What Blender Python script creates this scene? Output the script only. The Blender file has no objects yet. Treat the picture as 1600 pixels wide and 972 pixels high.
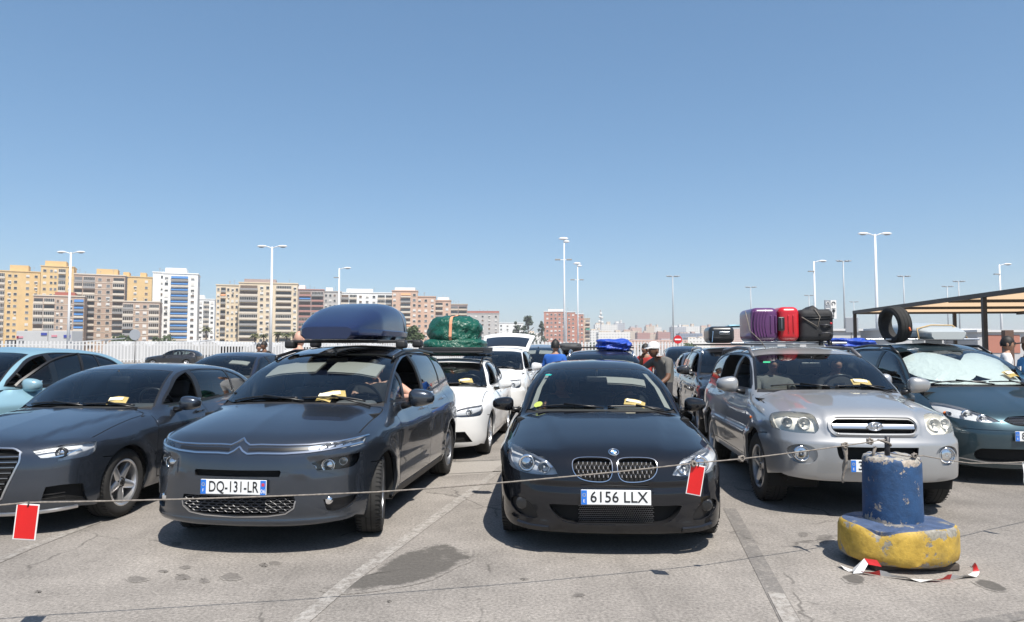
import bpy, bmesh, math, random
import numpy as np
from mathutils import Vector, Matrix
from mathutils.geometry import delaunay_2d_cdt

# ------------------------------------------------------------------ camera, sky, sun, exposure
SC = bpy.context.scene
COL = SC.collection
CAM_H, FPX, IW, IH, HORIZON = 1.57, 1120.0, 1600.0, 972.0, 544.0
PITCH = math.atan((HORIZON - IH / 2) / FPX)
cam_data = bpy.data.cameras.new('camera')
cam_data.sensor_width = 36.0
cam_data.lens = FPX / IW * 36.0
cam_data.clip_start = 0.05
cam_data.clip_end = 6000.0
cam = bpy.data.objects.new('camera', cam_data)
cam.location = (0, 0, CAM_H)
cam.rotation_euler = (math.pi / 2 + PITCH, 0, 0)
COL.objects.link(cam)
SC.camera = cam

SUN_TO = Vector((0.24, -0.50, 1.0)).normalized()          # direction towards the sun
SUN_EL = math.asin(SUN_TO.z)
SUN_AZ = math.atan2(SUN_TO.x, SUN_TO.y)                   # clockwise from +Y
world = bpy.data.worlds.new('World')
SC.world = world
world.use_nodes = True
wn = world.node_tree
bg = wn.nodes['Background']
sky_tex = wn.nodes.new('ShaderNodeTexSky')
sky_tex.sky_type = 'NISHITA'
sky_tex.sun_disc = False
sky_tex.sun_elevation = SUN_EL
sky_tex.sun_rotation = SUN_AZ
sky_tex.altitude = 0
sky_tex.air_density = 0.8
sky_tex.dust_density = 1.0
sky_tex.ozone_density = 5.0
# the camera's tone curve: flatter and a little more saturated than the raw sky, alike in every direction
sky_gamma = wn.nodes.new('ShaderNodeGamma')
sky_gamma.inputs[1].default_value = 0.65
sky_sat = wn.nodes.new('ShaderNodeHueSaturation')
sky_sat.inputs['Hue'].default_value = 0.496
sky_sat.inputs['Saturation'].default_value = 1.28
sky_sat.inputs['Value'].default_value = 1.60
wn.links.new(sky_tex.outputs[0], sky_gamma.inputs[0])
wn.links.new(sky_gamma.outputs[0], sky_sat.inputs['Color'])
wn.links.new(sky_sat.outputs[0], bg.inputs[0])
bg.inputs[1].default_value = 0.125
sun_data = bpy.data.lights.new('sun', 'SUN')
sun_data.energy = 5.0
sun_data.angle = math.radians(0.53)
sun_data.color = (1.0, 0.95, 0.87)
sun = bpy.data.objects.new('sun', sun_data)
sun.rotation_euler = SUN_TO.to_track_quat('Z', 'Y').to_euler()
sun.location = (20, -40, 80)
COL.objects.link(sun)
SC.view_settings.view_transform = 'Standard'
SC.view_settings.look = 'None'
SC.view_settings.exposure = 0.42
SC.view_settings.gamma = 1.0
SC.view_settings.use_curve_mapping = False
SC.cycles.max_bounces = 10
SC.cycles.transparent_max_bounces = 16
SC.cycles.glossy_bounces = 4
SC.cycles.caustics_reflective = False
SC.cycles.caustics_refractive = False
SC.cycles.sample_clamp_indirect = 6.0

RNG = random.Random(7)

# ------------------------------------------------------------------ materials
MATS = {}


def _new(name):
    m = bpy.data.materials.new(name)
    m.use_nodes = True
    return m, m.node_tree, m.node_tree.nodes['Principled BSDF']


def mat(name, col, rough=0.5, metal=0.0, coat=0.0, spec=0.5, noise=0.0, nscale=8.0, bump=0.0, bscale=60.0, emit=None, croughn=0.03):
    if name in MATS:
        return MATS[name]
    m, nt, b = _new(name)
    b.inputs['Base Color'].default_value = (*col, 1)
    b.inputs['Roughness'].default_value = rough
    b.inputs['Metallic'].default_value = metal
    b.inputs['Specular IOR Level'].default_value = spec
    b.inputs['Coat Weight'].default_value = coat
    b.inputs['Coat Roughness'].default_value = croughn
    if emit:
        b.inputs['Emission Color'].default_value = (*emit[:3], 1)
        b.inputs['Emission Strength'].default_value = emit[3]
    if noise > 0 or bump > 0:
        tc = nt.nodes.new('ShaderNodeTexCoord')
    if noise > 0:
        n = nt.nodes.new('ShaderNodeTexNoise')
        n.inputs['Scale'].default_value = nscale
        n.inputs['Detail'].default_value = 6
        n.inputs['Roughness'].default_value = 0.65
        nt.links.new(tc.outputs['Object'], n.inputs['Vector'])
        r = nt.nodes.new('ShaderNodeMapRange')
        r.inputs[1].default_value = 0.3
        r.inputs[2].default_value = 0.7
        r.inputs[3].default_value = 1 - noise
        r.inputs[4].default_value = 1 + noise
        nt.links.new(n.outputs[0], r.inputs[0])
        mx = nt.nodes.new('ShaderNodeVectorMath')
        mx.operation = 'SCALE'
        mx.inputs[0].default_value = col
        nt.links.new(r.outputs[0], mx.inputs['Scale'])
        nt.links.new(mx.outputs[0], b.inputs['Base Color'])
    if bump > 0:
        n2 = nt.nodes.new('ShaderNodeTexNoise')
        n2.inputs['Scale'].default_value = bscale
        n2.inputs['Detail'].default_value = 4
        nt.links.new(tc.outputs['Object'], n2.inputs['Vector'])
        bp = nt.nodes.new('ShaderNodeBump')
        bp.inputs['Strength'].default_value = bump
        bp.inputs['Distance'].default_value = 0.02
        nt.links.new(n2.outputs[0], bp.inputs['Height'])
        nt.links.new(bp.outputs[0], b.inputs['Normal'])
    MATS[name] = m
    return m


def paint(name, col, metal=0.35, rough=0.3, dust=0.08):
    """car paint: metallic base under clear coat, with a thin uneven film of dust"""
    if name in MATS:
        return MATS[name]
    m, nt, b = _new(name)
    b.inputs['Metallic'].default_value = metal
    b.inputs['Coat Weight'].default_value = 1.0
    b.inputs['Coat IOR'].default_value = 1.55
    b.inputs['Specular IOR Level'].default_value = 0.0 if metal < 0.1 else 0.15
    tc = nt.nodes.new('ShaderNodeTexCoord')
    n = nt.nodes.new('ShaderNodeTexNoise')
    n.inputs['Scale'].default_value = 3.0
    n.inputs['Detail'].default_value = 8
    n.inputs['Roughness'].default_value = 0.7
    nt.links.new(tc.outputs['Object'], n.inputs['Vector'])
    r = nt.nodes.new('ShaderNodeMapRange')
    r.inputs[1].default_value = 0.35
    r.inputs[2].default_value = 0.75
    r.inputs[3].default_value = dust * 0.4
    r.inputs[4].default_value = dust * 1.6
    nt.links.new(n.outputs[0], r.inputs[0])
    # more dust low down on the sills and bumpers
    sp = nt.nodes.new('ShaderNodeSeparateXYZ')
    nt.links.new(tc.outputs['Object'], sp.inputs[0])
    lo = nt.nodes.new('ShaderNodeMapRange')
    lo.inputs[1].default_value = 0.15
    lo.inputs[2].default_value = 0.55
    lo.inputs[3].default_value = 2.4
    lo.inputs[4].default_value = 1.0
    nt.links.new(sp.outputs['Z'], lo.inputs[0])
    mu = nt.nodes.new('ShaderNodeMath')
    mu.operation = 'MULTIPLY'
    nt.links.new(r.outputs[0], mu.inputs[0])
    nt.links.new(lo.outputs[0], mu.inputs[1])
    mix = nt.nodes.new('ShaderNodeMix')
    mix.data_type = 'RGBA'
    mix.inputs['A'].default_value = (*col, 1)
    mix.inputs['B'].default_value = (0.30, 0.27, 0.23, 1)
    nt.links.new(mu.outputs[0], mix.inputs['Factor'])
    nt.links.new(mix.outputs['Result'], b.inputs['Base Color'])
    b.inputs['Roughness'].default_value = rough
    cr = nt.nodes.new('ShaderNodeMath')
    cr.operation = 'MULTIPLY_ADD'
    cr.inputs[1].default_value = 0.3
    cr.inputs[2].default_value = 0.006
    nt.links.new(mu.outputs[0], cr.inputs[0])
    nt.links.new(cr.outputs[0], b.inputs['Coat Roughness'])
    MATS[name] = m
    return m


def glass(name, tint=(0.5, 0.55, 0.56), ior=1.5, rough=0.0, boost=0.7):
    """thin pane: tinted see-through plus mirror reflection by Fresnel"""
    if name in MATS:
        return MATS[name]
    m = bpy.data.materials.new(name)
    m.use_nodes = True
    nt = m.node_tree
    nt.nodes.clear()
    out = nt.nodes.new('ShaderNodeOutputMaterial')
    tr = nt.nodes.new('ShaderNodeBsdfTransparent')
    tr.inputs[0].default_value = (*tint, 1)
    gl = nt.nodes.new('ShaderNodeBsdfGlossy')
    gl.inputs['Roughness'].default_value = rough
    gl.inputs['Color'].default_value = (1, 1, 1, 1)
    fr = nt.nodes.new('ShaderNodeFresnel')
    fr.inputs['IOR'].default_value = ior
    mm = nt.nodes.new('ShaderNodeMath')
    mm.operation = 'MULTIPLY'
    mm.use_clamp = True
    mm.inputs[1].default_value = 1.8 * boost
    nt.links.new(fr.outputs[0], mm.inputs[0])
    mx = nt.nodes.new('ShaderNodeMixShader')
    nt.links.new(mm.outputs[0], mx.inputs[0])
    nt.links.new(tr.outputs[0], mx.inputs[1])
    nt.links.new(gl.outputs[0], mx.inputs[2])
    nt.links.new(mx.outputs[0], out.inputs[0])
    MATS[name] = m
    return m


M_BLACK = mat('black_plastic', (0.018, 0.018, 0.02), 0.55, noise=0.2)
M_TRIM = mat('black_trim', (0.012, 0.012, 0.013), 0.35)
M_GAP = mat('panel_gap_black', (0.004, 0.004, 0.004), 0.9)
M_DARK = mat('underbody_black', (0.01, 0.01, 0.01), 0.9)
M_CHROME = mat('chrome', (0.75, 0.76, 0.78), 0.12, metal=1.0)
M_SATIN = mat('satin_aluminium', (0.62, 0.63, 0.65), 0.3, metal=1.0)
M_RUBBER = mat('tyre_rubber', (0.022, 0.021, 0.02), 0.85, noise=0.35, nscale=14)
M_RIM = mat('rim_alloy', (0.50, 0.51, 0.53), 0.32, metal=0.9, noise=0.15)
M_RIMD = mat('rim_alloy_grey', (0.25, 0.26, 0.28), 0.35, metal=0.85, noise=0.15)
M_DISC = mat('brake_disc', (0.12, 0.11, 0.10), 0.5, metal=0.7)
M_LENS = glass('lamp_lens', (0.93, 0.95, 0.96), 1.45)
M_LENSY = glass('lamp_lens_hazed', (0.95, 0.94, 0.90), 1.45, rough=0.12)
M_GLASS = glass('window_glass', (0.50, 0.56, 0.56))
M_GLASSD = glass('privacy_glass', (0.10, 0.11, 0.12))
M_WS = glass('windshield_glass', (0.80, 0.86, 0.86))
M_LAMPIN = mat('lamp_inner_grey', (0.68, 0.68, 0.70), 0.35, metal=0.15)
M_LAMPDK = mat('lamp_inner_dark', (0.03, 0.03, 0.032), 0.3)
M_REFL = mat('lamp_reflector', (0.85, 0.85, 0.86), 0.16, metal=1.0)
M_SEAT = mat('seat_fabric_charcoal', (0.055, 0.055, 0.06), 0.9, noise=0.2)
M_SEATB = mat('seat_fabric_grey', (0.10, 0.095, 0.09), 0.9, noise=0.2)
M_DASH = mat('dashboard_plastic', (0.06, 0.06, 0.062), 0.7)
M_VISOR = mat('sun_visor_cream', (0.32, 0.31, 0.285), 0.8)
M_LINER = mat('cabin_liner', (0.30, 0.29, 0.27), 0.9)
M_PLATEW = mat('plate_white', (0.78, 0.79, 0.78), 0.4)
M_PLATEB = mat('plate_blue', (0.02, 0.16, 0.60), 0.4)
M_INK = mat('plate_ink', (0.012, 0.012, 0.014), 0.5)
M_PAPERY = mat('paper_yellow', (0.80, 0.54, 0.19), 0.8, noise=0.1)
M_PAPERW = mat('paper_cream', (0.82, 0.74, 0.50), 0.8)
M_AMBER = mat('amber_plastic', (0.70, 0.16, 0.02), 0.3)
M_WHITEP = mat('white_plastic', (0.78, 0.78, 0.77), 0.5)

# ------------------------------------------------------------------ mesh and object helpers


def link(o, parent=None):
    COL.objects.link(o)
    if parent is not None:
        o.parent = parent
    return o


def tag(o, label, cat, group=None, kind=None):
    o['label'] = label
    o['category'] = cat
    if group:
        o['group'] = group
    if kind:
        o['kind'] = kind
    return o


def empty(name, loc=(0, 0, 0), rz=0.0):
    o = bpy.data.objects.new(name, None)
    o.empty_display_size = 0.3
    o.location = loc
    o.rotation_euler = (0, 0, rz)
    return link(o)


def mesh_obj(name, verts, faces, m, parent=None, smooth=False, normals=None, loc=None):
    me = bpy.data.meshes.new(name)
    me.from_pydata([tuple(map(float, v)) for v in verts], [], [tuple(map(int, f)) for f in faces])
    if smooth or normals is not None:
        me.polygons.foreach_set('use_smooth', [True] * len(me.polygons))
    if normals is not None:
        me.normals_split_custom_set_from_vertices([tuple(map(float, n)) for n in normals])
    me.update()
    if m is not None:
        me.materials.append(m)
    o = bpy.data.objects.new(name, me)
    if loc is not None:
        o.location = loc
    return link(o, parent)


def copy_tree(o, parent=None):
    c = o.copy()
    COL.objects.link(c)
    if parent is not None:
        c.parent = parent
    for ch in list(o.children):
        copy_tree(ch, c)
    return c


class MB:
    """collects vertices and faces for ONE mesh object"""

    def __init__(s):
        s.v, s.f = [], []

    def add(s, verts, faces):
        k = len(s.v)
        s.v += [tuple(v) for v in verts]
        s.f += [tuple(i + k for i in f) for f in faces]
        return s

    def box(s, c, size, rot=None, taper=1.0):
        x, y, z = (d / 2 for d in size)
        vs = []
        for sz in (-1, 1):
            t = taper if sz > 0 else 1.0
            for sx, sy in ((-1, -1), (1, -1), (1, 1), (-1, 1)):
                v = Vector((sx * x * t, sy * y * t, sz * z))
                if rot is not None:
                    v = rot @ v
                vs.append((v.x + c[0], v.y + c[1], v.z + c[2]))
        return s.add(vs, [(3, 2, 1, 0), (4, 5, 6, 7), (0, 1, 5, 4), (1, 2, 6, 5), (2, 3, 7, 6), (3, 0, 4, 7)])

    def bbox(s, x0, x1, y0, y1, z0, z1):
        return s.box(((x0 + x1) / 2, (y0 + y1) / 2, (z0 + z1) / 2), (abs(x1 - x0), abs(y1 - y0), abs(z1 - z0)))

    def rbox(s, c, size, r=0.03, rot=None, n=3, pw=1.0):
        """box with rounded edges (superellipsoid-like grid on a cube)"""
        hx, hy, hz = (d / 2 for d in size)
        r = min(r, hx * 0.98, hy * 0.98, hz * 0.98)
        grid = {}
        vs, fs = [], []
        def axis(h):
            return [-h + r * i / n for i in range(n + 1)] + [h - r + r * i / n for i in range(n + 1)]
        X, Y, Z = axis(hx), axis(hy), axis(hz)
        def put(p):
            key = (round(p[0], 6), round(p[1], 6), round(p[2], 6))
            if key in grid:
                return grid[key]
            q = Vector((max(-hx + r, min(hx - r, p[0])), max(-hy + r, min(hy - r, p[1])), max(-hz + r, min(hz - r, p[2]))))
            d = Vector(p) - q
            if d.length > 1e-9:
                d = d.normalized() * r
            w = q + d
            if rot is not None:
                w = rot @ w
            vs.append((w.x + c[0], w.y + c[1], w.z + c[2]))
            grid[key] = len(vs) - 1
            return grid[key]
        def face(A, B, fn, flip):
            for i in range(len(A) - 1):
                for j in range(len(B) - 1):
                    q = [put(fn(A[i], B[j])), put(fn(A[i + 1], B[j])), put(fn(A[i + 1], B[j + 1])), put(fn(A[i], B[j + 1]))]
                    if flip:
                        q.reverse()
                    if len(set(q)) == 4:
                        fs.append(q)
        face(X, Y, lambda a, b: (a, b, hz), False)
        face(X, Y, lambda a, b: (a, b, -hz), True)
        face(X, Z, lambda a, b: (a, -hy, b), False)
        face(X, Z, lambda a, b: (a, hy, b), True)
        face(Y, Z, lambda a, b: (hx, a, b), False)
        face(Y, Z, lambda a, b: (-hx, a, b), True)
        return s.add(vs, fs)

    def tube(s, pts, r, n=8, cap=True, r2=None):
        pts = [Vector(p) for p in pts]
        m = len(pts)
        rs = r if isinstance(r, (list, tuple)) else [r + ((r2 - r) * i / (m - 1) if r2 is not None else 0) for i in range(m)]
        k = len(s.v)
        up = None
        for i, p in enumerate(pts):
            d = (pts[min(i + 1, m - 1)] - pts[max(i - 1, 0)]).normalized()
            if up is None:
                up = Vector((0, 0, 1)) if abs(d.z) < 0.9 else Vector((1, 0, 0))
            a = d.cross(up).normalized()
            b = a.cross(d).normalized()
            up = b
            for j in range(n):
                t = 2 * math.pi * j / n
                q = p + (a * math.cos(t) + b * math.sin(t)) * rs[i]
                s.v.append((q.x, q.y, q.z))
        for i in range(m - 1):
            for j in range(n):
                j2 = (j + 1) % n
                s.f.append((k + i * n + j, k + i * n + j2, k + (i + 1) * n + j2, k + (i + 1) * n + j))
        if cap:
            s.f.append(tuple(k + j for j in range(n))[::-1])
            s.f.append(tuple(k + (m - 1) * n + j for j in range(n)))
        return s

    def lathe(s, prof, n=32, axis='z', c=(0, 0, 0), closed=False):
        """prof: list of (radius, height)"""
        k = len(s.v)
        m = len(prof)
        for (r, h) in prof:
            for j in range(n):
                t = 2 * math.pi * j / n
                a, b = r * math.cos(t), r * math.sin(t)
                p = {'z': (a, b, h), 'x': (h, a, b), 'y': (b, h, a)}[axis]
                s.v.append((p[0] + c[0], p[1] + c[1], p[2] + c[2]))
        for i in range(m - 1 if not closed else m):
            i2 = (i + 1) % m
            for j in range(n):
                j2 = (j + 1) % n
                s.f.append((k + i * n + j, k + i * n + j2, k + i2 * n + j2, k + i2 * n + j))
        return s

    def sphere(s, c, r, n=12, m=8, rot=None):
        rx, ry, rz = (r, r, r) if not isinstance(r, (tuple, list)) else r
        k = len(s.v)
        for i in range(m + 1):
            ph = math.pi * i / m
            for j in range(n):
                t = 2 * math.pi * j / n
                v = Vector((rx * math.sin(ph) * math.cos(t), ry * math.sin(ph) * math.sin(t), rz * math.cos(ph)))
                if rot is not None:
                    v = rot @ v
                s.v.append((v.x + c[0], v.y + c[1], v.z + c[2]))
        for i in range(m):
            for j in range(n):
                j2 = (j + 1) % n
                s.f.append((k + i * n + j, k + (i + 1) * n + j, k + (i + 1) * n + j2, k + i * n + j2))
        return s

    def poly_prism(s, pts, fn0, fn1):
        """prism between two maps of the same outline"""
        n = len(pts)
        vs = [fn0(p) for p in pts] + [fn1(p) for p in pts]
        fs = [tuple(range(n))[::-1], tuple(range(n, 2 * n))] + [(i, (i + 1) % n, n + (i + 1) % n, n + i) for i in range(n)]
        return s.add(vs, fs)

    def build(s, name, m, parent=None, smooth=False, loc=None, rz=None, auto=None):
        o = mesh_obj(name, s.v, s.f, m, parent, smooth=smooth, loc=loc)
        if rz is not None:
            o.rotation_euler = (0, 0, rz)
        if auto is not None:
            sm = o.data
            sm.polygons.foreach_set('use_smooth', [True] * len(sm.polygons))
            sm.set_sharp_from_angle(angle=math.radians(auto))
        return o


FONT_CACHE = {}


def text_mesh(txt, m, h, parent, loc, rot, sx=1.0, name='lettering', bold=0.0, depth=0.0015):
    """flat lettering as mesh, cap height h, centred on loc"""
    cu = bpy.data.curves.new('lettering', 'FONT')
    cu.body = txt
    cu.size = 1.0
    cu.align_x = 'CENTER'
    cu.align_y = 'CENTER'
    cu.offset = bold
    cu.resolution_u = 3
    tmp = bpy.data.objects.new('tmp', cu)
    me = bpy.data.meshes.new_from_object(tmp)
    bpy.data.objects.remove(tmp)
    bpy.data.curves.remove(cu)
    me.name = name
    k = h / 0.69
    for v in me.vertices:
        v.co.x *= k * sx
        v.co.y *= k
    me.materials.clear()
    me.materials.append(m)
    o = bpy.data.objects.new(name, me)
    o.location = loc
    o.rotation_euler = rot
    return link(o, parent)


def pix_ray(px, py):
    """direction in the world of the photograph's pixel"""
    a, b = (px - IW / 2) / FPX, -(py - IH / 2) / FPX
    c, s_ = math.cos(PITCH), math.sin(PITCH)
    return Vector((a, c - b * s_, s_ + b * c))


def at_depth(px, py, Y):
    d = pix_ray(px, py)
    t = Y / d.y
    return Vector((d.x * t, Y, CAM_H + d.z * t))


def on_ground(px, py, z=0.0):
    d = pix_ray(px, py)
    t = (z - CAM_H) / d.z
    return Vector((d.x * t, d.y * t, z))

# ------------------------------------------------------------------ car bodies: smooth solids sampled into panels
class Curve:
    """monotone cubic through points, flat slope continuation outside"""

    def __init__(s, pts):
        p = np.array(sorted(pts), float)
        s.x, s.y = p[:, 0], p[:, 1]
        n = len(p)
        if n == 1:
            s.m = np.zeros(1)
            return
        h = np.diff(s.x)
        d = np.diff(s.y) / h
        m = np.zeros(n)
        m[0], m[-1] = d[0], d[-1]
        for i in range(1, n - 1):
            if d[i - 1] * d[i] > 0:
                w1, w2 = 2 * h[i] + h[i - 1], h[i] + 2 * h[i - 1]
                m[i] = (w1 + w2) / (w1 / d[i - 1] + w2 / d[i])
        s.m, s.h = m, h
        s.tx = np.linspace(-1.0, 6.0, 5601)
        s.ty = s.exact(s.tx)

    def __call__(s, t):
        if len(s.x) == 1:
            return np.full(np.shape(t), s.y[0])
        return np.interp(t, s.tx, s.ty)

    def exact(s, t):
        t = np.asarray(t, float)
        if len(s.x) == 1:
            return np.full(t.shape, s.y[0])
        i = np.clip(np.searchsorted(s.x, t) - 1, 0, len(s.x) - 2)
        h = s.h[i]
        u = (t - s.x[i]) / h
        uc = np.clip(u, 0, 1)
        u2, u3 = uc * uc, uc * uc * uc
        v = (2 * u3 - 3 * u2 + 1) * s.y[i] + (u3 - 2 * u2 + uc) * h * s.m[i] + (-2 * u3 + 3 * u2) * s.y[i + 1] + (u3 - u2) * h * s.m[i + 1]
        v = v + np.where(u < 0, u * h * s.m[0], 0) + np.where(u > 1, (u - 1) * h * s.m[-1], 0)
        return v


def smax(a, b, k):
    h = np.maximum(k - np.abs(a - b), 0) / k
    return np.maximum(a, b) + h * h * k * 0.25


def smin(a, b, k):
    return -smax(-a, -b, k)


def sstep(t):
    t = np.minimum(np.maximum(t, 0), 1)
    return t * t * (3 - 2 * t)


def resample(pts, ds, closed=False):
    pts = [np.array(p, float) for p in pts]
    if closed:
        pts = pts + [pts[0]]
    out = []
    for a, b in zip(pts[:-1], pts[1:]):
        n = max(1, int(math.ceil(np.linalg.norm(b - a) / ds)))
        for i in range(n):
            out.append(a + (b - a) * i / n)
    if not closed:
        out.append(pts[-1])
    return out


def smooth_poly(pts, n=6, closed=True):
    """Catmull-Rom through the points; a point given as (x, y, 1) is a sharp corner"""
    P = [np.array(p[:2], float) for p in pts]
    S = [len(p) > 2 and p[2] for p in pts]
    m = len(P)
    out = []
    for i in range(m if closed else m - 1):
        p1, p2 = P[i], P[(i + 1) % m]
        p0 = P[(i - 1) % m] if (closed or i > 0) else p1
        p3 = P[(i + 2) % m] if (closed or i < m - 2) else p2
        t1 = (p2 - p1) * 0.5 if S[i] else (p2 - p0) * 0.5
        t2 = (p2 - p1) * 0.5 if S[(i + 1) % m] else (p3 - p1) * 0.5
        lim = np.linalg.norm(p2 - p1) * 1.0
        for t in (t1, t2):
            L = np.linalg.norm(t)
            if L > lim:
                t *= lim / L
        for j in range(n):
            u = j / n
            u2, u3 = u * u, u * u * u
            out.append((2 * u3 - 3 * u2 + 1) * p1 + (u3 - 2 * u2 + u) * t1 + (-2 * u3 + 3 * u2) * p2 + (u3 - u2) * t2)
    if not closed:
        out.append(P[-1])
    return out


def in_poly(P, poly):
    """vectorised even-odd test; P (N,2), poly list of 2D"""
    x, y = P[:, 0], P[:, 1]
    q = np.array([p[:2] for p in poly], float)
    r = np.zeros(len(P), bool)
    x1, y1 = q[:, 0], q[:, 1]
    x2, y2 = np.roll(x1, -1), np.roll(y1, -1)
    for a, b, c, d in zip(x1, y1, x2, y2):
        if b == d:
            continue
        hit = ((b > y) != (d > y)) & (x < (c - a) * (y - b) / (d - b) + a)
        r ^= hit
    return r


def strip_poly(line, w):
    """thin closed outline round a polyline"""
    L = [np.array(p[:2], float) for p in line]
    a, b = [], []
    for i, p in enumerate(L):
        d = L[min(i + 1, len(L) - 1)] - L[max(i - 1, 0)]
        d = d / (np.linalg.norm(d) + 1e-9)
        n = np.array((-d[1], d[0])) * w / 2
        a.append(p + n)
        b.append(p - n)
    return a + b[::-1]


class Chart:
    """a panel sheet: 2D outline plus feature outlines, triangulated and laid on the body"""

    def __init__(s, body, axis, outline, feats, ds, fixed=None):
        s.body, s.axis = body, axis
        verts, edges = [], []

        def loop(poly, closed=True):
            k = len(verts)
            verts.extend([Vector((float(p[0]), float(p[1]))) for p in poly])
            n = len(poly)
            edges.extend([(k + i, k + (i + 1) % n) for i in range(n if closed else n - 1)])

        loop(outline)
        feats = [(nm, resample(pl, ds * 0.9, True)) for nm, pl in feats]
        for nm, pl in feats:
            loop(pl)
        o = np.array([p[:2] for p in outline], float)
        lo, hi = o.min(0), o.max(0)
        gx = np.arange(lo[0] + ds / 2, hi[0], ds)
        gy = np.arange(lo[1] + ds / 2, hi[1], ds)
        G = np.stack(np.meshgrid(gx, gy), -1).reshape(-1, 2)
        G[::2, 1] += 0.0
        G = G[in_poly(G, outline)]
        # keep grid points off the constraint lines
        V = np.array([(v.x, v.y) for v in verts])
        keep = np.ones(len(G), bool)
        for a, b in edges:
            p, q = V[a], V[b]
            d = q - p
            L2 = d @ d + 1e-12
            m = (np.abs(G[:, 0] - (p[0] + q[0]) / 2) < ds + abs(d[0])) & (np.abs(G[:, 1] - (p[1] + q[1]) / 2) < ds + abs(d[1]))
            if m.any():
                g = G[m]
                t = np.clip(((g - p) @ d) / L2, 0, 1)
                dist = np.linalg.norm(g - (p + t[:, None] * d), axis=1)
                idx = np.where(m)[0]
                keep[idx[dist < ds * 0.4]] = False
        G = G[keep]
        verts = verts + [Vector((float(a), float(b))) for a, b in G]
        r = delaunay_2d_cdt(verts, edges, [], 0, 1e-6, True)
        s.P = np.array([(v.x, v.y) for v in r[0]])
        T = np.array([f for f in r[2] if len(f) == 3], int)
        a, b, c = s.P[T[:, 0]], s.P[T[:, 1]], s.P[T[:, 2]]
        ar = (b[:, 0] - a[:, 0]) * (c[:, 1] - a[:, 1]) - (b[:, 1] - a[:, 1]) * (c[:, 0] - a[:, 0])
        cen = (a + b + c) / 3
        ok = in_poly(cen, outline) & (np.abs(ar) > 1e-10)
        T, cen = T[ok], cen[ok]
        s.T = T
        s.reg = np.full(len(T), '', dtype=object)
        for nm, pl in feats:
            s.reg[in_poly(cen, pl)] = nm
        s.X = body.lay(axis, s.P)
        if fixed is not None:
            F2, F3 = fixed
            for i, p in enumerate(s.P):
                d = np.abs(F2 - p).sum(1)
                j = d.argmin()
                if d[j] < 2e-5:
                    s.X[i] = F3[j]
        s.N = body.normal(s.X)

    def part(s, name, m, parent, regs, off=0.0, wall=0.0, mirror=False, both=False, objname=None):
        sel = np.isin(s.reg, regs)
        if not sel.any():
            return None
        T = s.T[sel]
        used, inv = np.unique(T, return_inverse=True)
        T = inv.reshape(-1, 3)
        X = s.X[used] + s.N[used] * off
        N = s.N[used].copy()
        # orient triangles outward
        g = np.cross(X[T[:, 1]] - X[T[:, 0]], X[T[:, 2]] - X[T[:, 0]])
        fl = (g * N[T[:, 0]]).sum(1) < 0
        T[fl] = T[fl][:, ::-1]
        faces = [tuple(t) for t in T]
        if wall:
            cnt = {}
            for t in faces:
                for i in range(3):
                    e = (t[i], t[(i + 1) % 3])
                    cnt[e] = cnt.get(e, 0) + 1
            be = [e for e in cnt if (e[1], e[0]) not in cnt]
            k = len(X)
            bv = sorted({i for e in be for i in e})
            ix = {v: k + i for i, v in enumerate(bv)}
            kt = k + len(bv)
            it = {v: kt + i for i, v in enumerate(bv)}
            # the wall has its own top row so that the panel's shading stays clean
            wn = np.zeros((len(bv), 3))
            pos = {v: i for i, v in enumerate(bv)}
            for a, b in be:
                d = X[b] - X[a]
                nn = np.cross(d, N[a])
                nn /= np.linalg.norm(nn) + 1e-9
                wn[pos[a]] += nn
                wn[pos[b]] += nn
            wn /= np.linalg.norm(wn, axis=1)[:, None] + 1e-9
            X = np.vstack([X, X[bv] - N[bv] * wall, X[bv]])
            N = np.vstack([N, wn, wn])
            faces += [(it[b], it[a], ix[a], ix[b]) for a, b in be]
        if mirror:
            X = X * np.array((-1, 1, 1))
            N = N * np.array((-1, 1, 1))
            faces = [f[::-1] for f in faces]
        o = mesh_obj(objname or name, X, faces, m, parent, normals=N)
        if name == 'panel_gap':
            o['kind'] = 'stuff'
        return o


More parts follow.
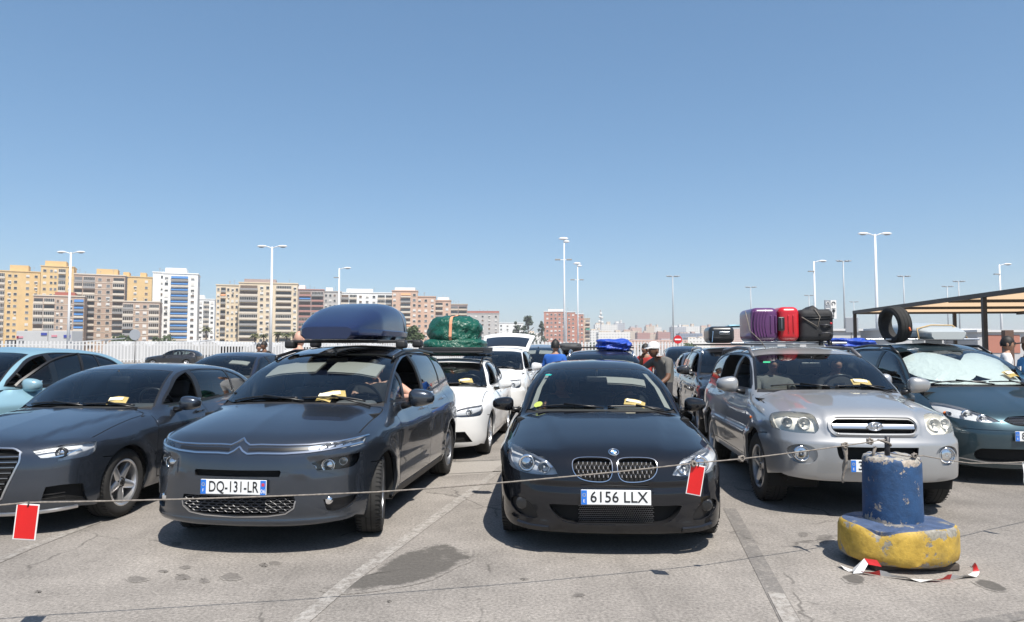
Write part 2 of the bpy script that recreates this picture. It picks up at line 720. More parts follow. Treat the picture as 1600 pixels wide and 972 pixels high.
class Body:
    def __init__(s, **k):
        s.__dict__.update(k)
        C = Curve
        s.cplan, s.csec, s.cfront, s.cfplan = C(s.plan), C(s.sec), C(s.front), C(s.fplan)
        s.chood, s.ccrown = C(s.hood), C(s.crown)
        s.cws, s.cwsplan = C(s.ws), C(s.wsplan)
        s.croof, s.crcrown = C(s.roof), C(s.rcrown)
        s.cgw, s.cgplan = C(s.gw), C(s.gplan)
        s.crw, s.crwplan = C(s.rw), C(s.rwplan)
        s.crear = C(s.rear)
        dz = s.ws[-1][0] - s.ws[0][0]
        dy = s.ws[-1][1] - s.ws[0][1]
        s.kws = dz / math.hypot(dz, dy)
        dz = s.rw[-1][0] - s.rw[0][0]
        dy = s.rw[-1][1] - s.rw[0][1]
        s.krw = abs(dz) / math.hypot(dz, dy)

    def f(s, P):
        x, y, z = P[..., 0], P[..., 1], P[..., 2]
        ax = np.abs(x)
        W = s.cplan(y) - s.csec(z)
        for yw in (s.yf, s.yr):
            d = np.hypot(y - yw, z - s.R)
            ra = s.R + s.arch
            W = W + s.flare * sstep(1 - np.abs(d - ra - 0.02) / 0.13) * sstep((z - 0.1) / 0.2)
        if s.detail_side is not None:
            W = W + s.detail_side(y, z)
        side = ax - W
        fy = s.cfront(z) + s.cfplan(ax)
        if s.detail_front is not None:
            fy = fy + s.detail_front(ax, z)
        fr = fy - y
        zt = s.chood(y) - s.ccrown(ax)
        if s.detail_hood is not None:
            zt = zt + s.detail_hood(ax, y)
        top = (z - zt) * 0.97
        rear = y - (s.L - s.crear(z) - 0.35 * s.cfplan(ax))
        low = smax(side, fr, s.k_sf)
        low = smax(low, top, s.k_t)
        low = smax(low, rear, 0.16)
        low = np.maximum(low, s.zb - z)
        wsf = (s.cws(z) + s.cwsplan(ax) - y) * s.kws
        rf = z - (s.croof(y) - s.crcrown(ax))
        gs = (ax - s.cgw(z) - s.cgplan(y)) * 0.95
        rwf = (y - s.crw(z) + s.crwplan(ax)) * s.krw
        g = smax(wsf, gs, s.k_ap)
        g = smax(g, rwf, 0.12)
        g = smax(g, rf, s.k_r)
        g = np.maximum(g, s.ws[0][0] - 0.10 - z)
        return smin(low, g, s.k_u)

    def cast(s, O, D, tmax, n=30, it=5):
        O = np.asarray(O, float)
        D = np.broadcast_to(np.asarray(D, float), O.shape)
        N = len(O)
        step = tmax / n
        prev = s.f(O)
        lo = np.zeros(N)
        done = prev < 0
        best, bt = prev.copy(), np.zeros(N)
        for i in range(1, n + 1):
            idx = np.where(~done)[0]
            if len(idx) == 0:
                break
            v = s.f(O[idx] + D[idx] * (i * step))
            b = v < best[idx]
            best[idx] = np.where(b, v, best[idx])
            bt[idx] = np.where(b, i * step, bt[idx])
            hit = v < 0
            lo[idx[~hit]] = i * step
            done[idx[hit]] = True
        a, b = lo.copy(), lo + step
        fa, fb = s.f(O + D * a[:, None]), s.f(O + D * b[:, None])
        for _ in range(it):
            den = fa - fb
            mid = np.where(np.abs(den) > 1e-12, a + (b - a) * np.clip(fa / np.where(np.abs(den) > 1e-12, den, 1), 0.05, 0.95), (a + b) / 2)
            v = s.f(O + D * mid[:, None])
            ins = v < 0
            b, fb = np.where(ins, mid, b), np.where(ins, v, fb)
            a, fa = np.where(ins, a, mid), np.where(ins, fa, v)
        den = fa - fb
        a = b = np.where(np.abs(den) > 1e-12, a + (b - a) * np.clip(fa / np.where(np.abs(den) > 1e-12, den, 1), 0, 1), (a + b) / 2)
        t = np.where(done, (a + b) / 2, bt)
        return O + D * t[:, None], done

    def lay(s, axis, P):
        P = np.asarray(P, float)
        n = len(P)
        if axis == 'front':
            return s.cast(np.stack([P[:, 0], np.full(n, -0.15), P[:, 1]], 1), (0, 1, 0), 1.6)[0]
        if axis == 'rear':
            return s.cast(np.stack([P[:, 0], np.full(n, s.L + 0.15), P[:, 1]], 1), (0, -1, 0), 1.6)[0]
        if axis == 'top':
            return s.cast(np.stack([P[:, 0], P[:, 1], np.full(n, 2.1)], 1), (0, 0, -1), 1.7)[0]
        return s.cast(np.stack([np.full(n, 1.15), P[:, 0], P[:, 1]], 1), (-1, 0, 0), 1.0)[0]

    def normal(s, X, e=0.004):
        K = np.array(((1, 1, 1), (1, -1, -1), (-1, 1, -1), (-1, -1, 1)), float)
        g = sum(k * s.f(X + k * e)[..., None] for k in K)
        return g / (np.linalg.norm(g, axis=-1, keepdims=True) + 1e-12)

    def one(s, axis, a, b):
        return s.lay(axis, [(a, b)])[0]

    # photograph pixel -> point of this body, in car coordinates
    def place(s, loc, yaw):
        s.loc, s.yaw = Vector(loc), yaw
        s.M = Matrix.Translation(s.loc) @ Matrix.Rotation(yaw, 4, 'Z')
        s.Mi = s.M.inverted()

    def pix(s, pts):
        o = s.Mi @ Vector((0, 0, CAM_H))
        out = []
        O, D = [], []
        for (px, py, *r) in pts:
            d = (s.Mi.to_3x3() @ pix_ray(px, py)).normalized()
            t0 = max(0.0, (-0.3 - o.y) / d.y)
            O.append(tuple(o + d * t0))
            D.append(tuple(d))
        X, ok = s.cast(np.array(O), np.array(D), 5.2, n=260)
        return X

    def pixfront(s, pts, mirror_mean=False):
        X = s.pix(pts)
        return [(x[0], x[2], *(p[2:] if len(p) > 2 else ())) for x, p in zip(X, pts)]


def mirror_line(half):
    """half outline from centre to centre -> full closed outline"""
    L = [np.array(p, float) for p in half]
    M = [np.array((-p[0], p[1])) for p in L[::-1]]
    out = L + M
    # drop doubled centre points
    res = []
    for p in out:
        if not res or np.abs(p - res[-1]).sum() > 1e-6:
            res.append(p)
    if np.abs(res[0] - res[-1]).sum() < 1e-6:
        res.pop()
    return res


def flip(poly):
    return [(-p[0], *p[1:]) for p in poly]


def make_wheel(name, R, w, rimr, style, m_rim, parent, loc, side, spin=0.0, steer=0.0, res=40):
    """side=+1: outer face towards +x. parts: tyre, rim, brake_disc, hub_cap"""
    e = bpy.data.objects.new(name, None)
    e.location = loc
    e.rotation_euler = (0, 0, steer + (0 if side > 0 else math.pi))
    link(e, parent)
    h = w / 2
    t = MB()
    t.lathe([(rimr - 0.005, -h * 0.80), (rimr + 0.01, -h * 0.93), ((R + rimr) / 2, -h), (R - 0.025, -h * 0.93), (R - 0.006, -h * 0.78), (R, -h * 0.5),
             (R + 0.001, 0), (R, h * 0.5), (R - 0.006, h * 0.78), (R - 0.025, h * 0.93), ((R + rimr) / 2, h), (rimr + 0.012, h * 0.93), (rimr - 0.004, h * 0.82)], res, 'x')
    ty = t.build('tyre', M_RUBBER, e, smooth=True)
    # tread grooves
    if res >= 40:
        g = MB()
        for xx in (-0.55, -0.18, 0.18, 0.55):
            g.lathe([(R + 0.0016 - (0.004 if abs(xx) > .5 else 0), xx * h - 0.005), (R + 0.0016 - (0.004 if abs(xx) > .5 else 0), xx * h + 0.005)], res, 'x')
        for j in range(56):
            a = 2 * math.pi * j / 56
            rot = Matrix.Rotation(a, 3, 'X')
            for sx in (-1, 1):
                g.box(tuple(rot @ Vector((sx * h * 0.72, 0, R - 0.0045))), (h * 0.42, 0.007, 0.006), rot @ Matrix.Rotation(0.12 * sx, 3, 'Y'))
        g.build('tread_groove', M_GAP, e)
    r = MB()
    r.lathe([(rimr - 0.002, h * 0.80), (rimr + 0.006, h * 0.90), (rimr - 0.004, h * 0.93), (rimr - 0.016, h * 0.86), (rimr - 0.022, h * 0.4), (rimr - 0.03, -h * 0.7)], res, 'x')
    hub = 0.062
    xo = h * 0.70
    ns, wid, dbl = style
    for i in range(ns):
        a = spin + 2 * math.pi * i / ns
        offs = [0] if not dbl else [-dbl, dbl]
        for o in offs:
            ca, sa = math.cos(a + o), math.sin(a + o)
            ci, si = math.cos(a + o * 0.8), math.sin(a + o * 0.8)
            rad_o, rad_i = rimr - 0.012, hub * 0.7
            po = Vector((xo + 0.004, ca * rad_o, sa * rad_o))
            pi_ = Vector((xo - 0.006, ci * rad_i, si * rad_i))
            tan_o = Vector((0, -sa, ca))
            tan_i = Vector((0, -si, ci))
            wo, wi = wid * 0.8, wid * (1.25 if not dbl else 0.9)
            vs = []
            for p, tg, ww in ((pi_, tan_i, wi), (po, tan_o, wo)):
                vs += [p + tg * ww + Vector((-0.012, 0, 0)), p + tg * ww * 0.35 + Vector((0.006, 0, 0)), p - tg * ww * 0.35 + Vector((0.006, 0, 0)), p - tg * ww + Vector((-0.012, 0, 0)),
                       p - tg * ww * 0.9 + Vector((-0.05, 0, 0)), p + tg * ww * 0.9 + Vector((-0.05, 0, 0))]
            r.add([tuple(v) for v in vs], [(k, (k + 1) % 6, 6 + (k + 1) % 6, 6 + k) for k in range(6)] + [(6, 7, 8, 9, 10, 11)])
    r.lathe([(0.0, xo - 0.002), (hub * 0.55, xo - 0.002), (hub * 0.6, xo - 0.006), (hub, xo - 0.012), (hub * 1.15, xo - 0.05)], 20, 'x')
    r.build('rim', m_rim, e, auto=40)
    if res >= 32:
        c = MB()
        c.lathe([(0, xo + 0.003), (0.024, xo + 0.003), (0.028, xo - 0.003)], 16, 'x')
        for i in range(5):
            a = spin + 2 * math.pi * (i + .5) / 5
            c.lathe([(0, xo - 0.004), (0.008, xo - 0.004), (0.008, xo - 0.02)], 8, 'x', (0, math.cos(a) * 0.045, math.sin(a) * 0.045))
        c.build('hub_cap', M_TRIM, e, smooth=False)
    d = MB()
    d.lathe([(0.0, -0.02), (rimr * 0.74, -0.02), (rimr * 0.74, -0.045), (0, -0.045)], 24, 'x')
    d.build('brake_disc', M_DISC, e)
    return e


def make_mirror(b, parent, m_paint, pos, side, size=(0.20, 0.16, 0.135), m_arm=None, lean=0.0):
    """door mirror: shell (root part), arm, glass; pos is the shell centre in car coordinates"""
    sx, sy, sz = size
    g = MB()
    n, m = 20, 14
    vs = []
    for i in range(m + 1):
        ph = math.pi * i / m
        for j in range(n):
            t = 2 * math.pi * j / n
            cx, cy, cz = math.sin(ph) * math.cos(t), math.sin(ph) * math.sin(t), math.cos(ph)
            q = lambda v, p: math.copysign(abs(v) ** p, v)
            x, y, z = q(cx, 0.75) * sx / 2, q(cy, 0.85) * sy / 2, q(cz, 0.7) * sz / 2
            if y > 0:
                y *= 0.45                      # flat back carrying the glass
            k = 1 - 0.22 * (x / sx * 2) * side  # slimmer towards the tip
            vs.append((x, y + 0.10 * x * side, z * k))
    fs = [(i * n + j, (i + 1) * n + j, (i + 1) * n + (j + 1) % n, i * n + (j + 1) % n) for i in range(m) for j in range(n)]
    g.add(vs, fs)
    o = g.build('mirror', m_paint, parent, smooth=True, loc=pos)
    # glass on the back, arm to the door
    gl = MB().rbox((0, sy * 0.235, 0), (sx * 0.82, 0.012, sz * 0.74), 0.005)
    gl.build('mirror_glass', M_CHROME, o)
    a = MB()
    a.tube([(-side * sx * 0.30, 0.005, -sz * 0.30), (-side * sx * 0.55, 0.0, -sz * 0.45), (-side * (sx * 0.5 + 0.07), 0.01, -sz * 0.50)], [0.026, 0.024, 0.034], 8)
    a.build('mirror_arm', m_arm or M_TRIM, o, smooth=True)
    return o


def plate(parent, txt, X, N, w=0.52, h=0.11, tilt=0.0, right_band=None, left_letter='E', cs=None, name='number_plate', gap=None, yaw=0.0):
    """number plate: white board, blue band, lettering"""
    e = MB().rbox((0, 0, 0), (w, 0.012, h), 0.005).build(name, M_PLATEW, parent, loc=X)
    e.rotation_euler = (tilt, 0, yaw)
    f = -0.0075
    MB().box((-w / 2 + 0.024, f + 0.0005, 0), (0.042, 0.002, h * 0.96)).build('blue_band', M_PLATEB, e)
    rr = (math.pi / 2, 0, 0)
    text_mesh(left_letter, M_PLATEW, 0.022, e, (-w / 2 + 0.024, f - 0.0012, -h * 0.25), rr, name='band_letter')
    st = MB()
    for i in range(8):
        a = i * math.pi / 4
        st.box((-w / 2 + 0.024 + 0.011 * math.cos(a), f - 0.0012, h * 0.16 + 0.011 * math.sin(a)), (0.004, 0.001, 0.004))
    st.build('band_stars', mat('star_yellow', (0.8, 0.65, 0.1), 0.5), e)
    x0, x1 = -w / 2 + 0.055, w / 2 - 0.012
    if right_band:
        MB().box((w / 2 - 0.024, f + 0.0005, 0), (0.042, 0.002, h * 0.96)).build('blue_band', M_PLATEB, e)
        text_mesh(right_band, M_PLATEW, 0.028, e, (w / 2 - 0.024, f - 0.0012, -h * 0.25), rr, name='band_letter', bold=0.01)
        MB().box((w / 2 - 0.024, f - 0.001, h * 0.2), (0.022, 0.001, 0.022)).build('band_mark', mat('plate_red', (0.6, 0.05, 0.08), 0.5), e)
        x1 = w / 2 - 0.05
    t = text_mesh(txt, M_INK, 0.078, e, ((x0 + x1) / 2, f - 0.0012, 0), rr, name='lettering', bold=0.006)
    xs = [v.co.x for v in t.data.vertices]
    k = (x1 - x0) * 0.94 / (max(xs) - min(xs))
    for v in t.data.vertices:
        v.co.x *= k
    return e


def seat_mesh(x, y, z, w=0.50, wide_head=0.26, recl=0.22):
    g = MB()
    rot = Matrix.Rotation(-recl, 3, 'X')
    g.rbox((x, y - 0.05, z + 0.08), (w, 0.52, 0.16), 0.06)
    c = Vector((x, y + 0.24, z + 0.42))
    g.rbox(tuple(c), (w * 0.96, 0.14, 0.62), 0.06, rot)
    g.rbox((x, y + 0.335, z + 0.83), (wide_head, 0.10, 0.19), 0.045, rot)
    g.tube([(x - 0.05, y + 0.31, z + 0.68), (x - 0.05, y + 0.33, z + 0.78)], 0.007, 6)
    g.tube([(x + 0.05, y + 0.31, z + 0.68), (x + 0.05, y + 0.33, z + 0.78)], 0.007, 6)
    return g


def strip_on(b, axis, line, w, h, m, name, parent, mirror=False, off=0.0, ds=0.03, taper=None):
    """raised bar following the body along a line given in chart coordinates"""
    P = resample(line, ds)
    X = b.lay(axis, P)
    N = b.normal(X)
    vs, fs = [], []
    n = len(P)
    for i in range(n):
        d = X[min(i + 1, n - 1)] - X[max(i - 1, 0)]
        d /= np.linalg.norm(d) + 1e-9
        t = np.cross(N[i], d)
        ww = w * (taper(i / (n - 1)) if taper else 1.0)
        c = X[i] + N[i] * off
        vs += [c + t * ww / 2 - N[i] * 0.006, c + t * ww * 0.38 + N[i] * h, c - t * ww * 0.38 + N[i] * h, c - t * ww / 2 - N[i] * 0.006]
    for i in range(n - 1):
        for k in range(3):
            fs.append((i * 4 + k, (i + 1) * 4 + k, (i + 1) * 4 + k + 1, i * 4 + k + 1))
    fs += [(0, 1, 2, 3), tuple((n - 1) * 4 + k for k in (3, 2, 1, 0))]
    vs = np.array(vs)
    if mirror:
        vs = vs * np.array((-1, 1, 1))
        fs = [f[::-1] for f in fs]
    o = mesh_obj(name, vs, fs, m, parent)
    o.data.polygons.foreach_set('use_smooth', [True] * len(o.data.polygons))
    o.data.set_sharp_from_angle(angle=math.radians(50))
    return o


def walls_only(o):
    bm = bmesh.new()
    bm.from_mesh(o.data)
    bmesh.ops.delete(bm, geom=[f for f in bm.faces if len(f.verts) == 3], context='FACES')
    bm.to_mesh(o.data)
    bm.free()
    return o


def recess(ch, reg, root, depth, name, m_back=None, m_wall=None):
    """an opening in a sheet: dark back plus its walls"""
    g = ch.part(name, m_back or M_GAP, root, [reg], off=-depth)
    if g is not None:
        walls_only(ch.part(name + '_wall', m_wall or M_TRIM, g, [reg], off=0.0, wall=depth))
    return g


def lamp_unit(ch, reg, parent, mirror, depth, m_in, m_lens, name='headlight', bulbs=(), b=None, m_bowl=None, brow=None):
    """headlight: housing set into the body, lens flush with it, round bulbs (chart x, z, radius) inside"""
    h = ch.part(name, m_in, parent, [reg], off=-depth, mirror=mirror)
    if h is None:
        return None
    # housing walls from the recessed back to the skin
    w = ch.part('housing', m_in, h, [reg], off=-0.004, wall=depth, mirror=mirror)
    walls_only(w)
    ch.part('lens', m_lens, h, [reg], off=0.001, mirror=mirror)
    for (bx, bz, br, kind) in bulbs:
        X = b.one('front', bx, bz)
        Nn = b.normal(X[None])[0]
        sx = -1 if mirror else 1
        ax = Vector((Nn[0] * 0.35, -1, 0.0)).normalized()
        c = Vector(X) - Vector(Nn) * (depth * 0.55)
        rot = ax.to_track_quat('Z', 'Y').to_matrix()
        g = MB()
        if kind == 'proj':
            prof = [(0.0, 0.016), (br * 0.45, 0.012), (br * 0.72, 0.0)]
            ring = [(br * 0.72, 0.004), (br * 0.8, 0.012), (br, 0.010), (br * 1.02, -0.03)]
        else:
            prof = [(0.0, 0.0), (br * 0.18, 0.004), (br * 0.2, -0.02)]
            ring = [(br * 0.2, -0.025), (br * 0.6, -0.018), (br * 0.92, 0.008), (br, 0.010), (br * 1.03, -0.03)]
        def lathe(prof, mm, nm):
            q = MB()
            q.lathe(prof, 24)
            q.v = [tuple((rot @ Vector(v)) + c) for v in q.v]
            if mirror:
                q.v = [(-v[0], v[1], v[2]) for v in q.v]
                q.f = [f[::-1] for f in q.f]
            q.build(nm, mm, h, smooth=True)
        lathe(ring, m_bowl or M_REFL, 'reflector')
        lathe(prof, M_CHROME if kind == 'proj' else M_WHITEP, 'bulb')
    return h


def build_car(b, S, name, label, group=None):
    """assemble one car from its body solid b and the dictionary S of panels, lamps and trim"""
    root = empty(name, b.loc, b.yaw)
    tag(root, label, 'car', group)
    P = S['paint']
    ds = S.get('ds', 0.055)
    hero = S.get('hero', False)
    R, L = b.R, b.L
    # --- seams shared between the sheets
    fh = resample(smooth_poly(S['front_half'], 5, closed=False) if S.get('front_smooth', True) else S['front_half'], ds * 0.8)
    i3 = S['corner']            # index test: the corner point is where the outline leaves the side seam
    c3 = np.array(S['front_half'][i3][:2], float)
    k3 = int(np.argmin([np.abs(p - c3).sum() for p in fh]))
    F3 = b.lay('front', fh)
    rh = resample(S['rear_half'], ds)
    cr = np.array(S['rear_half'][S['rcorner']], float)
    kr = int(np.argmin([np.abs(p - cr).sum() for p in rh]))
    R3 = b.lay('rear', rh)
    kb = S['front_low']          # index in front_half of the lower corner
    cb = np.array(S['front_half'][kb][:2], float)
    kb = int(np.argmin([np.abs(p - cb).sum() for p in fh]))
    kbr = S['rear_low']
    cbr = np.array(S['rear_half'][kbr], float)
    kbr = int(np.argmin([np.abs(p - cbr).sum() for p in rh]))
    # top sheet outline
    edge = [(F3[i][0], F3[i][1]) for i in range(len(fh) - 1, k3 - 1, -1)]
    side_line = resample([edge[-1]] + S['rail'] + [(R3[kr][0], R3[kr][1])], ds * 0.8)[1:-1]
    T3 = b.lay('top', side_line)
    redge = [(R3[i][0], R3[i][1]) for i in range(kr, len(rh))]
    top_half = edge + list(side_line) + redge
    top_out = mirror_line(top_half)
    # side sheet outline (y, z)
    so = [(F3[i][1], F3[i][2]) for i in range(kb, k3 + 1)] + [(t[1], t[2]) for t in T3] + [(R3[i][1], R3[i][2]) for i in range(kr, kbr - 1, -1)]
    s3 = [F3[i] for i in range(kb, k3 + 1)] + list(T3) + [R3[i] for i in range(kr, kbr - 1, -1)]
    sill = resample([so[-1]] + S['sill'] + [so[0]], ds)[1:-1]
    side_out = so + list(sill)
    fixed_side = (np.array(so), np.array(s3))
    front_out = mirror_line(fh)
    rear_out = mirror_line(rh)
    # --- features
    circ = lambda yw, r: [(yw + r * math.cos(a), R + r * math.sin(a)) for a in np.linspace(0, 2 * math.pi, 40, endpoint=False)]
    sf = list(S.get('side_feats', []))
    sf += [('hole', circ(b.yf, R + b.arch)), ('hole', circ(b.yr, R + b.arch))]
    ch_s = Chart(b, 'side', side_out, sf, ds, fixed_side)
    ff = []
    for nm, pl, sym in S['front_feats']:
        ff.append((nm + ('_r' if sym == 2 else ''), pl))
        if sym:
            ff.append((nm + ('_l' if sym == 2 else ''), flip(pl)))
    ch_f = Chart(b, 'front', front_out, ff, S.get('dsf', ds * 0.8))
    tf = []
    for nm, pl, sym in S['top_feats']:
        tf.append((nm, pl))
        if sym:
            tf.append((nm, flip(pl)))
    ch_t = Chart(b, 'top', top_out, tf, ds)
    ch_r = Chart(b, 'rear', rear_out, [], ds * 1.6)
    # --- painted shell
    parts = {}
    w = 0.016
    ch_f.part('front_bumper', P, root, [''], wall=w)
    if 'lowtrim' in [f[0] for f in S['front_feats']]:
        ch_f.part('bumper_trim', S.get('m_trim', M_BLACK), root, ['lowtrim'], wall=w)
    body = ch_t.part('body', P, root, [''], wall=w)
    hood = ch_t.part('hood', P, root, ['hood'], wall=w)
    m_roof = S.get('m_roof', None)
    if m_roof:
        ch_t.part('roof_panel', m_roof, root, ['roof'])
    ws = ch_t.part('windshield', S.get('m_ws', M_WS), root, ['ws'])
    ch_t.part('windshield_border', M_TRIM, root, ['wsb'], off=0.0005)
    ch_t.part('cowl', M_BLACK, root, ['cowl'], off=-0.012)
    ch_t.part('panel_gap', M_GAP, root, ['gap'], off=-0.006)
    ch_f.part('panel_gap', M_GAP, root, ['gap'], off=-0.006)
    ch_r.part('tail_panel', P, root, [''])
    for mir in (False, True):
        ch_s.part('side_panel', P, root, [''], wall=0.03, mirror=mir)
        for dn in ('door_a', 'door_b'):
            d = ch_s.part(dn, P, root, [dn], wall=w, mirror=mir, objname='door')
            if d is not None and dn in S.get('handles', {}):
                hy, hz = S['handles'][dn]
                strip_on(b, 'side', [(hy - 0.10, hz), (hy + 0.10, hz + 0.006)], 0.03, 0.028, S.get('m_handle', P), 'door_handle', d, mirror=mir, ds=0.04,
                         taper=lambda u: 0.7 + 1.2 * u * (1 - u))
        for wn in ('win_a', 'win_b', 'win_c', 'win_q'):
            if wn in S.get('open_windows', {}).get(mir, ()):
                continue
            ch_s.part(wn, S.get('m_' + wn, M_GLASS), root, [wn], off=-0.006, mirror=mir, objname='window')
        ch_s.part('window_frame', M_TRIM, root, ['frame'], off=-0.001, wall=0.02, mirror=mir)
        ch_s.part('side_trim', S.get('m_strip', M_BLACK), root, ['strip'], off=0.004, wall=0.006, mirror=mir)
        ch_s.part('sill_cladding', S.get('m_clad', M_BLACK), root, ['clad'], off=0.004, wall=0.01, mirror=mir)
        ch_s.part('panel_gap', M_GAP, root, ['gap'], off=-0.006, mirror=mir)
        ch_s.part('fuel_flap', P, root, ['flap'], mirror=mir)
    # --- wheels and wells
    for yw in (b.yf, b.yr):
        for sd in (-1, 1):
            hwid = float(b.cplan(yw)) - 0.012 + b.flare * 0.6
            st = S.get('steer', 0.0) if yw == b.yf else 0.0
            make_wheel('wheel', R, S.get('tw', 0.22), S.get('rimr', R * 0.66), S.get('spokes', (5, 0.035, 0)), S.get('m_rim', M_RIM), root,
                       (sd * (hwid - S.get('tw', 0.22) / 2 - S.get('tuck', 0.015)), yw, R), sd, spin=S.get('spin', 0.3) + 0.5 * (yw == b.yr), steer=st, res=44 if hero else 24)
            g = MB()
            ra = R + b.arch + 0.012
            n = 20
            prof = [(math.cos(a) * ra, math.sin(a) * ra) for a in np.linspace(-0.35, math.pi + 0.35, n)]
            vs = []
            for xx in (hwid - 0.035, hwid - 0.50):
                vs += [(sd * xx, yw + p, R + q) for p, q in prof]
            vs.append((sd * (hwid - 0.50), yw, R))
            fs = [(i, i + 1, n + i + 1, n + i) for i in range(n - 1)] + [(n + i, n + i + 1, 2 * n) for i in range(n - 1)]
            g.add(vs, fs)
            g.build('wheel_well', M_DARK, root, smooth=True)
    # --- floor pan and engine bay keep the inside dark
    hwm = b.hw
    zf = b.zb + 0.03
    fl = MB()
    fl.bbox(-hwm + 0.18, hwm - 0.18, 0.28, L - 0.30, zf, zf + 0.10)
    fl.bbox(-hwm + 0.10, hwm - 0.10, b.yf + R + 0.16, b.yr - R - 0.16, zf, zf + 0.13)
    fl.bbox(-hwm + 0.34, hwm - 0.34, 0.42, S['cowl_y'] + 0.02, zf + 0.1, S['cowl_z'] - 0.22)
    fl.bbox(-hwm + 0.12, hwm - 0.12, S['cowl_y'] - 0.02, S['cowl_y'] + 0.16, zf + 0.1, S['cowl_z'] - 0.06)
    fl.build('floor_pan', M_DARK, root)
    # --- cabin
    zc = S['cowl_z']
    cy = S['cowl_y']
    seat_y = S.get('seat_y', cy + 1.25)
    seat_z = S.get('seat_z', 0.30)
    d = MB()
    dw = float(b.cgw(zc)) * 2 - 0.10
    d.rbox((0, cy + 0.46, zc - 0.16), (dw, 0.62, 0.26), 0.09)
    sgn = 1
    d.rbox((sgn * 0.36, cy + 0.72, zc - 0.06), (0.40, 0.22, 0.13), 0.06)
    d.rbox((0, cy + 0.86, zc - 0.38), (0.28, 0.5, 0.3), 0.05)
    d.build('dashboard', S.get('m_dash', M_DASH), root, smooth=True)
    if hero or S.get('cabin', True):
        sw = MB()
        rot = Matrix.Rotation(math.radians(-62), 3, 'X')
        pts = [tuple(rot @ Vector((0.185 * math.cos(a), 0.185 * math.sin(a), 0)) + Vector((0.36, cy + 0.92, zc + 0.0))) for a in np.linspace(0, 2 * math.pi, 25)]
        sw.tube(pts, 0.016, 8, cap=False)
        cc = Vector((0.36, cy + 0.92, zc + 0.0))
        sw.box(tuple(cc), (0.34, 0.06, 0.03), rot)
        sw.rbox(tuple(cc), (0.14, 0.13, 0.05), 0.02, rot)
        sw.build('steering_wheel', M_TRIM, root, smooth=True)
        for sx in (-0.37, 0.37):
            seat_mesh(sx, seat_y, seat_z).build('seat', S.get('m_seat', M_SEAT), root, smooth=True)
        rb = MB()
        rb.rbox((0, seat_y + 0.92, seat_z + 0.10), (1.30, 0.5, 0.18), 0.06)
        rb.rbox((0, seat_y + 1.22, seat_z + 0.42), (1.30, 0.14, 0.58), 0.06, Matrix.Rotation(-0.25, 3, 'X'))
        for sx in (-0.42, 0.0, 0.42):
            rb.rbox((sx, seat_y + 1.31, seat_z + 0.78), (0.26, 0.09, 0.14), 0.04)
        rb.build('rear_seat', S.get('m_seat', M_SEAT), root, smooth=True)
        # rear-view mirror and sun visors
        wy = S['ws_top'][1]
        wz = S['ws_top'][0]
        rm = MB().rbox((0.0, wy - 0.02, wz - 0.12), (0.23, 0.04, 0.07), 0.018)
        rm.tube([(0, wy - 0.02, wz - 0.09), (0, wy - 0.06, wz - 0.02)], 0.012, 8)
        rm.build('rear_view_mirror', M_TRIM, root, smooth=True)
        for (vx0, vx1, vy0, vy1, vm) in S.get('visors', ()):
            # flap folded down just behind the glass
            g = [(x, y) for y in np.linspace(vy0, vy1, 3) for x in np.linspace(vx0, vx1, 4)]
            X = b.lay('top', g)
            X = X - b.normal(X) * 0.055
            fs = [(r * 4 + c, r * 4 + c + 1, r * 4 + c + 5, r * 4 + c + 4) for r in range(2) for c in range(3)]
            k = len(X)
            MB().add([tuple(v) for v in X] + [tuple(v - np.array((0, 0, .014))) for v in X], fs + [tuple(k + i for i in f[::-1]) for f in fs]).build('sun_visor', vm, root)
    # roof lining: closes the cabin from above
    yl = np.linspace(S['ws_top'][1] + 0.16, S.get('lin_end', L - 1.0), 10)
    xl = np.linspace(-1, 1, 9)
    wtop = float(b.cgw(S['ws_top'][0] - 0.03)) - 0.06
    lv, lf = [], []
    for yy in yl:
        for xx in xl:
            lv.append((xx * wtop, yy, float(b.croof(yy)) - float(b.crcrown(abs(xx) * wtop)) - 0.05))
    for i in range(len(yl) - 1):
        for j in range(8):
            lf.append((i * 9 + j, i * 9 + j + 1, (i + 1) * 9 + j + 1, (i + 1) * 9 + j))
    mesh_obj('roof_lining', lv, lf, M_LINER, root, smooth=True)
    # --- mirrors
    if S.get('mirror'):
        mx, my, mz = S['mirror']
        for sd in S.get('mirror_sides', (-1, 1)):
            make_mirror(b, root, S.get('m_mirror', P), (sd * mx, my, mz), sd, S.get('mirror_size', (0.21, 0.17, 0.14)))
    return root, ch_f, ch_t, ch_s


def lamp_pair(b, ch, reg, root, depth, m_in, m_lens, bulbs=(), name='headlight', m_bowl=None):
    """right lamp from region reg_r, left one from region reg_l (both drawn in the sheet)"""
    out = []
    for sfx, sg in (('_r', 1), ('_l', -1)):
        out.append(lamp_unit(ch, reg + sfx, root, False, depth, m_in, m_lens, name, [(bx * sg, bz, br, kd) for bx, bz, br, kd in bulbs], b, m_bowl))
    return out


def wiper(b, root, a, c, lift=0.012):
    """wiper: arm and blade lying on the glass between chart points (x, y)"""
    P = resample([a, c], 0.04)
    X = b.lay('top', P)
    N = b.normal(X)
    g = MB()
    g.tube([tuple(x + n * lift) for x, n in zip(X, N)], 0.009, 6)
    o = g.build('wiper', M_TRIM, root, smooth=True)
    m = len(P) // 2
    h = MB()
    p0 = b.lay('top', [(a[0] + (c[0] - a[0]) * -0.12, a[1] - 0.05)])[0]
    h.tube([tuple(p0 + np.array((0, 0, 0.012))), tuple(X[m] + N[m] * (lift + 0.018))], 0.009, 6)
    h.build('wiper_arm', M_TRIM, o, smooth=True)
    return o


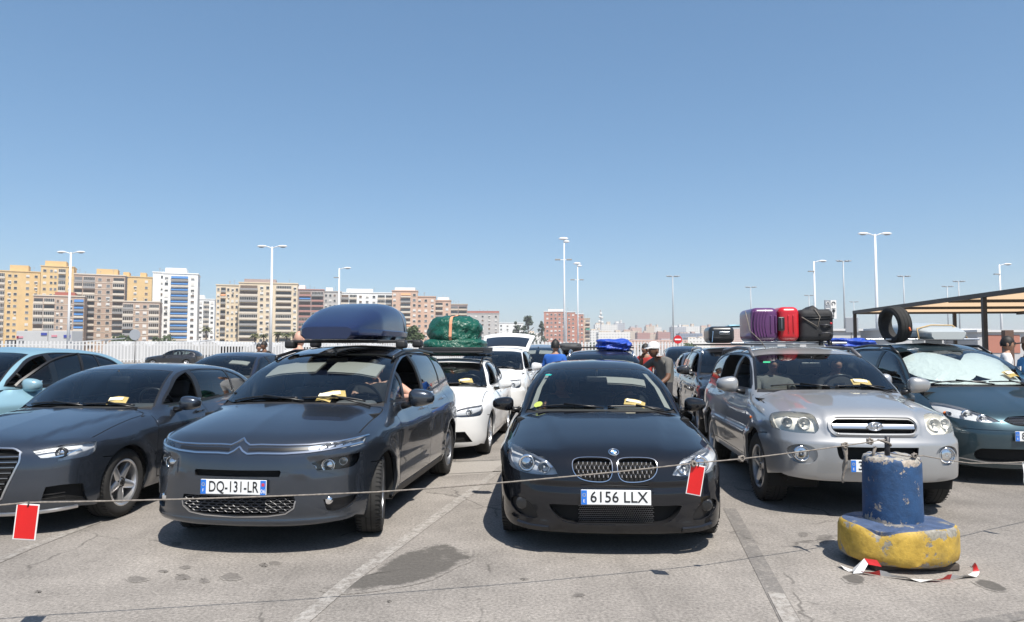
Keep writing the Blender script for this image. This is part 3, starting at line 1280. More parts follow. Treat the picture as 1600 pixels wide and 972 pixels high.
def paper(loc, w, h, rz, tilt, label, m=None, two=True):
    """ticket slip: a thin bent sheet with a paler second slip on it; root is one thing"""
    n = 6
    vs = []
    for i in range(n + 1):
        for j in (0, 1):
            u = i / n - 0.5
            vs.append((u * w, (j - 0.5) * h, 0.010 * math.cos(u * 5) + 0.004 * j))
    k = len(vs)
    vs += [(a, b_, c - 0.0012) for a, b_, c in vs]
    fs = [(2 * i, 2 * i + 2, 2 * i + 3, 2 * i + 1) for i in range(n)] + [(k + 2 * i, k + 2 * i + 1, k + 2 * i + 3, k + 2 * i + 2) for i in range(n)]
    o = mesh_obj('paper_slip', vs, fs, m or M_PAPERY, None, smooth=True)
    o.location = loc
    o.rotation_euler = (tilt, 0, rz)
    tag(o, label, 'paper', 'yellow slips behind windshields')
    if two:
        mesh_obj('printed_field', [(-w * .42, -h * .10, .0135), (w * .30, -h * .10, .0135), (w * .30, h * .34, .0155), (-w * .42, h * .34, .0155)], [(0, 1, 2, 3)], M_PAPERW, o)
    return o


def clip_y(poly, y0, y1):
    """keep the part of a (y, z) outline between y0 and y1"""
    def half(pl, c, keep_gt):
        out = []
        n = len(pl)
        for i in range(n):
            a, b = pl[i], pl[(i + 1) % n]
            ia = (a[0] > c) if keep_gt else (a[0] < c)
            ib = (b[0] > c) if keep_gt else (b[0] < c)
            if ia:
                out.append(a)
            if ia != ib:
                t = (c - a[0]) / (b[0] - a[0])
                out.append((c, a[1] + (b[1] - a[1]) * t))
        return out
    pl = [tuple(p[:2]) for p in poly]
    return half(half(pl, y0, True), y1, False)


def grow(poly, d):
    P = [np.array(p[:2], float) for p in poly]
    n = len(P)
    A = sum(P[i][0] * P[(i + 1) % n][1] - P[(i + 1) % n][0] * P[i][1] for i in range(n))
    sg = 1 if A > 0 else -1
    out = []
    for i in range(n):
        e1 = P[i] - P[i - 1]
        e2 = P[(i + 1) % n] - P[i]
        n1 = np.array((e1[1], -e1[0])) / (np.linalg.norm(e1) + 1e-9)
        n2 = np.array((e2[1], -e2[0])) / (np.linalg.norm(e2) + 1e-9)
        m = n1 + n2
        m = m / max(0.6, (m @ m) / 2 + 1e-9) if (m @ m) > 1e-6 else n1
        out.append(P[i] + sg * m * d)
    return out


def side_std(dlo, yd0, yB, yC, belt, zs, b, bw=0.05, door_rear=None, quarter=None, strip=None, clad=None, smooth=5, seam=.62):
    """doors, side windows and shut lines of a five-door side; dlo = outline of the side glass"""
    D = smooth_poly(dlo, smooth)
    bz = Curve(belt)
    f = []
    yr0 = b.yr - b.R - b.arch - 0.02
    ye = door_rear or (b.yr - 0.02)
    la = [(yd0 + 0.04, zs), (yd0, zs + 0.12), (yd0 - 0.005, 0.62), (yd0 + 0.03, float(bz(yd0)) + 0.0)]
    lb = [(yB, zs), (yB - 0.005, 0.55), (yB, float(bz(yB)))]
    lc = [(yr0 - 0.02, zs), (yr0 + 0.0, zs + 0.14), (yr0 + 0.07, b.R + 0.22), (yr0 + 0.2, b.R + b.arch + 0.19), (ye, 0.78), (ye + 0.03, float(bz(ye)))]
    la, lb, lc = (smooth_poly(q, 5, closed=False) for q in (la, lb, lc))
    beltl = lambda y0, y1: [(y, float(bz(y))) for y in np.linspace(y0, y1, 8)]
    f.append(('door_a', list(la) + beltl(la[-1][0], yB) + list(lb)[::-1]))
    f.append(('door_b', list(lb) + beltl(yB, lc[-1][0]) + list(lc)[::-1]))
    if clad:
        f.append(('clad', clad))
    if strip:
        f.append(('strip', strip))
    f.append(('frame', grow(D, 0.022)))
    if quarter:
        f.append(('win_q', clip_y(D, -9, quarter - 0.035)))
    f.append(('win_a', clip_y(D, quarter + 0.035 if quarter else -9, yB - bw)))
    f.append(('win_b', clip_y(D, yB + bw, yC - 0.02)))
    f.append(('win_c', clip_y(D, yC + 0.02, 9)))
    g = 0.009
    for q in (la, lb, lc):
        f.append(('gap', strip_poly(q, g)))
    f.append(('gap', strip_poly([(la[0][0], zs), (lc[0][0], zs)], g)))
    f.append(('gap', strip_poly([(b.yf - .75, seam + .01), (b.yf - .5, seam), (b.yf - .2, seam - .03)], g)))
    return f


def std_sill(b, z=0.21):
    return [(b.yr + 0.5, z + 0.03), (b.yr, z), (b.yf, z), (b.yf - 0.45, z + 0.0)]

# ------------------------------------------------------------------ black saloon in the middle
def bmw():
    def hood_detail(ax, y):
        xc = 0.36 + 0.20 * np.clip(y / 1.4, 0, 1)
        return 0.014 * sstep((xc - ax) / 0.10 + 0.5) * sstep((y - 0.02) / 0.3) * sstep((1.7 - y) / 0.3)

    def front_detail(ax, z):
        # lower lip sides stick out a little
        return -0.02 * sstep((ax - 0.42) / 0.1) * sstep((0.27 - z) / 0.05) + 0.012 * sstep(1 - np.abs(z - 0.53) / 0.03) * sstep((0.7 - ax) / 0.2)

    b = Body(L=4.84, hw=0.923, R=0.325, yf=0.84, yr=3.73, arch=0.035, flare=0.012, zb=0.17,
             plan=[(0, .86), (.5, .905), (1, .918), (2.5, .923), (4, .905), (4.8, .84)],
             sec=[(.15, .075), (.25, .04), (.4, .008), (.55, 0), (.72, 0), (.85, .02), (.95, .055), (1.05, .12)],
             front=[(.12, .10), (.18, .045), (.26, .012), (.40, 0), (.52, .008), (.62, .035), (.72, .07), (.80, .13)],
             fplan=[(0, 0), (.3, .018), (.5, .06), (.65, .125), (.78, .235), (.86, .38), (.93, .7)],
             rear=[(.2, .10), (.5, 0), (.8, .03), (1.0, .10)],
             hood=[(0, .69), (.1, .745), (.3, .805), (.7, .875), (1.1, .93), (1.45, .97), (1.8, .985), (3, .985), (4, 1.0), (4.4, 1.01), (4.84, .97)],
             crown=[(0, 0), (.4, .012), (.65, .035), (.8, .075), (.92, .15)],
             ws=[(.90, 1.34), (1.2, 1.84), (1.40, 2.25), (1.6, 2.75)], wsplan=[(0, 0), (.35, .035), (.55, .10), (.75, .22)],
             roof=[(1.8, 1.35), (2.25, 1.39), (2.7, 1.43), (3.1, 1.435), (3.6, 1.40), (4.2, 1.28)], rcrown=[(0, 0), (.3, .012), (.5, .036), (.62, .07)],
             gw=[(.9, .80), (1.05, .765), (1.25, .685), (1.42, .595), (1.5, .55)], gplan=[(0, 0), (2.6, 0), (4.3, -.06)],
             rw=[(.95, 4.4), (1.2, 4.0), (1.42, 3.45)], rwplan=[(0, 0), (.6, .08)],
             k_sf=.10, k_t=.09, k_ap=.07, k_r=.13, k_u=.045, detail_side=None, detail_front=front_detail, detail_hood=hood_detail)
    b.place((0.775, 5.42, 0), -0.055)
    kid = smooth_poly([(.020, .690), (.036, .722), (.10, .733), (.25, .731), (.308, .715), (.320, .675), (.305, .625), (.265, .588), (.19, .568), (.09, .566), (.042, .585), (.022, .63)], 4)
    head = smooth_poly([(.82, .780, 1), (.72, .772), (.613, .748), (.515, .714), (.465, .665), (.432, .612, 1), (.52, .602), (.665, .603), (.77, .620), (.832, .66), (.845, .72)], 4)
    intake = smooth_poly([(-.50, .385, 1), (-.46, .392), (.46, .392), (.50, .385, 1), (.47, .33), (.40, .27), (.30, .250), (0, .245), (-.30, .250), (-.40, .27), (-.47, .33)], 4)
    fog = smooth_poly([(.585, .285), (.625, .365), (.68, .408), (.76, .412), (.80, .385), (.79, .33), (.72, .285), (.65, .268)], 4)
    hood_edge = [(.85, .800), (.72, .788), (.61, .763), (.51, .730), (.44, .722), (.30, .745), (.0, .748)]
    S = dict(paint=paint('paint_black', (0.006, 0.007, 0.010), metal=0.0, rough=0.35, dust=0.006), hero=True, ds=0.05, dsf=0.035,
             front_half=[(0, .175), (.40, .175), (.70, .185), (.83, .205), (.880, .33), (.890, .5), (.885, .64)] + hood_edge, corner=7, front_low=3,
             rear_half=[(0, .25), (.70, .25), (.78, .5), (.78, .9), (.72, .98), (0, 1.0)], rcorner=4, rear_low=1,
             rail=[(.868, .62), (.872, .9), (.868, 1.2), (.842, 1.42), (.778, 1.56), (.715, 1.76), (.65, 2.02), (.602, 2.30), (.585, 2.6), (.58, 3.1), (.58, 3.5), (.62, 3.85), (.70, 4.2), (.74, 4.45)],
             sill=[(4.3, .24), (3.7, .21), (.84, .20), (.5, .19)],
             front_feats=[('kidney', kid, 2), ('head', head, 2), ('intake', intake, 0), ('fog', fog, 2)],
             cowl_y=1.36, cowl_z=.97, ws_top=(1.36, 2.22), mirror=(.975, 1.95, 1.0), mirror_size=(.22, .17, .135),
             visors=[(.10, .50, 1.98, 2.13, M_VISOR)], spokes=(5, .03, .13), steer=0.0, m_seat=M_SEATB)
    wsl = [(0, 1.44), (.35, 1.475), (.60, 1.565), (.715, 1.66, 1), (.64, 1.95), (.545, 2.29, 1), (.3, 2.235), (0, 2.205)]
    wsp = smooth_poly(wsl, 4, closed=False)
    wsf = mirror_line(wsp)
    hoodp = [(0, 0.05)]
    hl = smooth_poly([(.845, .44), (.835, .55), (.80, .8), (.775, 1.15), (.76, 1.42), (.60, 1.49), (.35, 1.40), (0, 1.365)], 5, closed=False)
    hood_out = mirror_line([(0, -.2), (.95, -.2), (.95, .40)] + list(hl))
    cowl = mirror_line([(0, 1.365), (.35, 1.40), (.60, 1.49), (.74, 1.60), (.715, 1.665), (.60, 1.56), (.35, 1.47), (0, 1.435)])
    S['top_feats'] = [('hood', hood_out, 0), ('wsb', grow(wsf, .022), 0), ('cowl', cowl, 0), ('ws', wsf, 0), ('gap', strip_poly(hl[:-6], .009), 1)]
    dlo = [(1.80, 1.0, 1), (2.6, 1.005), (3.5, 1.02), (3.98, 1.04, 1), (3.75, 1.22), (3.45, 1.325), (2.9, 1.355), (2.5, 1.335), (2.2, 1.25)]
    S['side_feats'] = side_std(dlo, 1.42, 2.62, 3.6, [(1, .95), (4.5, 1.0)], .27, b)
    root, cf, ct, cs = build_car(b, S, 'black_saloon', 'black saloon with twin studded grilles at the rope, next to the bollard')
    # kidney grilles: black back, chrome rim, rows of bright studs
    for sfx, sg in (('_r', 1), ('_l', -1)):
        g = recess(cf, 'kidney' + sfx, root, .035, 'grille')
        kp = [(p[0] * sg, p[1]) for p in kid]
        strip_on(b, 'front', list(kp) + [kp[0]], .007, .005, M_CHROME, 'chrome_surround', g)
        st = MB()
        lines = MB()
        inner = np.array(grow(kid, -0.012))
        for r in range(6):
            for c in range(9):
                x = .035 + c * .034 + (.017 if r % 2 else 0)
                z = .575 + r * .030
                if in_poly(np.array([[x, z]]), inner)[0]:
                    X = b.one('front', x * sg, z)
                    st.rbox((X[0], X[1] + .008, X[2]), (.0085, .014, .022), .003, n=1)
                    for dx, dz in ((.017, .030), (-.017, .030)):
                        if in_poly(np.array([[x + dx, z + dz]]), inner)[0]:
                            Y2 = b.one('front', (x + dx) * sg, z + dz)
                            lines.tube([(X[0], X[1] + .016, X[2]), (Y2[0], Y2[1] + .016, Y2[2])], .0028, 4)
        st.build('chrome_stud', M_CHROME, g)
        lines.build('grille_mesh', M_LAMPDK, g)
    lamp_pair(b, cf, 'head', root, .05, M_LAMPIN, M_LENS, [(.685, .682, .066, 'proj'), (.545, .662, .047, 'bowl')])
    for sg in (1, -1):
        strip_on(b, 'front', [(sg * x, z) for x, z in [(.835, .770), (.72, .757), (.613, .733), (.52, .70), (.475, .658)]], .022, -.010, M_SATIN, 'headlight_brow', root)
    # lower intake with mesh, fog lamps
    it = recess(cf, 'intake', root, .06, 'lower_intake')
    ms = MB()
    for i in range(34):
        for j in range(9):
            x, z = -.27 + i * .0165 + (.008 if j % 2 else 0), .262 + j * .0145
            ms.tube([(x - .007, .055, z), (x, .052, z + .007), (x + .007, .055, z)], .0018, 3, cap=False)
    ms.build('intake_mesh', M_SATIN, it)
    for sg, sfx in ((1, '_r'), (-1, '_l')):
        fr = cf.part('fog_recess', M_TRIM, root, ['fog' + sfx], off=-.02)
        X = b.one('front', sg * .705, .372)
        q = MB().lathe([(0, 0), (.03, -.004), (.046, .006), (.05, .03)], 20, 'y', (X[0], X[1] + .004, X[2]))
        q.build('fog_lamp', M_LAMPDK, fr, smooth=True)
        MB().lathe([(0, -.004), (.044, -.001)], 20, 'y', (X[0], X[1], X[2])).build('fog_lens', M_LENS, fr, smooth=True)
    # corner lips
        strip_on(b, 'front', [(sg * .50, .205), (sg * .64, .205), (sg * .74, .215)], .05, .012, S['paint'], 'corner_lip', root)
    plate(root, '6156 LLX', (0.0, -.012, .458), None, tilt=-.03)
    # roundel on the hood edge
    X = b.one('top', 0, .155)
    N = b.normal(X[None])[0]
    rd = bpy.data.objects.new('emblem', None)
    rd.location = X + N * .002
    rd.rotation_euler = Vector(N).to_track_quat('Z', 'Y').to_euler()
    link(rd, root)
    MB().lathe([(.041, 0), (.041, .006), (.034, .008), (.034, .004)], 28).build('emblem_rim', M_CHROME, rd, smooth=True)
    MB().lathe([(0, .004), (.034, .004)], 28).build('emblem_field', mat('emblem_black', (.02, .02, .025), .2), rd)
    for k in range(4):
        a0 = k * math.pi / 2
        pts = [(0, 0)] + [(.023 * math.cos(a0 + t), .023 * math.sin(a0 + t)) for t in np.linspace(0, math.pi / 2, 7)]
        MB().add([(p[0], p[1], .0052) for p in pts], [tuple(range(len(pts)))]).build('emblem_quarter', M_WHITEP if k % 2 else mat('emblem_blue', (.05, .22, .55), .3), rd)
    for sg in (1, -1):
        A = b.lay('top', [(sg * x, y) for x, y in ((.700, 1.68), (.630, 1.95), (.540, 2.26))])
        C = b.lay('top', [(sg * x, y) for x, y in ((.640, 1.68), (.580, 1.95), (.495, 2.26))])
        X = [tuple(a - n * .03) for a, n in zip(list(A) + list(C), b.normal(np.vstack([A, C])))]
        MB().add(X, [(0, 1, 4, 3), (1, 2, 5, 4)]).build('pillar_lining', M_VISOR, root)
    wiper(b, root, (-.05, 1.50), (-.62, 1.60))
    wiper(b, root, (.60, 1.56), (.06, 1.50))
    return b, root, S


B_BMW, R_BMW, S_BMW = bmw()

# ------------------------------------------------------------------ grey people carrier with the navy roof box
def citroen():
    b = Body(L=4.6, hw=0.913, R=0.33, yf=0.88, yr=3.72, arch=0.03, flare=0.014, zb=0.20,
             plan=[(0, .85), (.5, .895), (1, .910), (2.5, .913), (4, .895), (4.6, .82)],
             sec=[(.15, .08), (.25, .045), (.4, .01), (.6, 0), (.8, .0), (.95, .02), (1.05, .05), (1.15, .11)],
             front=[(.15, .12), (.22, .055), (.30, .012), (.40, 0), (.55, .0), (.68, .012), (.78, .035), (.86, .075), (.95, .16)],
             fplan=[(0, 0), (.3, .026), (.5, .08), (.65, .155), (.78, .27), (.86, .42), (.93, .75)],
             rear=[(.2, .08), (.5, 0), (.9, .02), (1.2, .12)],
             hood=[(0, .80), (.12, .87), (.35, .945), (.7, 1.02), (1.0, 1.065), (1.3, 1.085), (1.8, 1.06), (3, 1.08), (4.6, 1.13)],
             crown=[(0, 0), (.4, .018), (.65, .05), (.8, .10), (.92, .18)],
             ws=[(1.0, .90), (1.25, 1.36), (1.45, 1.85), (1.56, 2.28), (1.66, 2.95)], wsplan=[(0, 0), (.35, .04), (.55, .115), (.75, .25)],
             roof=[(1.6, 1.53), (2.2, 1.585), (2.8, 1.61), (3.4, 1.60), (4.2, 1.54), (4.6, 1.46)], rcrown=[(0, 0), (.4, .022), (.6, .06), (.7, .10)],
             gw=[(1.0, .825), (1.2, .79), (1.4, .715), (1.55, .64), (1.65, .58)], gplan=[(0, 0), (2.6, 0), (4.5, -.07)],
             rw=[(.9, 4.60), (1.2, 4.46), (1.5, 4.22)], rwplan=[(0, 0), (.6, .10)],
             k_sf=.12, k_t=.10, k_ap=.06, k_r=.14, k_u=.05, detail_side=lambda y, z: .010 * sstep(1 - np.abs(z - .86 - .03 * y) / .05) - .008 * sstep(1 - np.abs(z - .48) / .12), detail_hood=None,
             detail_front=lambda ax, z: -.022 * sstep((.295 - z) / .02) * sstep((z - .2) / .04) - .008 * sstep(1 - np.abs(z - .60) / .03) * sstep((ax - .40) / .08) + 0.016 * sstep((ax - 0.50) / 0.05) * sstep((0.76 - z) / 0.06) * sstep((z - 0.56) / 0.06))
    b.place((-2.09, 5.46, 0), -0.115)
    Z = lambda pts: b.pixfront([(250 + p[0] / 4.324, 640 + p[1] / 4.324, *p[2:]) for p in pts])
    drl = smooth_poly(Z([(1062, 284, 1), (1092, 246), (1180, 224), (1398, 166, 1), (1384, 226, 1), (1250, 258)]), 3)
    head = smooth_poly(Z([(1026, 362, 1), (1100, 338), (1180, 322), (1352, 288, 1), (1338, 345), (1300, 382), (1200, 402), (1062, 412, 1)]), 3)
    fog = smooth_poly(Z([(1103, 608, 1), (1335, 568, 1), (1325, 612), (1270, 660), (1190, 686), (1128, 680, 1)]), 3)
    slot = [(-.335, .600), (.335, .600), (.345, .635), (.335, .648), (-.335, .648), (-.345, .635)]
    inta = smooth_poly([(-.44, .455, 1), (.44, .455, 1), (.452, .40), (.41, .345), (.33, .318), (0, .308), (-.33, .318), (-.41, .345), (-.452, .40)], 3)
    S = dict(paint=paint('paint_graphite', (0.052, 0.064, 0.084), metal=0.75, rough=0.27, dust=0.02), hero=True, ds=0.05, dsf=0.035,
             front_half=[(0, .225), (.45, .228), (.70, .24), (.82, .26), (.868, .38), (.880, .55), (.878, .72), (.865, .880), (.70, .862), (.50, .848), (.25, .848), (0, .868)], corner=7, front_low=3,
             rear_half=[(0, .3), (.70, .3), (.78, .6), (.77, 1.0), (.72, 1.08), (0, 1.10)], rcorner=4, rear_low=1,
             rail=[(.885, .66), (.890, .85), (.880, 1.02), (.845, 1.18), (.800, 1.34), (.750, 1.62), (.695, 1.98), (.650, 2.35), (.632, 2.8), (.625, 3.4), (.62, 3.9), (.63, 4.2), (.68, 4.38)],
             sill=[(4.3, .27), (3.72, .23), (.88, .22), (.5, .23)],
             front_feats=[('drl', drl, 2), ('head', head, 2), ('slot', slot, 0), ('intake', inta, 0), ('fog', fog, 2)],
             cowl_y=.98, cowl_z=1.05, ws_top=(1.56, 2.15), mirror=(1.03, 1.66, 1.09), mirror_size=(.25, .19, .165), seat_y=2.15, seat_z=.42,
             visors=[(-.60, -.06, 1.68, 2.0, M_VISOR), (.06, .57, 1.68, 2.0, M_VISOR)], spokes=(5, .032, .12), m_rim=M_RIMD, steer=.24, mirror_sides=(1,), open_windows={False: ('win_a',)},
             m_win_b=M_GLASSD, m_win_c=M_GLASSD, m_handle=M_SATIN, m_dash=mat('dashboard_grey', (.10, .10, .105), .8))
    wsp = smooth_poly([(0, 1.06), (.4, 1.10), (.65, 1.20), (.765, 1.305, 1), (.71, 1.66), (.625, 2.22, 1), (.3, 2.13), (0, 2.10)], 4, closed=False)
    wsf = mirror_line(wsp)
    hl = smooth_poly([(.80, .38), (.795, .55), (.79, .8), (.785, 1.02), (.775, 1.20), (.65, 1.13), (.4, 1.03), (0, .985)], 5, closed=False)
    hood_out = mirror_line([(0, -.2), (.95, -.2), (.95, .30), (.80, .34)] + list(hl))
    cowl = mirror_line([(0, .985), (.4, 1.03), (.65, 1.13), (.78, 1.24), (.765, 1.31), (.65, 1.195), (.4, 1.095), (0, 1.055)])
    roofp = mirror_line([(0, 2.13), (.3, 2.16), (.60, 2.25), (.565, 2.7), (.55, 3.6), (0, 3.7)])
    S['top_feats'] = [('hood', hood_out, 0), ('wsb', grow(wsf, .02), 0), ('cowl', cowl, 0), ('ws', wsf, 0), ('roof', roofp, 0), ('gap', strip_poly(hl[:-6], .009), 1)]
    S['m_roof'] = mat('panoramic_roof_black', (.010, .010, .011), .08, coat=1)
    dlo = [(1.30, 1.085, 1), (2.2, 1.07), (3.2, 1.105), (4.22, 1.17, 1), (4.08, 1.36), (3.7, 1.475), (3.0, 1.51), (2.4, 1.485), (1.95, 1.395), (1.6, 1.26)]
    clad = [(1.25, .22), (3.3, .22), (3.3, .29), (1.25, .29)]
    S['side_feats'] = side_std(dlo, 1.38, 2.60, 3.62, [(1, 1.03), (4.5, 1.12)], .30, b, quarter=1.80, clad=clad, seam=.66)
    S['handles'] = {'door_a': (2.42, .93), 'door_b': (3.45, .96)}
    root, cf, ct, cs = build_car(b, S, 'grey_people_carrier', 'dark grey people carrier carrying a navy roof box, chevron badge on its nose')
    # two chrome lines that rise into chevrons at the middle
    up = [(0, .872), (.035, .845), (.075, .826), (.16, .829), (.35, .826), (.52, .826), (.70, .838), (.85, .858)]
    lo = [(0, .815), (.035, .785), (.075, .766), (.16, .770), (.35, .768), (.52, .776), (.66, .79), (.84, .815)]
    for q, w in ((up, .016), (lo, .017)):
        full = [(-x, z) for x, z in q[::-1]] + q[1:]
        strip_on(b, 'front', full, w, .008, mat('chevron_chrome', (.70, .71, .73), .16, metal=1), 'chevron_strip', root, ds=.02)
    md = [(a[0], (a[1] + c[1]) / 2) for a, c in zip(up, lo)][2:6]
    for sg in (1, -1):
        strip_on(b, 'front', [(sg * x, z) for x, z in md], .030, .003, M_TRIM, 'grille_slot', root, ds=.03)
    lamp_pair(b, cf, 'drl', root, .04, M_LAMPIN, M_LENS, (), name='running_light')
    for sg in (1, -1):
        for k in range(6):
            u = k / 5
            strip_on(b, 'front', [(sg * (.50 + u * .25), .795 + u * .018), (sg * (.535 + u * .25), .808 + u * .018)], .016, -.012, M_REFL, 'light_cell', root, ds=.02)
    lamp_pair(b, cf, 'head', root, .07, M_LAMPDK, M_LENS, [(.665, .668, .055, 'proj'), (.765, .690, .032, 'bowl'), (.56, .652, .028, 'bowl')])
    recess(cf, 'slot', root, .035, 'upper_slot')
    it = recess(cf, 'intake', root, .05, 'lower_intake')
    hx = MB()
    for r in range(7):
        for c in range(14):
            x = -.43 + c * .068 + (.034 if r % 2 else 0)
            z = .322 + r * .0215
            if in_poly(np.array([[x, z]]), grow(inta, -.015))[0]:
                y = float(b.cfront(z) + b.cfplan(abs(x))) + .018
                hp = [(x + dx, y, z + dz) for dx, dz in ((-.034, 0), (-.017, .0105), (.017, .0105), (.034, 0), (.017, -.0105), (-.017, -.0105))]
                hx.tube(hp + [hp[0]], .0036, 4, cap=False)
    hx.build('honeycomb', mat('grille_grey', (.06, .06, .065), .4), it)
    strip_on(b, 'front', [(-.452, .42), (-.44, .365), (-.38, .325), (-.25, .308), (0, .300), (.25, .308), (.38, .325), (.44, .365), (.452, .42)], .012, .006, M_SATIN, 'intake_rim', root, ds=.02)
    for sg, sfx in ((1, '_r'), (-1, '_l')):
        fr = recess(cf, 'fog' + sfx, root, .03, 'fog_recess', M_TRIM)
        X = b.one('front', sg * .66, .405)
        MB().lathe([(0, 0), (.02, -.004), (.034, .006), (.038, .03)], 18, 'y', (X[0], X[1] + .006, X[2])).build('fog_lamp', M_REFL, fr, smooth=True)
    plate(root, 'DQ-131-LR', (0.0, -.016, .528), None, tilt=-.02, right_band='06', left_letter='F')
    wiper(b, root, (.02, 1.09), (-.62, 1.18))
    wiper(b, root, (.62, 1.19), (.06, 1.10))
    # roof rails and cross bars that carry the box
    for sg in (1, -1):
        pts = [(sg * .632, 2.05), (sg * .622, 2.5), (sg * .612, 3.2), (sg * .60, 3.95)]
        X = b.lay('top', pts)
        MB().tube([tuple(X[0])] + [tuple(x + np.array((0, 0, .035))) for x in X[0:]] + [tuple(X[-1])], .018, 8).build('roof_rail', M_TRIM, root, smooth=True)
    for yy in (2.40, 3.10):
        zt = float(b.croof(yy)) + .045
        g = MB().rbox((0, yy, zt), (1.34, .075, .032), .012)
        for sg in (1, -1):
            g.rbox((sg * .625, yy, zt - .03), (.11, .14, .09), .03)
        g.build('cross_bar', M_BLACK, root, smooth=True)
    return b, root, S


B_CIT, R_CIT, S_CIT = citroen()

# ------------------------------------------------------------------ grey hatchback at the left edge
def audi():
    def side_d(y, z):
        # shoulder crease running from the headlight to the tail
        zc = .80 + .03 * (y / 4.3)
        return .010 * sstep(1 - np.abs(z - zc + .03) / .06) - .006 * sstep(1 - np.abs(z - .45) / .1)

    def hood_d(ax, y):
        xc = .40 + .24 * np.clip(y / 1.3, 0, 1)
        return 0.012 * sstep((xc - ax) / 0.08 + .5) * sstep(y / .3) * sstep((1.6 - y) / .3)

    b = Body(L=4.31, hw=0.893, R=0.318, yf=0.87, yr=3.505, arch=0.03, flare=0.012, zb=0.17,
             plan=[(0, .84), (.5, .878), (1, .890), (2.5, .893), (3.8, .875), (4.3, .80)],
             sec=[(.15, .075), (.25, .04), (.4, .008), (.55, 0), (.72, 0), (.85, .02), (.95, .055), (1.05, .12)],
             front=[(.12, .10), (.18, .05), (.26, .015), (.40, 0), (.55, .005), (.66, .025), (.74, .06), (.82, .13)],
             fplan=[(0, 0), (.3, .03), (.5, .085), (.65, .155), (.76, .26), (.84, .42), (.90, .7)],
             rear=[(.2, .08), (.5, 0), (.9, .03), (1.1, .15)],
             hood=[(0, .70), (.1, .755), (.3, .81), (.7, .88), (1.1, .935), (1.4, .965), (1.8, .975), (3, .985), (4.3, 1.0)],
             crown=[(0, 0), (.4, .012), (.65, .035), (.8, .075), (.90, .15)],
             ws=[(.90, 1.26), (1.15, 1.68), (1.36, 2.12), (1.55, 2.65)], wsplan=[(0, 0), (.35, .035), (.55, .10), (.75, .22)],
             roof=[(1.8, 1.33), (2.15, 1.365), (2.6, 1.395), (3.1, 1.385), (3.7, 1.33), (4.2, 1.22)], rcrown=[(0, 0), (.3, .012), (.5, .036), (.62, .07)],
             gw=[(.9, .785), (1.05, .75), (1.25, .675), (1.4, .59), (1.5, .54)], gplan=[(0, 0), (2.5, 0), (4.1, -.07)],
             rw=[(.9, 4.35), (1.15, 4.15), (1.38, 3.8)], rwplan=[(0, 0), (.6, .10)],
             k_sf=.10, k_t=.08, k_ap=.06, k_r=.12, k_u=.045, detail_side=side_d, detail_front=None, detail_hood=hood_d)
    b.place((-4.55, 5.98, 0), -0.075)
    Z = lambda pts: b.pixfront([(p[0] / 4.86, 660 + p[1] / 4.86, *p[2:]) for p in pts])
    head = smooth_poly(Z([(245, 212, 1), (420, 180), (560, 158), (738, 142, 1), (735, 185), (690, 245), (560, 275), (430, 297, 1), (455, 262, 1), (310, 272, 1)]), 3)
    grille = [(0, .735, 1), (.36, .728), (.43, .70, 1), (.44, .62), (.33, .33, 1), (.27, .30), (0, .298, 1)]
    grille = mirror_line(smooth_poly(grille, 3, closed=False))
    low = smooth_poly(Z([(345, 492, 1), (480, 472), (632, 460, 1), (668, 588, 1), (500, 592), (312, 592, 1)]), 3)
    S = dict(paint=paint('paint_slate', (0.052, 0.065, 0.088), metal=0.75, rough=0.27, dust=0.02), hero=True, ds=0.05, dsf=0.035,
             front_half=[(0, .175), (.42, .175), (.66, .19), (.79, .21), (.845, .33), (.862, .5), (.860, .63), (.842, .765), (.70, .772), (.55, .765), (.44, .755), (.25, .755), (0, .758)], corner=7, front_low=3,
             rear_half=[(0, .25), (.68, .25), (.76, .5), (.76, .9), (.70, .98), (0, 1.0)], rcorner=4, rear_low=1,
             rail=[(.845, .62), (.850, .85), (.846, 1.12), (.825, 1.32), (.765, 1.45), (.705, 1.64), (.64, 1.90), (.592, 2.18), (.575, 2.5), (.57, 3.0), (.57, 3.4), (.62, 3.75), (.68, 3.98)],
             sill=[(4.0, .25), (3.5, .21), (.87, .20), (.5, .19)],
             front_feats=[('head', head, 2), ('grille', grille, 0), ('lowi', low, 2)],
             cowl_y=1.29, cowl_z=.955, ws_top=(1.34, 2.12), mirror=(.985, 1.80, .985), mirror_size=(.22, .17, .145), seat_y=2.3, seat_z=.26,
             visors=[], spokes=(5, .036, 0), spin=.95, m_rim=mat('rim_silver', (.72, .72, .73), .28, metal=.85), steer=0.0, mirror_sides=(1,), open_windows={False: ('win_a',)}, m_handle=None)
    S['m_handle'] = S['paint']
    wsp = smooth_poly([(0, 1.36), (.35, 1.395), (.58, 1.475), (.70, 1.57, 1), (.62, 1.86), (.535, 2.19, 1), (.3, 2.135), (0, 2.11)], 4, closed=False)
    wsf = mirror_line(wsp)
    hl = smooth_poly([(.79, .42), (.785, .55), (.765, .8), (.75, 1.1), (.74, 1.34), (.58, 1.41), (.35, 1.33), (0, 1.29)], 5, closed=False)
    hood_out = mirror_line([(0, -.2), (.95, -.2), (.95, .34), (.79, .38)] + list(hl))
    cowl = mirror_line([(0, 1.29), (.35, 1.33), (.58, 1.41), (.725, 1.51), (.70, 1.575), (.58, 1.47), (.35, 1.39), (0, 1.355)])
    S['top_feats'] = [('hood', hood_out, 0), ('wsb', grow(wsf, .02), 0), ('cowl', cowl, 0), ('ws', wsf, 0), ('gap', strip_poly(hl[:-6], .009), 1)]
    dlo = [(1.66, .985, 1), (2.5, .99), (3.3, 1.01), (3.85, 1.05, 1), (3.65, 1.20), (3.3, 1.29), (2.8, 1.318), (2.4, 1.30), (2.05, 1.215)]
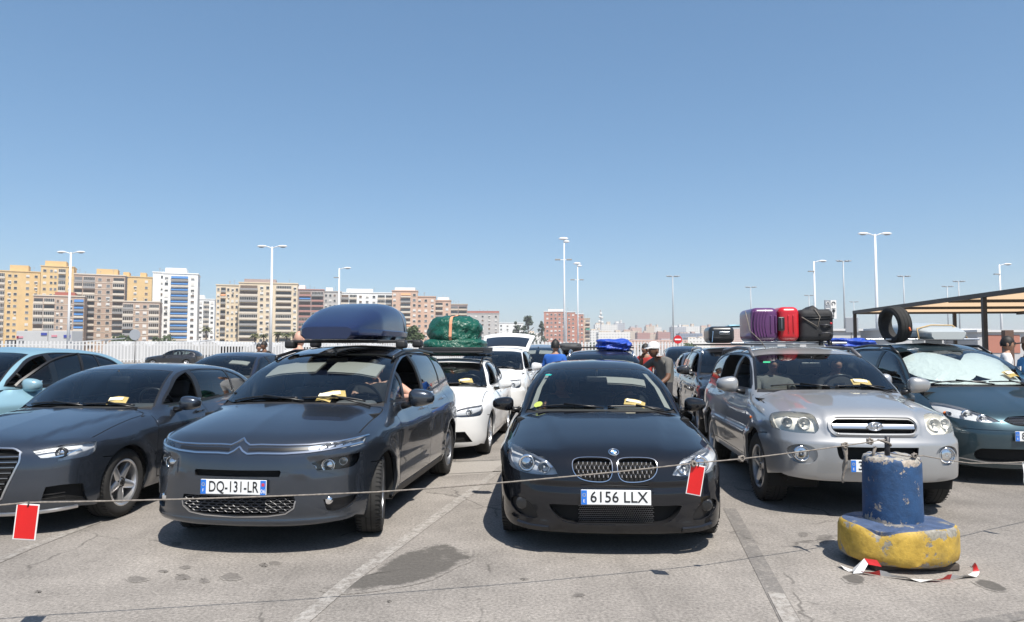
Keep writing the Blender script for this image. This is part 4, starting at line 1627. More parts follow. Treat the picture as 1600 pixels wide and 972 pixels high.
    S['side_feats'] = side_std(dlo, 1.36, 2.42, 3.32, [(1, .935), (4.5, 1.0)], .28, b)
    S['handles'] = {'door_a': (2.25, .86), 'door_b': (3.15, .88)}
    root, cf, ct, cs = build_car(b, S, 'grey_hatchback', 'slate grey hatchback with slatted grille, nearest car at the left edge')
    lamp_pair(b, cf, 'head', root, .035, M_LAMPIN, M_LENS, [(.700, .685, .045, 'proj')], m_bowl=M_LAMPDK)
    for sg in (1, -1):
        strip_on(b, 'front', [(sg * .50, .695), (sg * .60, .712), (sg * .70, .722), (sg * .79, .722)], .016, -.006, M_WHITEP, 'light_bar', root, ds=.03)
        strip_on(b, 'front', [(sg * .52, .648), (sg * .62, .640), (sg * .72, .66), (sg * .79, .70)], .012, -.008, M_REFL, 'light_bar', root, ds=.03)
    g = recess(cf, 'grille', root, .04, 'grille')
    for k in range(9):
        z = .325 + k * .044
        hwid = .285 + (.435 - .285) * min(1, (z - .30) / .32) - .012
        strip_on(b, 'front', [(-hwid, z), (0, z), (hwid, z)], .022, -.012, M_TRIM, 'slat', g, ds=.06)
        strip_on(b, 'front', [(-hwid, z - .010), (0, z - .010), (hwid, z - .010)], .004, -.006, M_SATIN, 'slat_edge', g, ds=.06)
    strip_on(b, 'front', list(grille) + [grille[0]], .018, .006, M_SATIN, 'grille_frame', g, ds=.03)
    for sg, sfx in ((1, '_r'), (-1, '_l')):
        r = recess(cf, 'lowi' + sfx, root, .045, 'side_intake')
        for k in range(3):
            strip_on(b, 'front', [(sg * .50, .27 + k * .032), (sg * .74, .285 + k * .032)], .008, -.008, M_TRIM, 'slat', r, ds=.05)
    strip_on(b, 'front', [(-.78, .215), (-.5, .195), (0, .19), (.5, .195), (.78, .215)], .03, .015, M_SATIN, 'splitter', root, ds=.05)
    plate(root, '4708 KCD', (0.0, -.02, .50), None)
    wiper(b, root, (.02, 1.40), (-.56, 1.49))
    wiper(b, root, (.56, 1.48), (.06, 1.40))
    return b, root, S


B_AUD, R_AUD, S_AUD = audi()

# ------------------------------------------------------------------ silver off-roader with the suitcases
def hyundai():
    def hood_d(ax, y):
        # raised middle of the hood that runs down to the grille
        xc = .40 + .16 * np.clip(y / 1.2, 0, 1)
        return 0.022 * sstep((xc - ax) / 0.09 + .5) * sstep((1.5 - y) / .3)

    def side_d(y, z):
        return .022 * sstep((.70 - z) / .03) * sstep((z - .30) / .05) * (1 - .6 * sstep((.62 - z) / .06))

    def front_d(ax, z):
        # bumper stands proud of the grille panel
        return -.05 * sstep((.745 - z) / .035) * sstep((z - .30) / .06) - .012 * sstep((z - .755) / .02) * sstep((.44 - ax) / .04)

    b = Body(L=4.5, hw=0.915, R=0.352, yf=0.87, yr=3.49, arch=0.045, flare=0.016, zb=0.28,
             plan=[(0, .85), (.5, .888), (1, .893), (2.5, .895), (3.8, .885), (4.5, .82)],
             sec=[(.2, .06), (.32, .03), (.45, .01), (.6, 0), (.8, .005), (.95, .02), (1.08, .06), (1.18, .13)],
             front=[(.25, .16), (.33, .09), (.42, .06), (.55, .05), (.72, .06), (.80, .085), (.90, .125), (1.0, .21)],
             fplan=[(0, 0), (.3, .018), (.5, .05), (.65, .105), (.78, .205), (.86, .35), (.92, .65)],
             rear=[(.2, .08), (.5, 0), (.9, .02), (1.2, .10)],
             hood=[(0, .88), (.12, .935), (.3, .985), (.6, 1.035), (1.0, 1.085), (1.25, 1.105), (1.7, 1.08), (3, 1.09), (4.5, 1.12)],
             crown=[(0, 0), (.4, .012), (.6, .035), (.75, .07), (.85, .12), (.92, .19)],
             ws=[(1.0, 1.02), (1.15, 1.27), (1.35, 1.62), (1.52, 1.98), (1.7, 2.5)], wsplan=[(0, 0), (.35, .03), (.55, .085), (.75, .19)],
             roof=[(1.6, 1.50), (1.95, 1.55), (2.4, 1.585), (3.0, 1.595), (3.8, 1.57), (4.4, 1.50)], rcrown=[(0, 0), (.4, .02), (.6, .055), (.7, .09)],
             gw=[(1.0, .82), (1.15, .795), (1.35, .735), (1.52, .665), (1.62, .62)], gplan=[(0, 0), (2.6, 0), (4.4, -.05)],
             rw=[(1.0, 4.48), (1.25, 4.34), (1.55, 4.1)], rwplan=[(0, 0), (.6, .09)],
             k_sf=.10, k_t=.09, k_ap=.07, k_r=.13, k_u=.05, detail_side=side_d, detail_front=front_d, detail_hood=hood_d)
    b.place((3.34, 6.58, 0), -0.095)
    head = smooth_poly([(.495, .925), (.54, .950), (.68, .955), (.80, .930), (.845, .875), (.84, .80, 1), (.70, .775), (.52, .772, 1), (.48, .82)], 4)
    gsl = smooth_poly([(-.375, .835), (-.36, .885), (-.31, .908), (.31, .908), (.36, .885), (.375, .835), (.35, .795), (.30, .785), (-.30, .785), (-.35, .795)], 4)
    inta = smooth_poly([(-.36, .665, 1), (.36, .665, 1), (.345, .58), (.31, .545), (-.31, .545), (-.345, .58)], 4)
    foga = smooth_poly([(.52, .60), (.56, .655), (.66, .675), (.75, .64), (.76, .57), (.70, .505), (.60, .495), (.54, .53)], 4)
    silver = paint('paint_silver', (0.40, 0.405, 0.41), metal=0.55, rough=0.40, dust=0.10)
    S = dict(paint=silver, hero=True, ds=0.05, dsf=0.035,
             front_half=[(0, .345), (.45, .345), (.68, .36), (.80, .385), (.852, .48), (.868, .62), (.866, .80), (.848, .975), (.70, .990), (.53, .985), (.44, .965), (.25, .975), (0, .978)], corner=7, front_low=3,
             rear_half=[(0, .35), (.70, .35), (.78, .6), (.78, 1.0), (.74, 1.08), (0, 1.10)], rcorner=4, rear_low=1,
             rail=[(.852, .60), (.856, .85), (.848, 1.05), (.815, 1.20), (.775, 1.34), (.735, 1.56), (.69, 1.85), (.655, 2.12), (.64, 2.5), (.635, 3.1), (.63, 3.7), (.64, 4.0), (.69, 4.22)],
             sill=[(4.2, .36), (3.5, .32), (.87, .31), (.5, .34)],
             front_feats=[('head', head, 2), ('grille', gsl, 0), ('intake', inta, 0), ('fog', foga, 2)],
             cowl_y=1.10, cowl_z=1.09, ws_top=(1.49, 1.93), mirror=(1.04, 1.52, 1.16), mirror_size=(.24, .17, .17), seat_y=2.05, seat_z=.50, tw=.225,
             rimr=.215, spokes=(5, .045, 0), steer=.05, open_windows={True: ('win_a', 'win_b')}, m_seat=M_SEAT, tuck=.01)
    wsp = smooth_poly([(0, 1.22), (.35, 1.25), (.60, 1.325), (.73, 1.41, 1), (.675, 1.68), (.605, 2.04, 1), (.3, 1.985), (0, 1.955)], 4, closed=False)
    wsf = mirror_line(wsp)
    hl = smooth_poly([(.78, .40), (.785, .55), (.785, .8), (.775, 1.02), (.765, 1.20), (.60, 1.25), (.35, 1.18), (0, 1.15)], 5, closed=False)
    hood_out = mirror_line([(0, -.2), (.95, -.2), (.95, .30), (.78, .36)] + list(hl))
    cowl = mirror_line([(0, 1.15), (.35, 1.18), (.60, 1.25), (.755, 1.35), (.73, 1.415), (.60, 1.32), (.35, 1.245), (0, 1.215)])
    S['top_feats'] = [('hood', hood_out, 0), ('wsb', grow(wsf, .03), 0), ('cowl', cowl, 0), ('ws', wsf, 0), ('gap', strip_poly(hl[:-6], .009), 1)]
    dlo = [(1.48, 1.12, 1), (2.4, 1.115), (3.4, 1.125), (4.12, 1.15, 1), (4.02, 1.33), (3.7, 1.455), (3.0, 1.485), (2.3, 1.47), (2.0, 1.42), (1.75, 1.30)]
    clad = smooth_poly([(1.22, .34), (3.05, .34), (3.05, .52), (1.22, .52)], 1)
    S['side_feats'] = side_std(dlo, 1.33, 2.38, 3.32, [(1, 1.055), (4.5, 1.10)], .40, b, bw=.06, seam=.75)
    S['handles'] = {'door_a': (2.20, .97), 'door_b': (3.12, .99)}
    root, cf, ct, cs = build_car(b, S, 'silver_off_roader', 'silver off-roader with three suitcases on its roof, behind the blue bollard')
    lamp_pair(b, cf, 'head', root, .06, mat('lamp_inner_pale', (.85, .84, .80), .45), M_LENSY, [(.60, .872, .058, 'bowl'), (.74, .875, .05, 'bowl')], m_bowl=mat('lamp_bowl_white', (.80, .80, .78), .3, metal=.3))
    g = recess(cf, 'grille', root, .05, 'grille')
    strip_on(b, 'front', [(-.365, .845), (-.2, .847), (0, .847), (.2, .847), (.365, .845)], .044, -.004, M_SATIN, 'slat', g, ds=.05)
    gl = [(p[0], p[1]) for p in grow(gsl, .018)]
    strip_on(b, 'front', list(gl) + [gl[0]], .034, .012, silver, 'grille_frame', g, ds=.03)
    # oval badge with the slanted letter
    X = b.one('front', 0, .847)
    e = MB()
    pts = [(.068 * math.cos(a), .036 * math.sin(a)) for a in np.linspace(0, 2 * math.pi, 33)]
    e.tube([(p[0], X[1] - .012, X[2] + p[1]) for p in pts], .006, 6, cap=False)
    eo = e.build('emblem', M_CHROME, root, smooth=True)
    MB().poly_prism(pts[:-1], lambda p: (p[0], X[1] - .004, X[2] + p[1]), lambda p: (p[0], X[1] - .010, X[2] + p[1])).build('emblem_field', M_SATIN, eo)
    h = MB()
    h.tube([(-.034, X[1] - .016, X[2] - .022), (-.022, X[1] - .016, X[2] + .022)], .006, 6)
    h.tube([(.022, X[1] - .016, X[2] - .022), (.034, X[1] - .016, X[2] + .022)], .006, 6)
    h.tube([(-.028, X[1] - .016, X[2] - .008), (.0, X[1] - .016, X[2] + .004), (.028, X[1] - .016, X[2] + .008)], .005, 6)
    h.build('emblem_letter', M_CHROME, eo, smooth=True)
    recess(cf, 'intake', root, .07, 'lower_intake')
    for sg, sfx in ((1, '_r'), (-1, '_l')):
        fr = recess(cf, 'fog' + sfx, root, .035, 'fog_recess', silver, silver)
        X = b.one('front', sg * .645, .588)
        MB().lathe([(0, .004), (.035, -.002), (.058, .010)], 22, 'y', (X[0], X[1] + .012, X[2])).build('fog_lamp', M_REFL, fr, smooth=True)
        MB().lathe([(.058, .012), (.062, -.002), (.070, -.002), (.074, .02)], 22, 'y', (X[0], X[1] + .008, X[2])).build('fog_ring', M_CHROME, fr, smooth=True)
        MB().lathe([(0, 0), (.058, .004)], 22, 'y', (X[0], X[1] + .002, X[2])).build('fog_lens', M_LENS, fr, smooth=True)
        # amber side repeater
        Y = b.lay('side', [(1.06, .83)])[0]
        MB().sphere((sg * Y[0], Y[1], Y[2]), (.014, .032, .018)).build('side_repeater', M_AMBER, root, smooth=True)
    plate(root, '3561 BXN', (-.0, -.024, .50), None)
    wiper(b, root, (.0, 1.26), (-.60, 1.36))
    wiper(b, root, (.60, 1.35), (.06, 1.26))
    for sg in (1, -1):
        X = b.lay('top', [(sg * .62, 2.05), (sg * .612, 2.3), (sg * .605, 3.0), (sg * .60, 3.9)])
        MB().tube([tuple(X[0])] + [tuple(x + np.array((0, 0, .055))) for x in X[1:]] + [tuple(X[-1] + np.array((0, .12, -.02)))], .022, 8).build('roof_rail', mat('rail_grey', (.10, .10, .11), .45), root, smooth=True)
    for yy in (2.50, 3.30):
        zt = float(b.croof(yy)) + .045
        MB().rbox((0, yy, zt), (1.26, .05, .03), .012).build('cross_bar', M_SATIN, root, smooth=True)
    return b, root, S


B_HYU, R_HYU, S_HYU = hyundai()

# ------------------------------------------------------------------ teal people carrier with the silver windscreen shade
def galaxy():
    b = Body(L=4.64, hw=0.905, R=0.32, yf=0.92, yr=3.76, arch=0.035, flare=0.012, zb=0.18,
             plan=[(0, .85), (.5, .888), (1, .902), (2.5, .905), (4, .89), (4.6, .82)],
             sec=[(.15, .07), (.25, .035), (.4, .008), (.6, 0), (.8, .0), (.95, .02), (1.05, .05), (1.15, .11)],
             front=[(.12, .12), (.20, .05), (.30, .01), (.45, 0), (.58, .005), (.68, .04), (.76, .075), (.85, .14)],
             fplan=[(0, 0), (.3, .026), (.5, .08), (.65, .16), (.78, .29), (.86, .46), (.93, .8)],
             rear=[(.2, .08), (.5, 0), (.9, .02), (1.2, .12)],
             hood=[(0, .72), (.12, .795), (.3, .87), (.6, .965), (.9, 1.045), (1.15, 1.10), (1.4, 1.10), (1.9, 1.06), (3, 1.07), (4.6, 1.12)],
             crown=[(0, 0), (.4, .02), (.65, .06), (.8, .115), (.92, .19)],
             ws=[(1.0, .88), (1.2, 1.22), (1.4, 1.62), (1.55, 2.0), (1.7, 2.5)], wsplan=[(0, 0), (.35, .05), (.55, .13), (.75, .27)],
             roof=[(1.6, 1.54), (2.1, 1.605), (2.7, 1.65), (3.4, 1.65), (4.2, 1.60), (4.6, 1.52)], rcrown=[(0, 0), (.4, .022), (.6, .06), (.7, .10)],
             gw=[(1.0, .825), (1.2, .795), (1.4, .73), (1.58, .655), (1.68, .60)], gplan=[(0, 0), (2.6, 0), (4.5, -.06)],
             rw=[(.95, 4.62), (1.25, 4.5), (1.55, 4.3)], rwplan=[(0, 0), (.6, .10)],
             k_sf=.12, k_t=.10, k_ap=.06, k_r=.14, k_u=.05, detail_side=None, detail_front=None, detail_hood=None)
    b.place((5.94, 8.14, 0), -0.105)
    head = smooth_poly([(.345, .725, 1), (.44, .785), (.58, .852), (.72, .895), (.81, .90, 1), (.835, .84), (.83, .765, 1), (.66, .735), (.50, .715)], 4)
    gr = smooth_poly([(-.315, .735, 1), (-.25, .775), (-.1, .79), (.1, .79), (.25, .775), (.315, .735, 1), (.22, .690), (0, .678), (-.22, .690)], 4)
    inta = smooth_poly([(-.62, .37), (-.55, .42), (.55, .42), (.62, .37), (.60, .29), (.5, .265), (-.5, .265), (-.60, .29)], 4)
    teal = paint('paint_teal', (0.024, 0.056, 0.074), metal=0.6, rough=0.36, dust=0.05)
    S = dict(paint=teal, hero=True, ds=0.06, dsf=0.04,
             front_half=[(0, .20), (.45, .20), (.68, .21), (.80, .235), (.858, .38), (.872, .55), (.872, .72), (.852, .91), (.72, .905), (.58, .868), (.44, .808), (.30, .80), (0, .81)], corner=7, front_low=3,
             rear_half=[(0, .3), (.70, .3), (.78, .6), (.77, 1.0), (.72, 1.08), (0, 1.10)], rcorner=4, rear_low=1,
             rail=[(.872, .72), (.880, .90), (.872, 1.05), (.840, 1.18), (.795, 1.34), (.745, 1.60), (.695, 1.90), (.655, 2.25), (.635, 2.7), (.625, 3.4), (.62, 3.9), (.63, 4.2), (.68, 4.40)],
             sill=[(4.3, .25), (3.76, .22), (.92, .21), (.5, .21)],
             front_feats=[('head', head, 2), ('grille', gr, 0), ('intake', inta, 0)],
             cowl_y=1.0, cowl_z=1.07, ws_top=(1.55, 2.03), mirror=(1.05, 1.62, 1.12), mirror_size=(.25, .18, .19), seat_y=2.15, seat_z=.42,
             m_win_a=M_GLASSD, m_win_b=M_GLASSD, m_win_c=M_GLASSD, m_mirror=mat('mirror_silver', (.45, .46, .48), .35, metal=.5))
    wsp = smooth_poly([(0, 1.05), (.4, 1.10), (.65, 1.21), (.765, 1.31, 1), (.70, 1.66), (.61, 2.12, 1), (.3, 2.03), (0, 2.0)], 4, closed=False)
    wsf = mirror_line(wsp)
    hl = smooth_poly([(.80, .50), (.80, .65), (.79, .85), (.785, 1.02), (.775, 1.20), (.65, 1.14), (.4, 1.03), (0, .98)], 5, closed=False)
    hood_out = mirror_line([(0, -.2), (.95, -.2), (.95, .40), (.80, .46)] + list(hl))
    cowl = mirror_line([(0, .98), (.4, 1.03), (.65, 1.14), (.78, 1.25), (.765, 1.315), (.65, 1.205), (.4, 1.095), (0, 1.045)])
    S['top_feats'] = [('hood', hood_out, 0), ('wsb', grow(wsf, .02), 0), ('cowl', cowl, 0), ('ws', wsf, 0), ('gap', strip_poly(hl[:-6], .009), 1)]
    dlo = [(1.42, 1.09, 1), (2.4, 1.08), (3.4, 1.10), (4.3, 1.15, 1), (4.2, 1.36), (3.8, 1.50), (3.0, 1.535), (2.4, 1.52), (2.05, 1.45), (1.7, 1.28)]
    S['side_feats'] = side_std(dlo, 1.38, 2.52, 3.56, [(1, 1.03), (4.5, 1.12)], .28, b, seam=.70)
    S['handles'] = {'door_a': (2.32, .93), 'door_b': (3.36, .95)}
    root, cf, ct, cs = build_car(b, S, 'teal_people_carrier', 'dark teal people carrier with a silver shade behind its windshield, at the right edge')
    lamp_pair(b, cf, 'head', root, .04, M_LAMPIN, M_LENS, [(.62, .80, .055, 'bowl'), (.50, .765, .045, 'bowl'), (.765, .80, .028, 'bowl')])
    for sg in (1, -1):
        X = b.one('front', sg * .775, .80)
        MB().sphere((X[0], X[1] + .03, X[2] - .012), (.028, .02, .024)).build('indicator_bulb', M_AMBER, root, smooth=True)
    g = recess(cf, 'grille', root, .04, 'grille')
    ms = MB()
    inner = grow(gr, -.008)
    for r in range(7):
        for c in range(26):
            x, z = -.30 + c * .024 + (.012 if r % 2 else 0), .686 + r * .0165
            if in_poly(np.array([[x, z]]), inner)[0]:
                y = float(b.cfront(z) + b.cfplan(abs(x))) + .014
                ms.tube([(x - .011, y, z), (x, y - .002, z + .008), (x + .011, y, z)], .0026, 4, cap=False)
    ms.build('grille_mesh', M_SATIN, g)
    X = b.one('front', 0, .745)
    pts = [(.075 * math.cos(a), .030 * math.sin(a)) for a in np.linspace(0, 2 * math.pi, 29)[:-1]]
    em = MB().poly_prism(pts, lambda p: (p[0], X[1] + .004, X[2] + p[1]), lambda p: (p[0], X[1] - .012, X[2] + p[1])).build('emblem', M_CHROME, root)
    MB().poly_prism([(p[0] * .88, p[1] * .82) for p in pts], lambda p: (p[0], X[1] - .010, X[2] + p[1]), lambda p: (p[0], X[1] - .014, X[2] + p[1])).build('emblem_field', mat('emblem_grey', (.35, .37, .42), .3, metal=.6), em)
    recess(cf, 'intake', root, .06, 'lower_intake')
    strip_on(b, 'front', [(-.80, .30), (-.5, .262), (0, .258), (.5, .262), (.80, .30)], .014, .008, M_SATIN, 'bumper_line', root, ds=.05)
    strip_on(b, 'front', [(-.86, .655), (-.5, .64), (0, .635), (.5, .64), (.86, .655)], .02, .006, teal, 'bumper_crease', root, ds=.05)
    plate(root, '8217 CVB', (0.0, -.012, .575), None)
    wiper(b, root, (.02, 1.09), (-.62, 1.20))
    wiper(b, root, (.62, 1.20), (.06, 1.10))
    for sg in (1, -1):
        X = b.lay('top', [(sg * .625, 2.1), (sg * .615, 2.4), (sg * .605, 3.2), (sg * .60, 4.1)])
        MB().tube([tuple(X[0])] + [tuple(x + np.array((0, 0, .05))) for x in X[1:]] + [tuple(X[-1] + np.array((0, .1, -.02)))], .02, 8).build('roof_rail', M_TRIM, root, smooth=True)
    for yy in (2.45, 3.25):
        zt = float(b.croof(yy)) + .06
        MB().rbox((0, yy, zt), (1.30, .05, .03), .012).build('cross_bar', M_SATIN, root, smooth=True)
    return b, root, S


B_GAL, R_GAL, S_GAL = galaxy()

# ------------------------------------------------------------------ the cars further back
BODY_KEYS = ('L hw R yf yr arch flare zb plan sec front fplan rear hood crown ws wsplan roof rcrown gw gplan rw rwplan '
             'k_sf k_t k_ap k_r k_u detail_side detail_front detail_hood').split()


def variant(b, **over):
    d = {k: getattr(b, k) for k in BODY_KEYS}
    d.update(over)
    return Body(**d)


def face_feats(z0, z1, xi, xo, gz0, gz1, gw_, iz0, iz1, iw, lift=.0):
    """plain modern face: swept headlights, upper grille, lower intake"""
    head = smooth_poly([(xi, z0 + .02, 1), (xi + .05, z1 - .06), (xo - .18, z1 - .01), (xo, z1 + lift, 1), (xo + .015, z0 + .07), (xo - .02, z0 + .01), (xi + .15, z0, 1)], 3)
    gr = smooth_poly([(-gw_, gz1, 1), (gw_, gz1, 1), (gw_ * .86, gz0, 1), (-gw_ * .86, gz0, 1)], 3)
    it = smooth_poly([(-iw, iz0, 1), (-iw * .86, iz1, 1), (iw * .86, iz1, 1), (iw, iz0, 1)], 3)
    return head, gr, it


def gen_car(base, S0, loc, yaw, name, label, pnt, face, over=None, group=None, scale=None, sover=None, plate_txt=None, simple=False, bars=3):
    b = variant(base, **(over or {}))
    b.place(loc, yaw)
    S = dict(S0)
    S.update(paint=pnt, hero=False, ds=.095, dsf=.06, open_windows={}, steer=0, m_handle=pnt, m_mirror=pnt)
    S.pop('m_roof', None)
    S['top_feats'] = [f for f in S['top_feats'] if f[0] != 'roof']
    head, gr, it = face
    S['front_feats'] = [('head', head, 2), ('grille', gr, 0), ('intake', it, 0)]
    S.update(sover or {})
    root, cf, ct, cs = build_car(b, S, name, label, group)
    lamp_pair(b, cf, 'head', root, .03, M_LAMPIN, M_LENS, [] if simple else [((head[0][0] + head[12][0]) / 2 + .05, float(np.mean([p[1] for p in head])), .045, 'bowl')])
    g = recess(cf, 'grille', root, .03, 'grille')
    zz = [p[1] for p in gr]
    ww = max(p[0] for p in gr) * .88
    for k in range(bars):
        z = min(zz) + (max(zz) - min(zz)) * (k + .5) / bars
        strip_on(b, 'front', [(-ww, z), (0, z), (ww, z)], .014, -.004, M_SATIN if pnt.name != 'paint_white' else M_TRIM, 'slat', g, ds=.12)
    recess(cf, 'intake', root, .04, 'lower_intake')
    if plate_txt:
        zp = (min(p[1] for p in it) + max(p[1] for p in it)) / 2 + .06
        plate(root, plate_txt, (0, float(b.cfront(zp)) - .012, zp), None)
    if not simple:
        c = S0['cowl_y'] + .13
        wiper(b, root, (.02, c), (-.56, c + .09))
        wiper(b, root, (.56, c + .08), (.06, c))
    if scale:
        root.scale = scale
    return b, root, S, cs


P_WHITE = paint('paint_white', (0.78, 0.78, 0.77), metal=0.0, rough=0.4, dust=0.05)
P_NAVY = paint('paint_navy', (0.012, 0.020, 0.045), metal=0.4, rough=0.35, dust=0.03)
P_SILV2 = paint('paint_pale_silver', (0.42, 0.44, 0.46), metal=0.7, rough=0.36, dust=0.08)
P_CHAR = paint('paint_charcoal', (0.022, 0.024, 0.030), metal=0.4, rough=0.36, dust=0.03)
P_SKY = paint('paint_light_blue', (0.25, 0.43, 0.51), metal=0.3, rough=0.32, dust=0.05)
P_GREY = paint('paint_mid_grey', (0.13, 0.14, 0.16), metal=0.6, rough=0.36, dust=0.06)

F_HATCH = face_feats(.60, .745, .40, .80, .60, .715, .33, .25, .40, .70, lift=.01)
F_SUV = face_feats(.74, .92, .43, .80, .75, .93, .38, .42, .60, .55)
F_MPV = face_feats(.66, .83, .42, .80, .70, .82, .34, .30, .50, .50)
rails = {}


def bars_and_rails(b, root, y0, y1, m_rail, zoff=.05, w=.60):
    for sg in (1, -1):
        X = b.lay('top', [(sg * w, y0), (sg * (w - .005), y0 + .25), (sg * (w - .012), (y0 + y1) / 2), (sg * (w - .018), y1)])
        MB().tube([tuple(X[0])] + [tuple(x + np.array((0, 0, zoff))) for x in X[1:]] + [tuple(X[-1] + np.array((0, .1, -.02)))], .02, 8).build('roof_rail', m_rail, root, smooth=True)
    for yy in (y0 + .45, y0 + 1.15):
        MB().rbox((0, yy, float(b.croof(yy)) + zoff), (w * 2 + .08, .05, .03), .012).build('cross_bar', M_BLACK, root, smooth=True)


G2 = 'cars waiting in the lanes behind the front row'
b_seat, r_seat, S_seat, _ = gen_car(B_AUD, S_AUD, (-1.27, 10.05, 0), -.10, 'white_hatchback', 'white hatchback carrying a green wrapped bundle on its roof', P_WHITE, F_HATCH, group=G2,
                                    sover=dict(ds=.07, dsf=.045, m_win_b=M_GLASSD, m_win_c=M_GLASSD, spokes=(5, .034, .11), open_windows={False: ('win_a',)}))
bars_and_rails(b_seat, r_seat, 2.1, 3.5, M_TRIM, .06, .54)
b_wsuv, r_wsuv, S_wsuv, _ = gen_car(B_HYU, S_HYU, (-.66, 14.7, 0), -.12, 'white_crossover', 'white crossover with its tailgate raised, behind the white hatchback', P_WHITE, F_SUV, group=G2,
                                    sover=dict(open_windows={False: ('win_a',)}))
# raised tailgate: hinged at the roof's rear edge, tilted up so that its outer face shows above the roof
def gate_sheet(u0, u1, w0, w1, t, lift=0.0):
    n, W_ = 8, 9
    vs, fs = [], []
    for dz in (0, -t):
        for i in range(n + 1):
            u = u0 + (u1 - u0) * i / n
            y = 4.02 + .86 * u
            z = 1.575 + .50 * u - .10 * u * u + lift
            for k in range(W_):
                x = (-1 + 2 * k / (W_ - 1)) * (w0 + (w1 - w0) * u)
                vs.append((x, y + .10 * (x / .7) ** 2, z - .07 * (abs(x) / .7) ** 2.5 + dz))
    o = (n + 1) * W_
    for i in range(n):
        for k in range(W_ - 1):
            a = i * W_ + k
            fs += [(a, a + 1, a + W_ + 1, a + W_), (o + a, o + a + W_, o + a + W_ + 1, o + a + 1)]
    rim = list(range(W_)) + [i * W_ + W_ - 1 for i in range(1, n + 1)] + [n * W_ + k for k in range(W_ - 2, -1, -1)] + [i * W_ for i in range(n - 1, 0, -1)]
    fs += [(rim[i], o + rim[i], o + rim[(i + 1) % len(rim)], rim[(i + 1) % len(rim)]) for i in range(len(rim))]
    return vs, fs


to = MB().add(*gate_sheet(0, 1, .60, .70, .05)).build('tailgate', P_WHITE, r_wsuv, auto=50)
MB().add(*gate_sheet(.10, .66, .52, .62, .012, .014)).build('tailgate_glass', mat('gate_glass_black', (.01, .011, .013), .06, coat=1), to, auto=50)

gen_car(B_CIT, S_CIT, (.55, 20.4, 0), -.13, 'silver_van', 'silver van between the white crossover and the man in blue', P_SILV2, F_MPV, group=G2, simple=True, scale=(1, 1, 1.05))
b_dsuv, r_dsuv, S_dsuv, _ = gen_car(B_HYU, S_HYU, (1.48, 11.5, 0), -.10, 'navy_crossover', 'dark navy crossover with a blue tarpaulin on its roof, behind the black saloon', P_NAVY, F_SUV, group=G2,
                                    scale=(1, 1, .965), sover=dict(visors=[(.05, .60, 1.62, 1.86, M_VISOR)]))
bars_and_rails(b_dsuv, r_dsuv, 2.05, 3.7, M_SATIN, .05, .60)
b_csuv, r_csuv, S_csuv, _ = gen_car(B_HYU, S_HYU, (4.07, 11.9, 0), -.12, 'charcoal_off_roader', 'charcoal off-roader with a black suitcase on its roof, behind the silver one', P_CHAR, F_SUV, group=G2,
                                    sover=dict(open_windows={True: ('win_a',)}))
bars_and_rails(b_csuv, r_csuv, 2.05, 3.7, M_SATIN, .05, .60)
gen_car(B_AUD, S_AUD, (5.02, 17.4, 0), -.13, 'grey_saloon', 'mid grey car with silver mirror caps, behind the charcoal off-roader', P_GREY, F_HATCH, group=G2, scale=(1, 1, 1.06), simple=True,
        sover=dict(open_windows={True: ('win_a',)}, m_mirror=P_SILV2))
gen_car(B_GAL, S_GAL, (6.35, 25.5, 0), -.14, 'navy_people_carrier', 'dark people carrier facing the lane gap beside the bending man', P_NAVY, F_MPV, group=G2, simple=True)
gen_car(B_BMW, S_BMW, (-6.05, 12.6, 0), -.10, 'navy_saloon', 'dark blue saloon behind the grey hatchback, only roof and glass showing', P_NAVY, F_HATCH, group=G2, scale=(1, 1, 1.04), simple=True)
gen_car(B_AUD, S_AUD, (-29.5, 58, 0), math.radians(-88), 'black_hatchback', 'black hatchback parked side-on before the white fence', P_CHAR, F_HATCH, group=G2, scale=(1, 1, 1.06), simple=True)
b_far, r_far, S_far, _ = gen_car(B_AUD, S_AUD, (2.28, 29.5, 0), -.13, 'grey_estate', 'small distant car under a dark roof box, left of the blue tarpaulin', P_GREY, F_HATCH, group=G2, simple=True, scale=(1, 1, 1.05))
b_tarp, r_tarp, S_tarp, _ = gen_car(B_CIT, S_CIT, (7.4, 13.4, 0), -.12, 'silver_people_carrier', 'silver car with a blue tarpaulin on its roof, behind the suitcases', P_SILV2, F_MPV, group=G2, simple=True, scale=(1, 1, .95))

# light blue car at the left edge, front door standing open
b_lb, r_lb, S_lb, cs_lb = gen_car(B_AUD, S_AUD, (-6.93, 6.85, 0), -.10, 'light_blue_hatchback', 'light blue hatchback with its front door open, at the left edge', P_SKY, F_HATCH, group=G2,
                                  scale=(1, 1.06, 1.14), sover=dict(ds=.06, open_windows={False: ('win_a',)}, m_win_b=M_GLASSD))
door = [c for c in r_lb.children if c.name.startswith('door') and not c.name.startswith('door_') and c.data.vertices[0].co.x > 0 and min(v.co.y for v in c.data.vertices) < 1.5][0]
wg = cs_lb.part('window', M_GLASS, door, ['win_a'], off=-.006, objname='window')
D_ = clip_y(smooth_poly([(1.66, .985, 1), (2.5, .99), (3.3, 1.01), (3.85, 1.05, 1), (3.65, 1.20), (3.3, 1.29), (2.8, 1.318), (2.4, 1.30), (2.05, 1.215)], 5), -9, 2.42 - .03)
strip_on(b_lb, 'side', list(grow(D_, .012)) + [grow(D_, .012)[0]], .034, .012, M_TRIM, 'window_frame', door, ds=.05)
hx_, hy_ = .86, 1.40
ang = math.radians(-26)
door.location = (hx_ - (hx_ * math.cos(ang) - hy_ * math.sin(ang)), hy_ - (hx_ * math.sin(ang) + hy_ * math.cos(ang)), 0)
door.rotation_euler = (0, 0, ang)

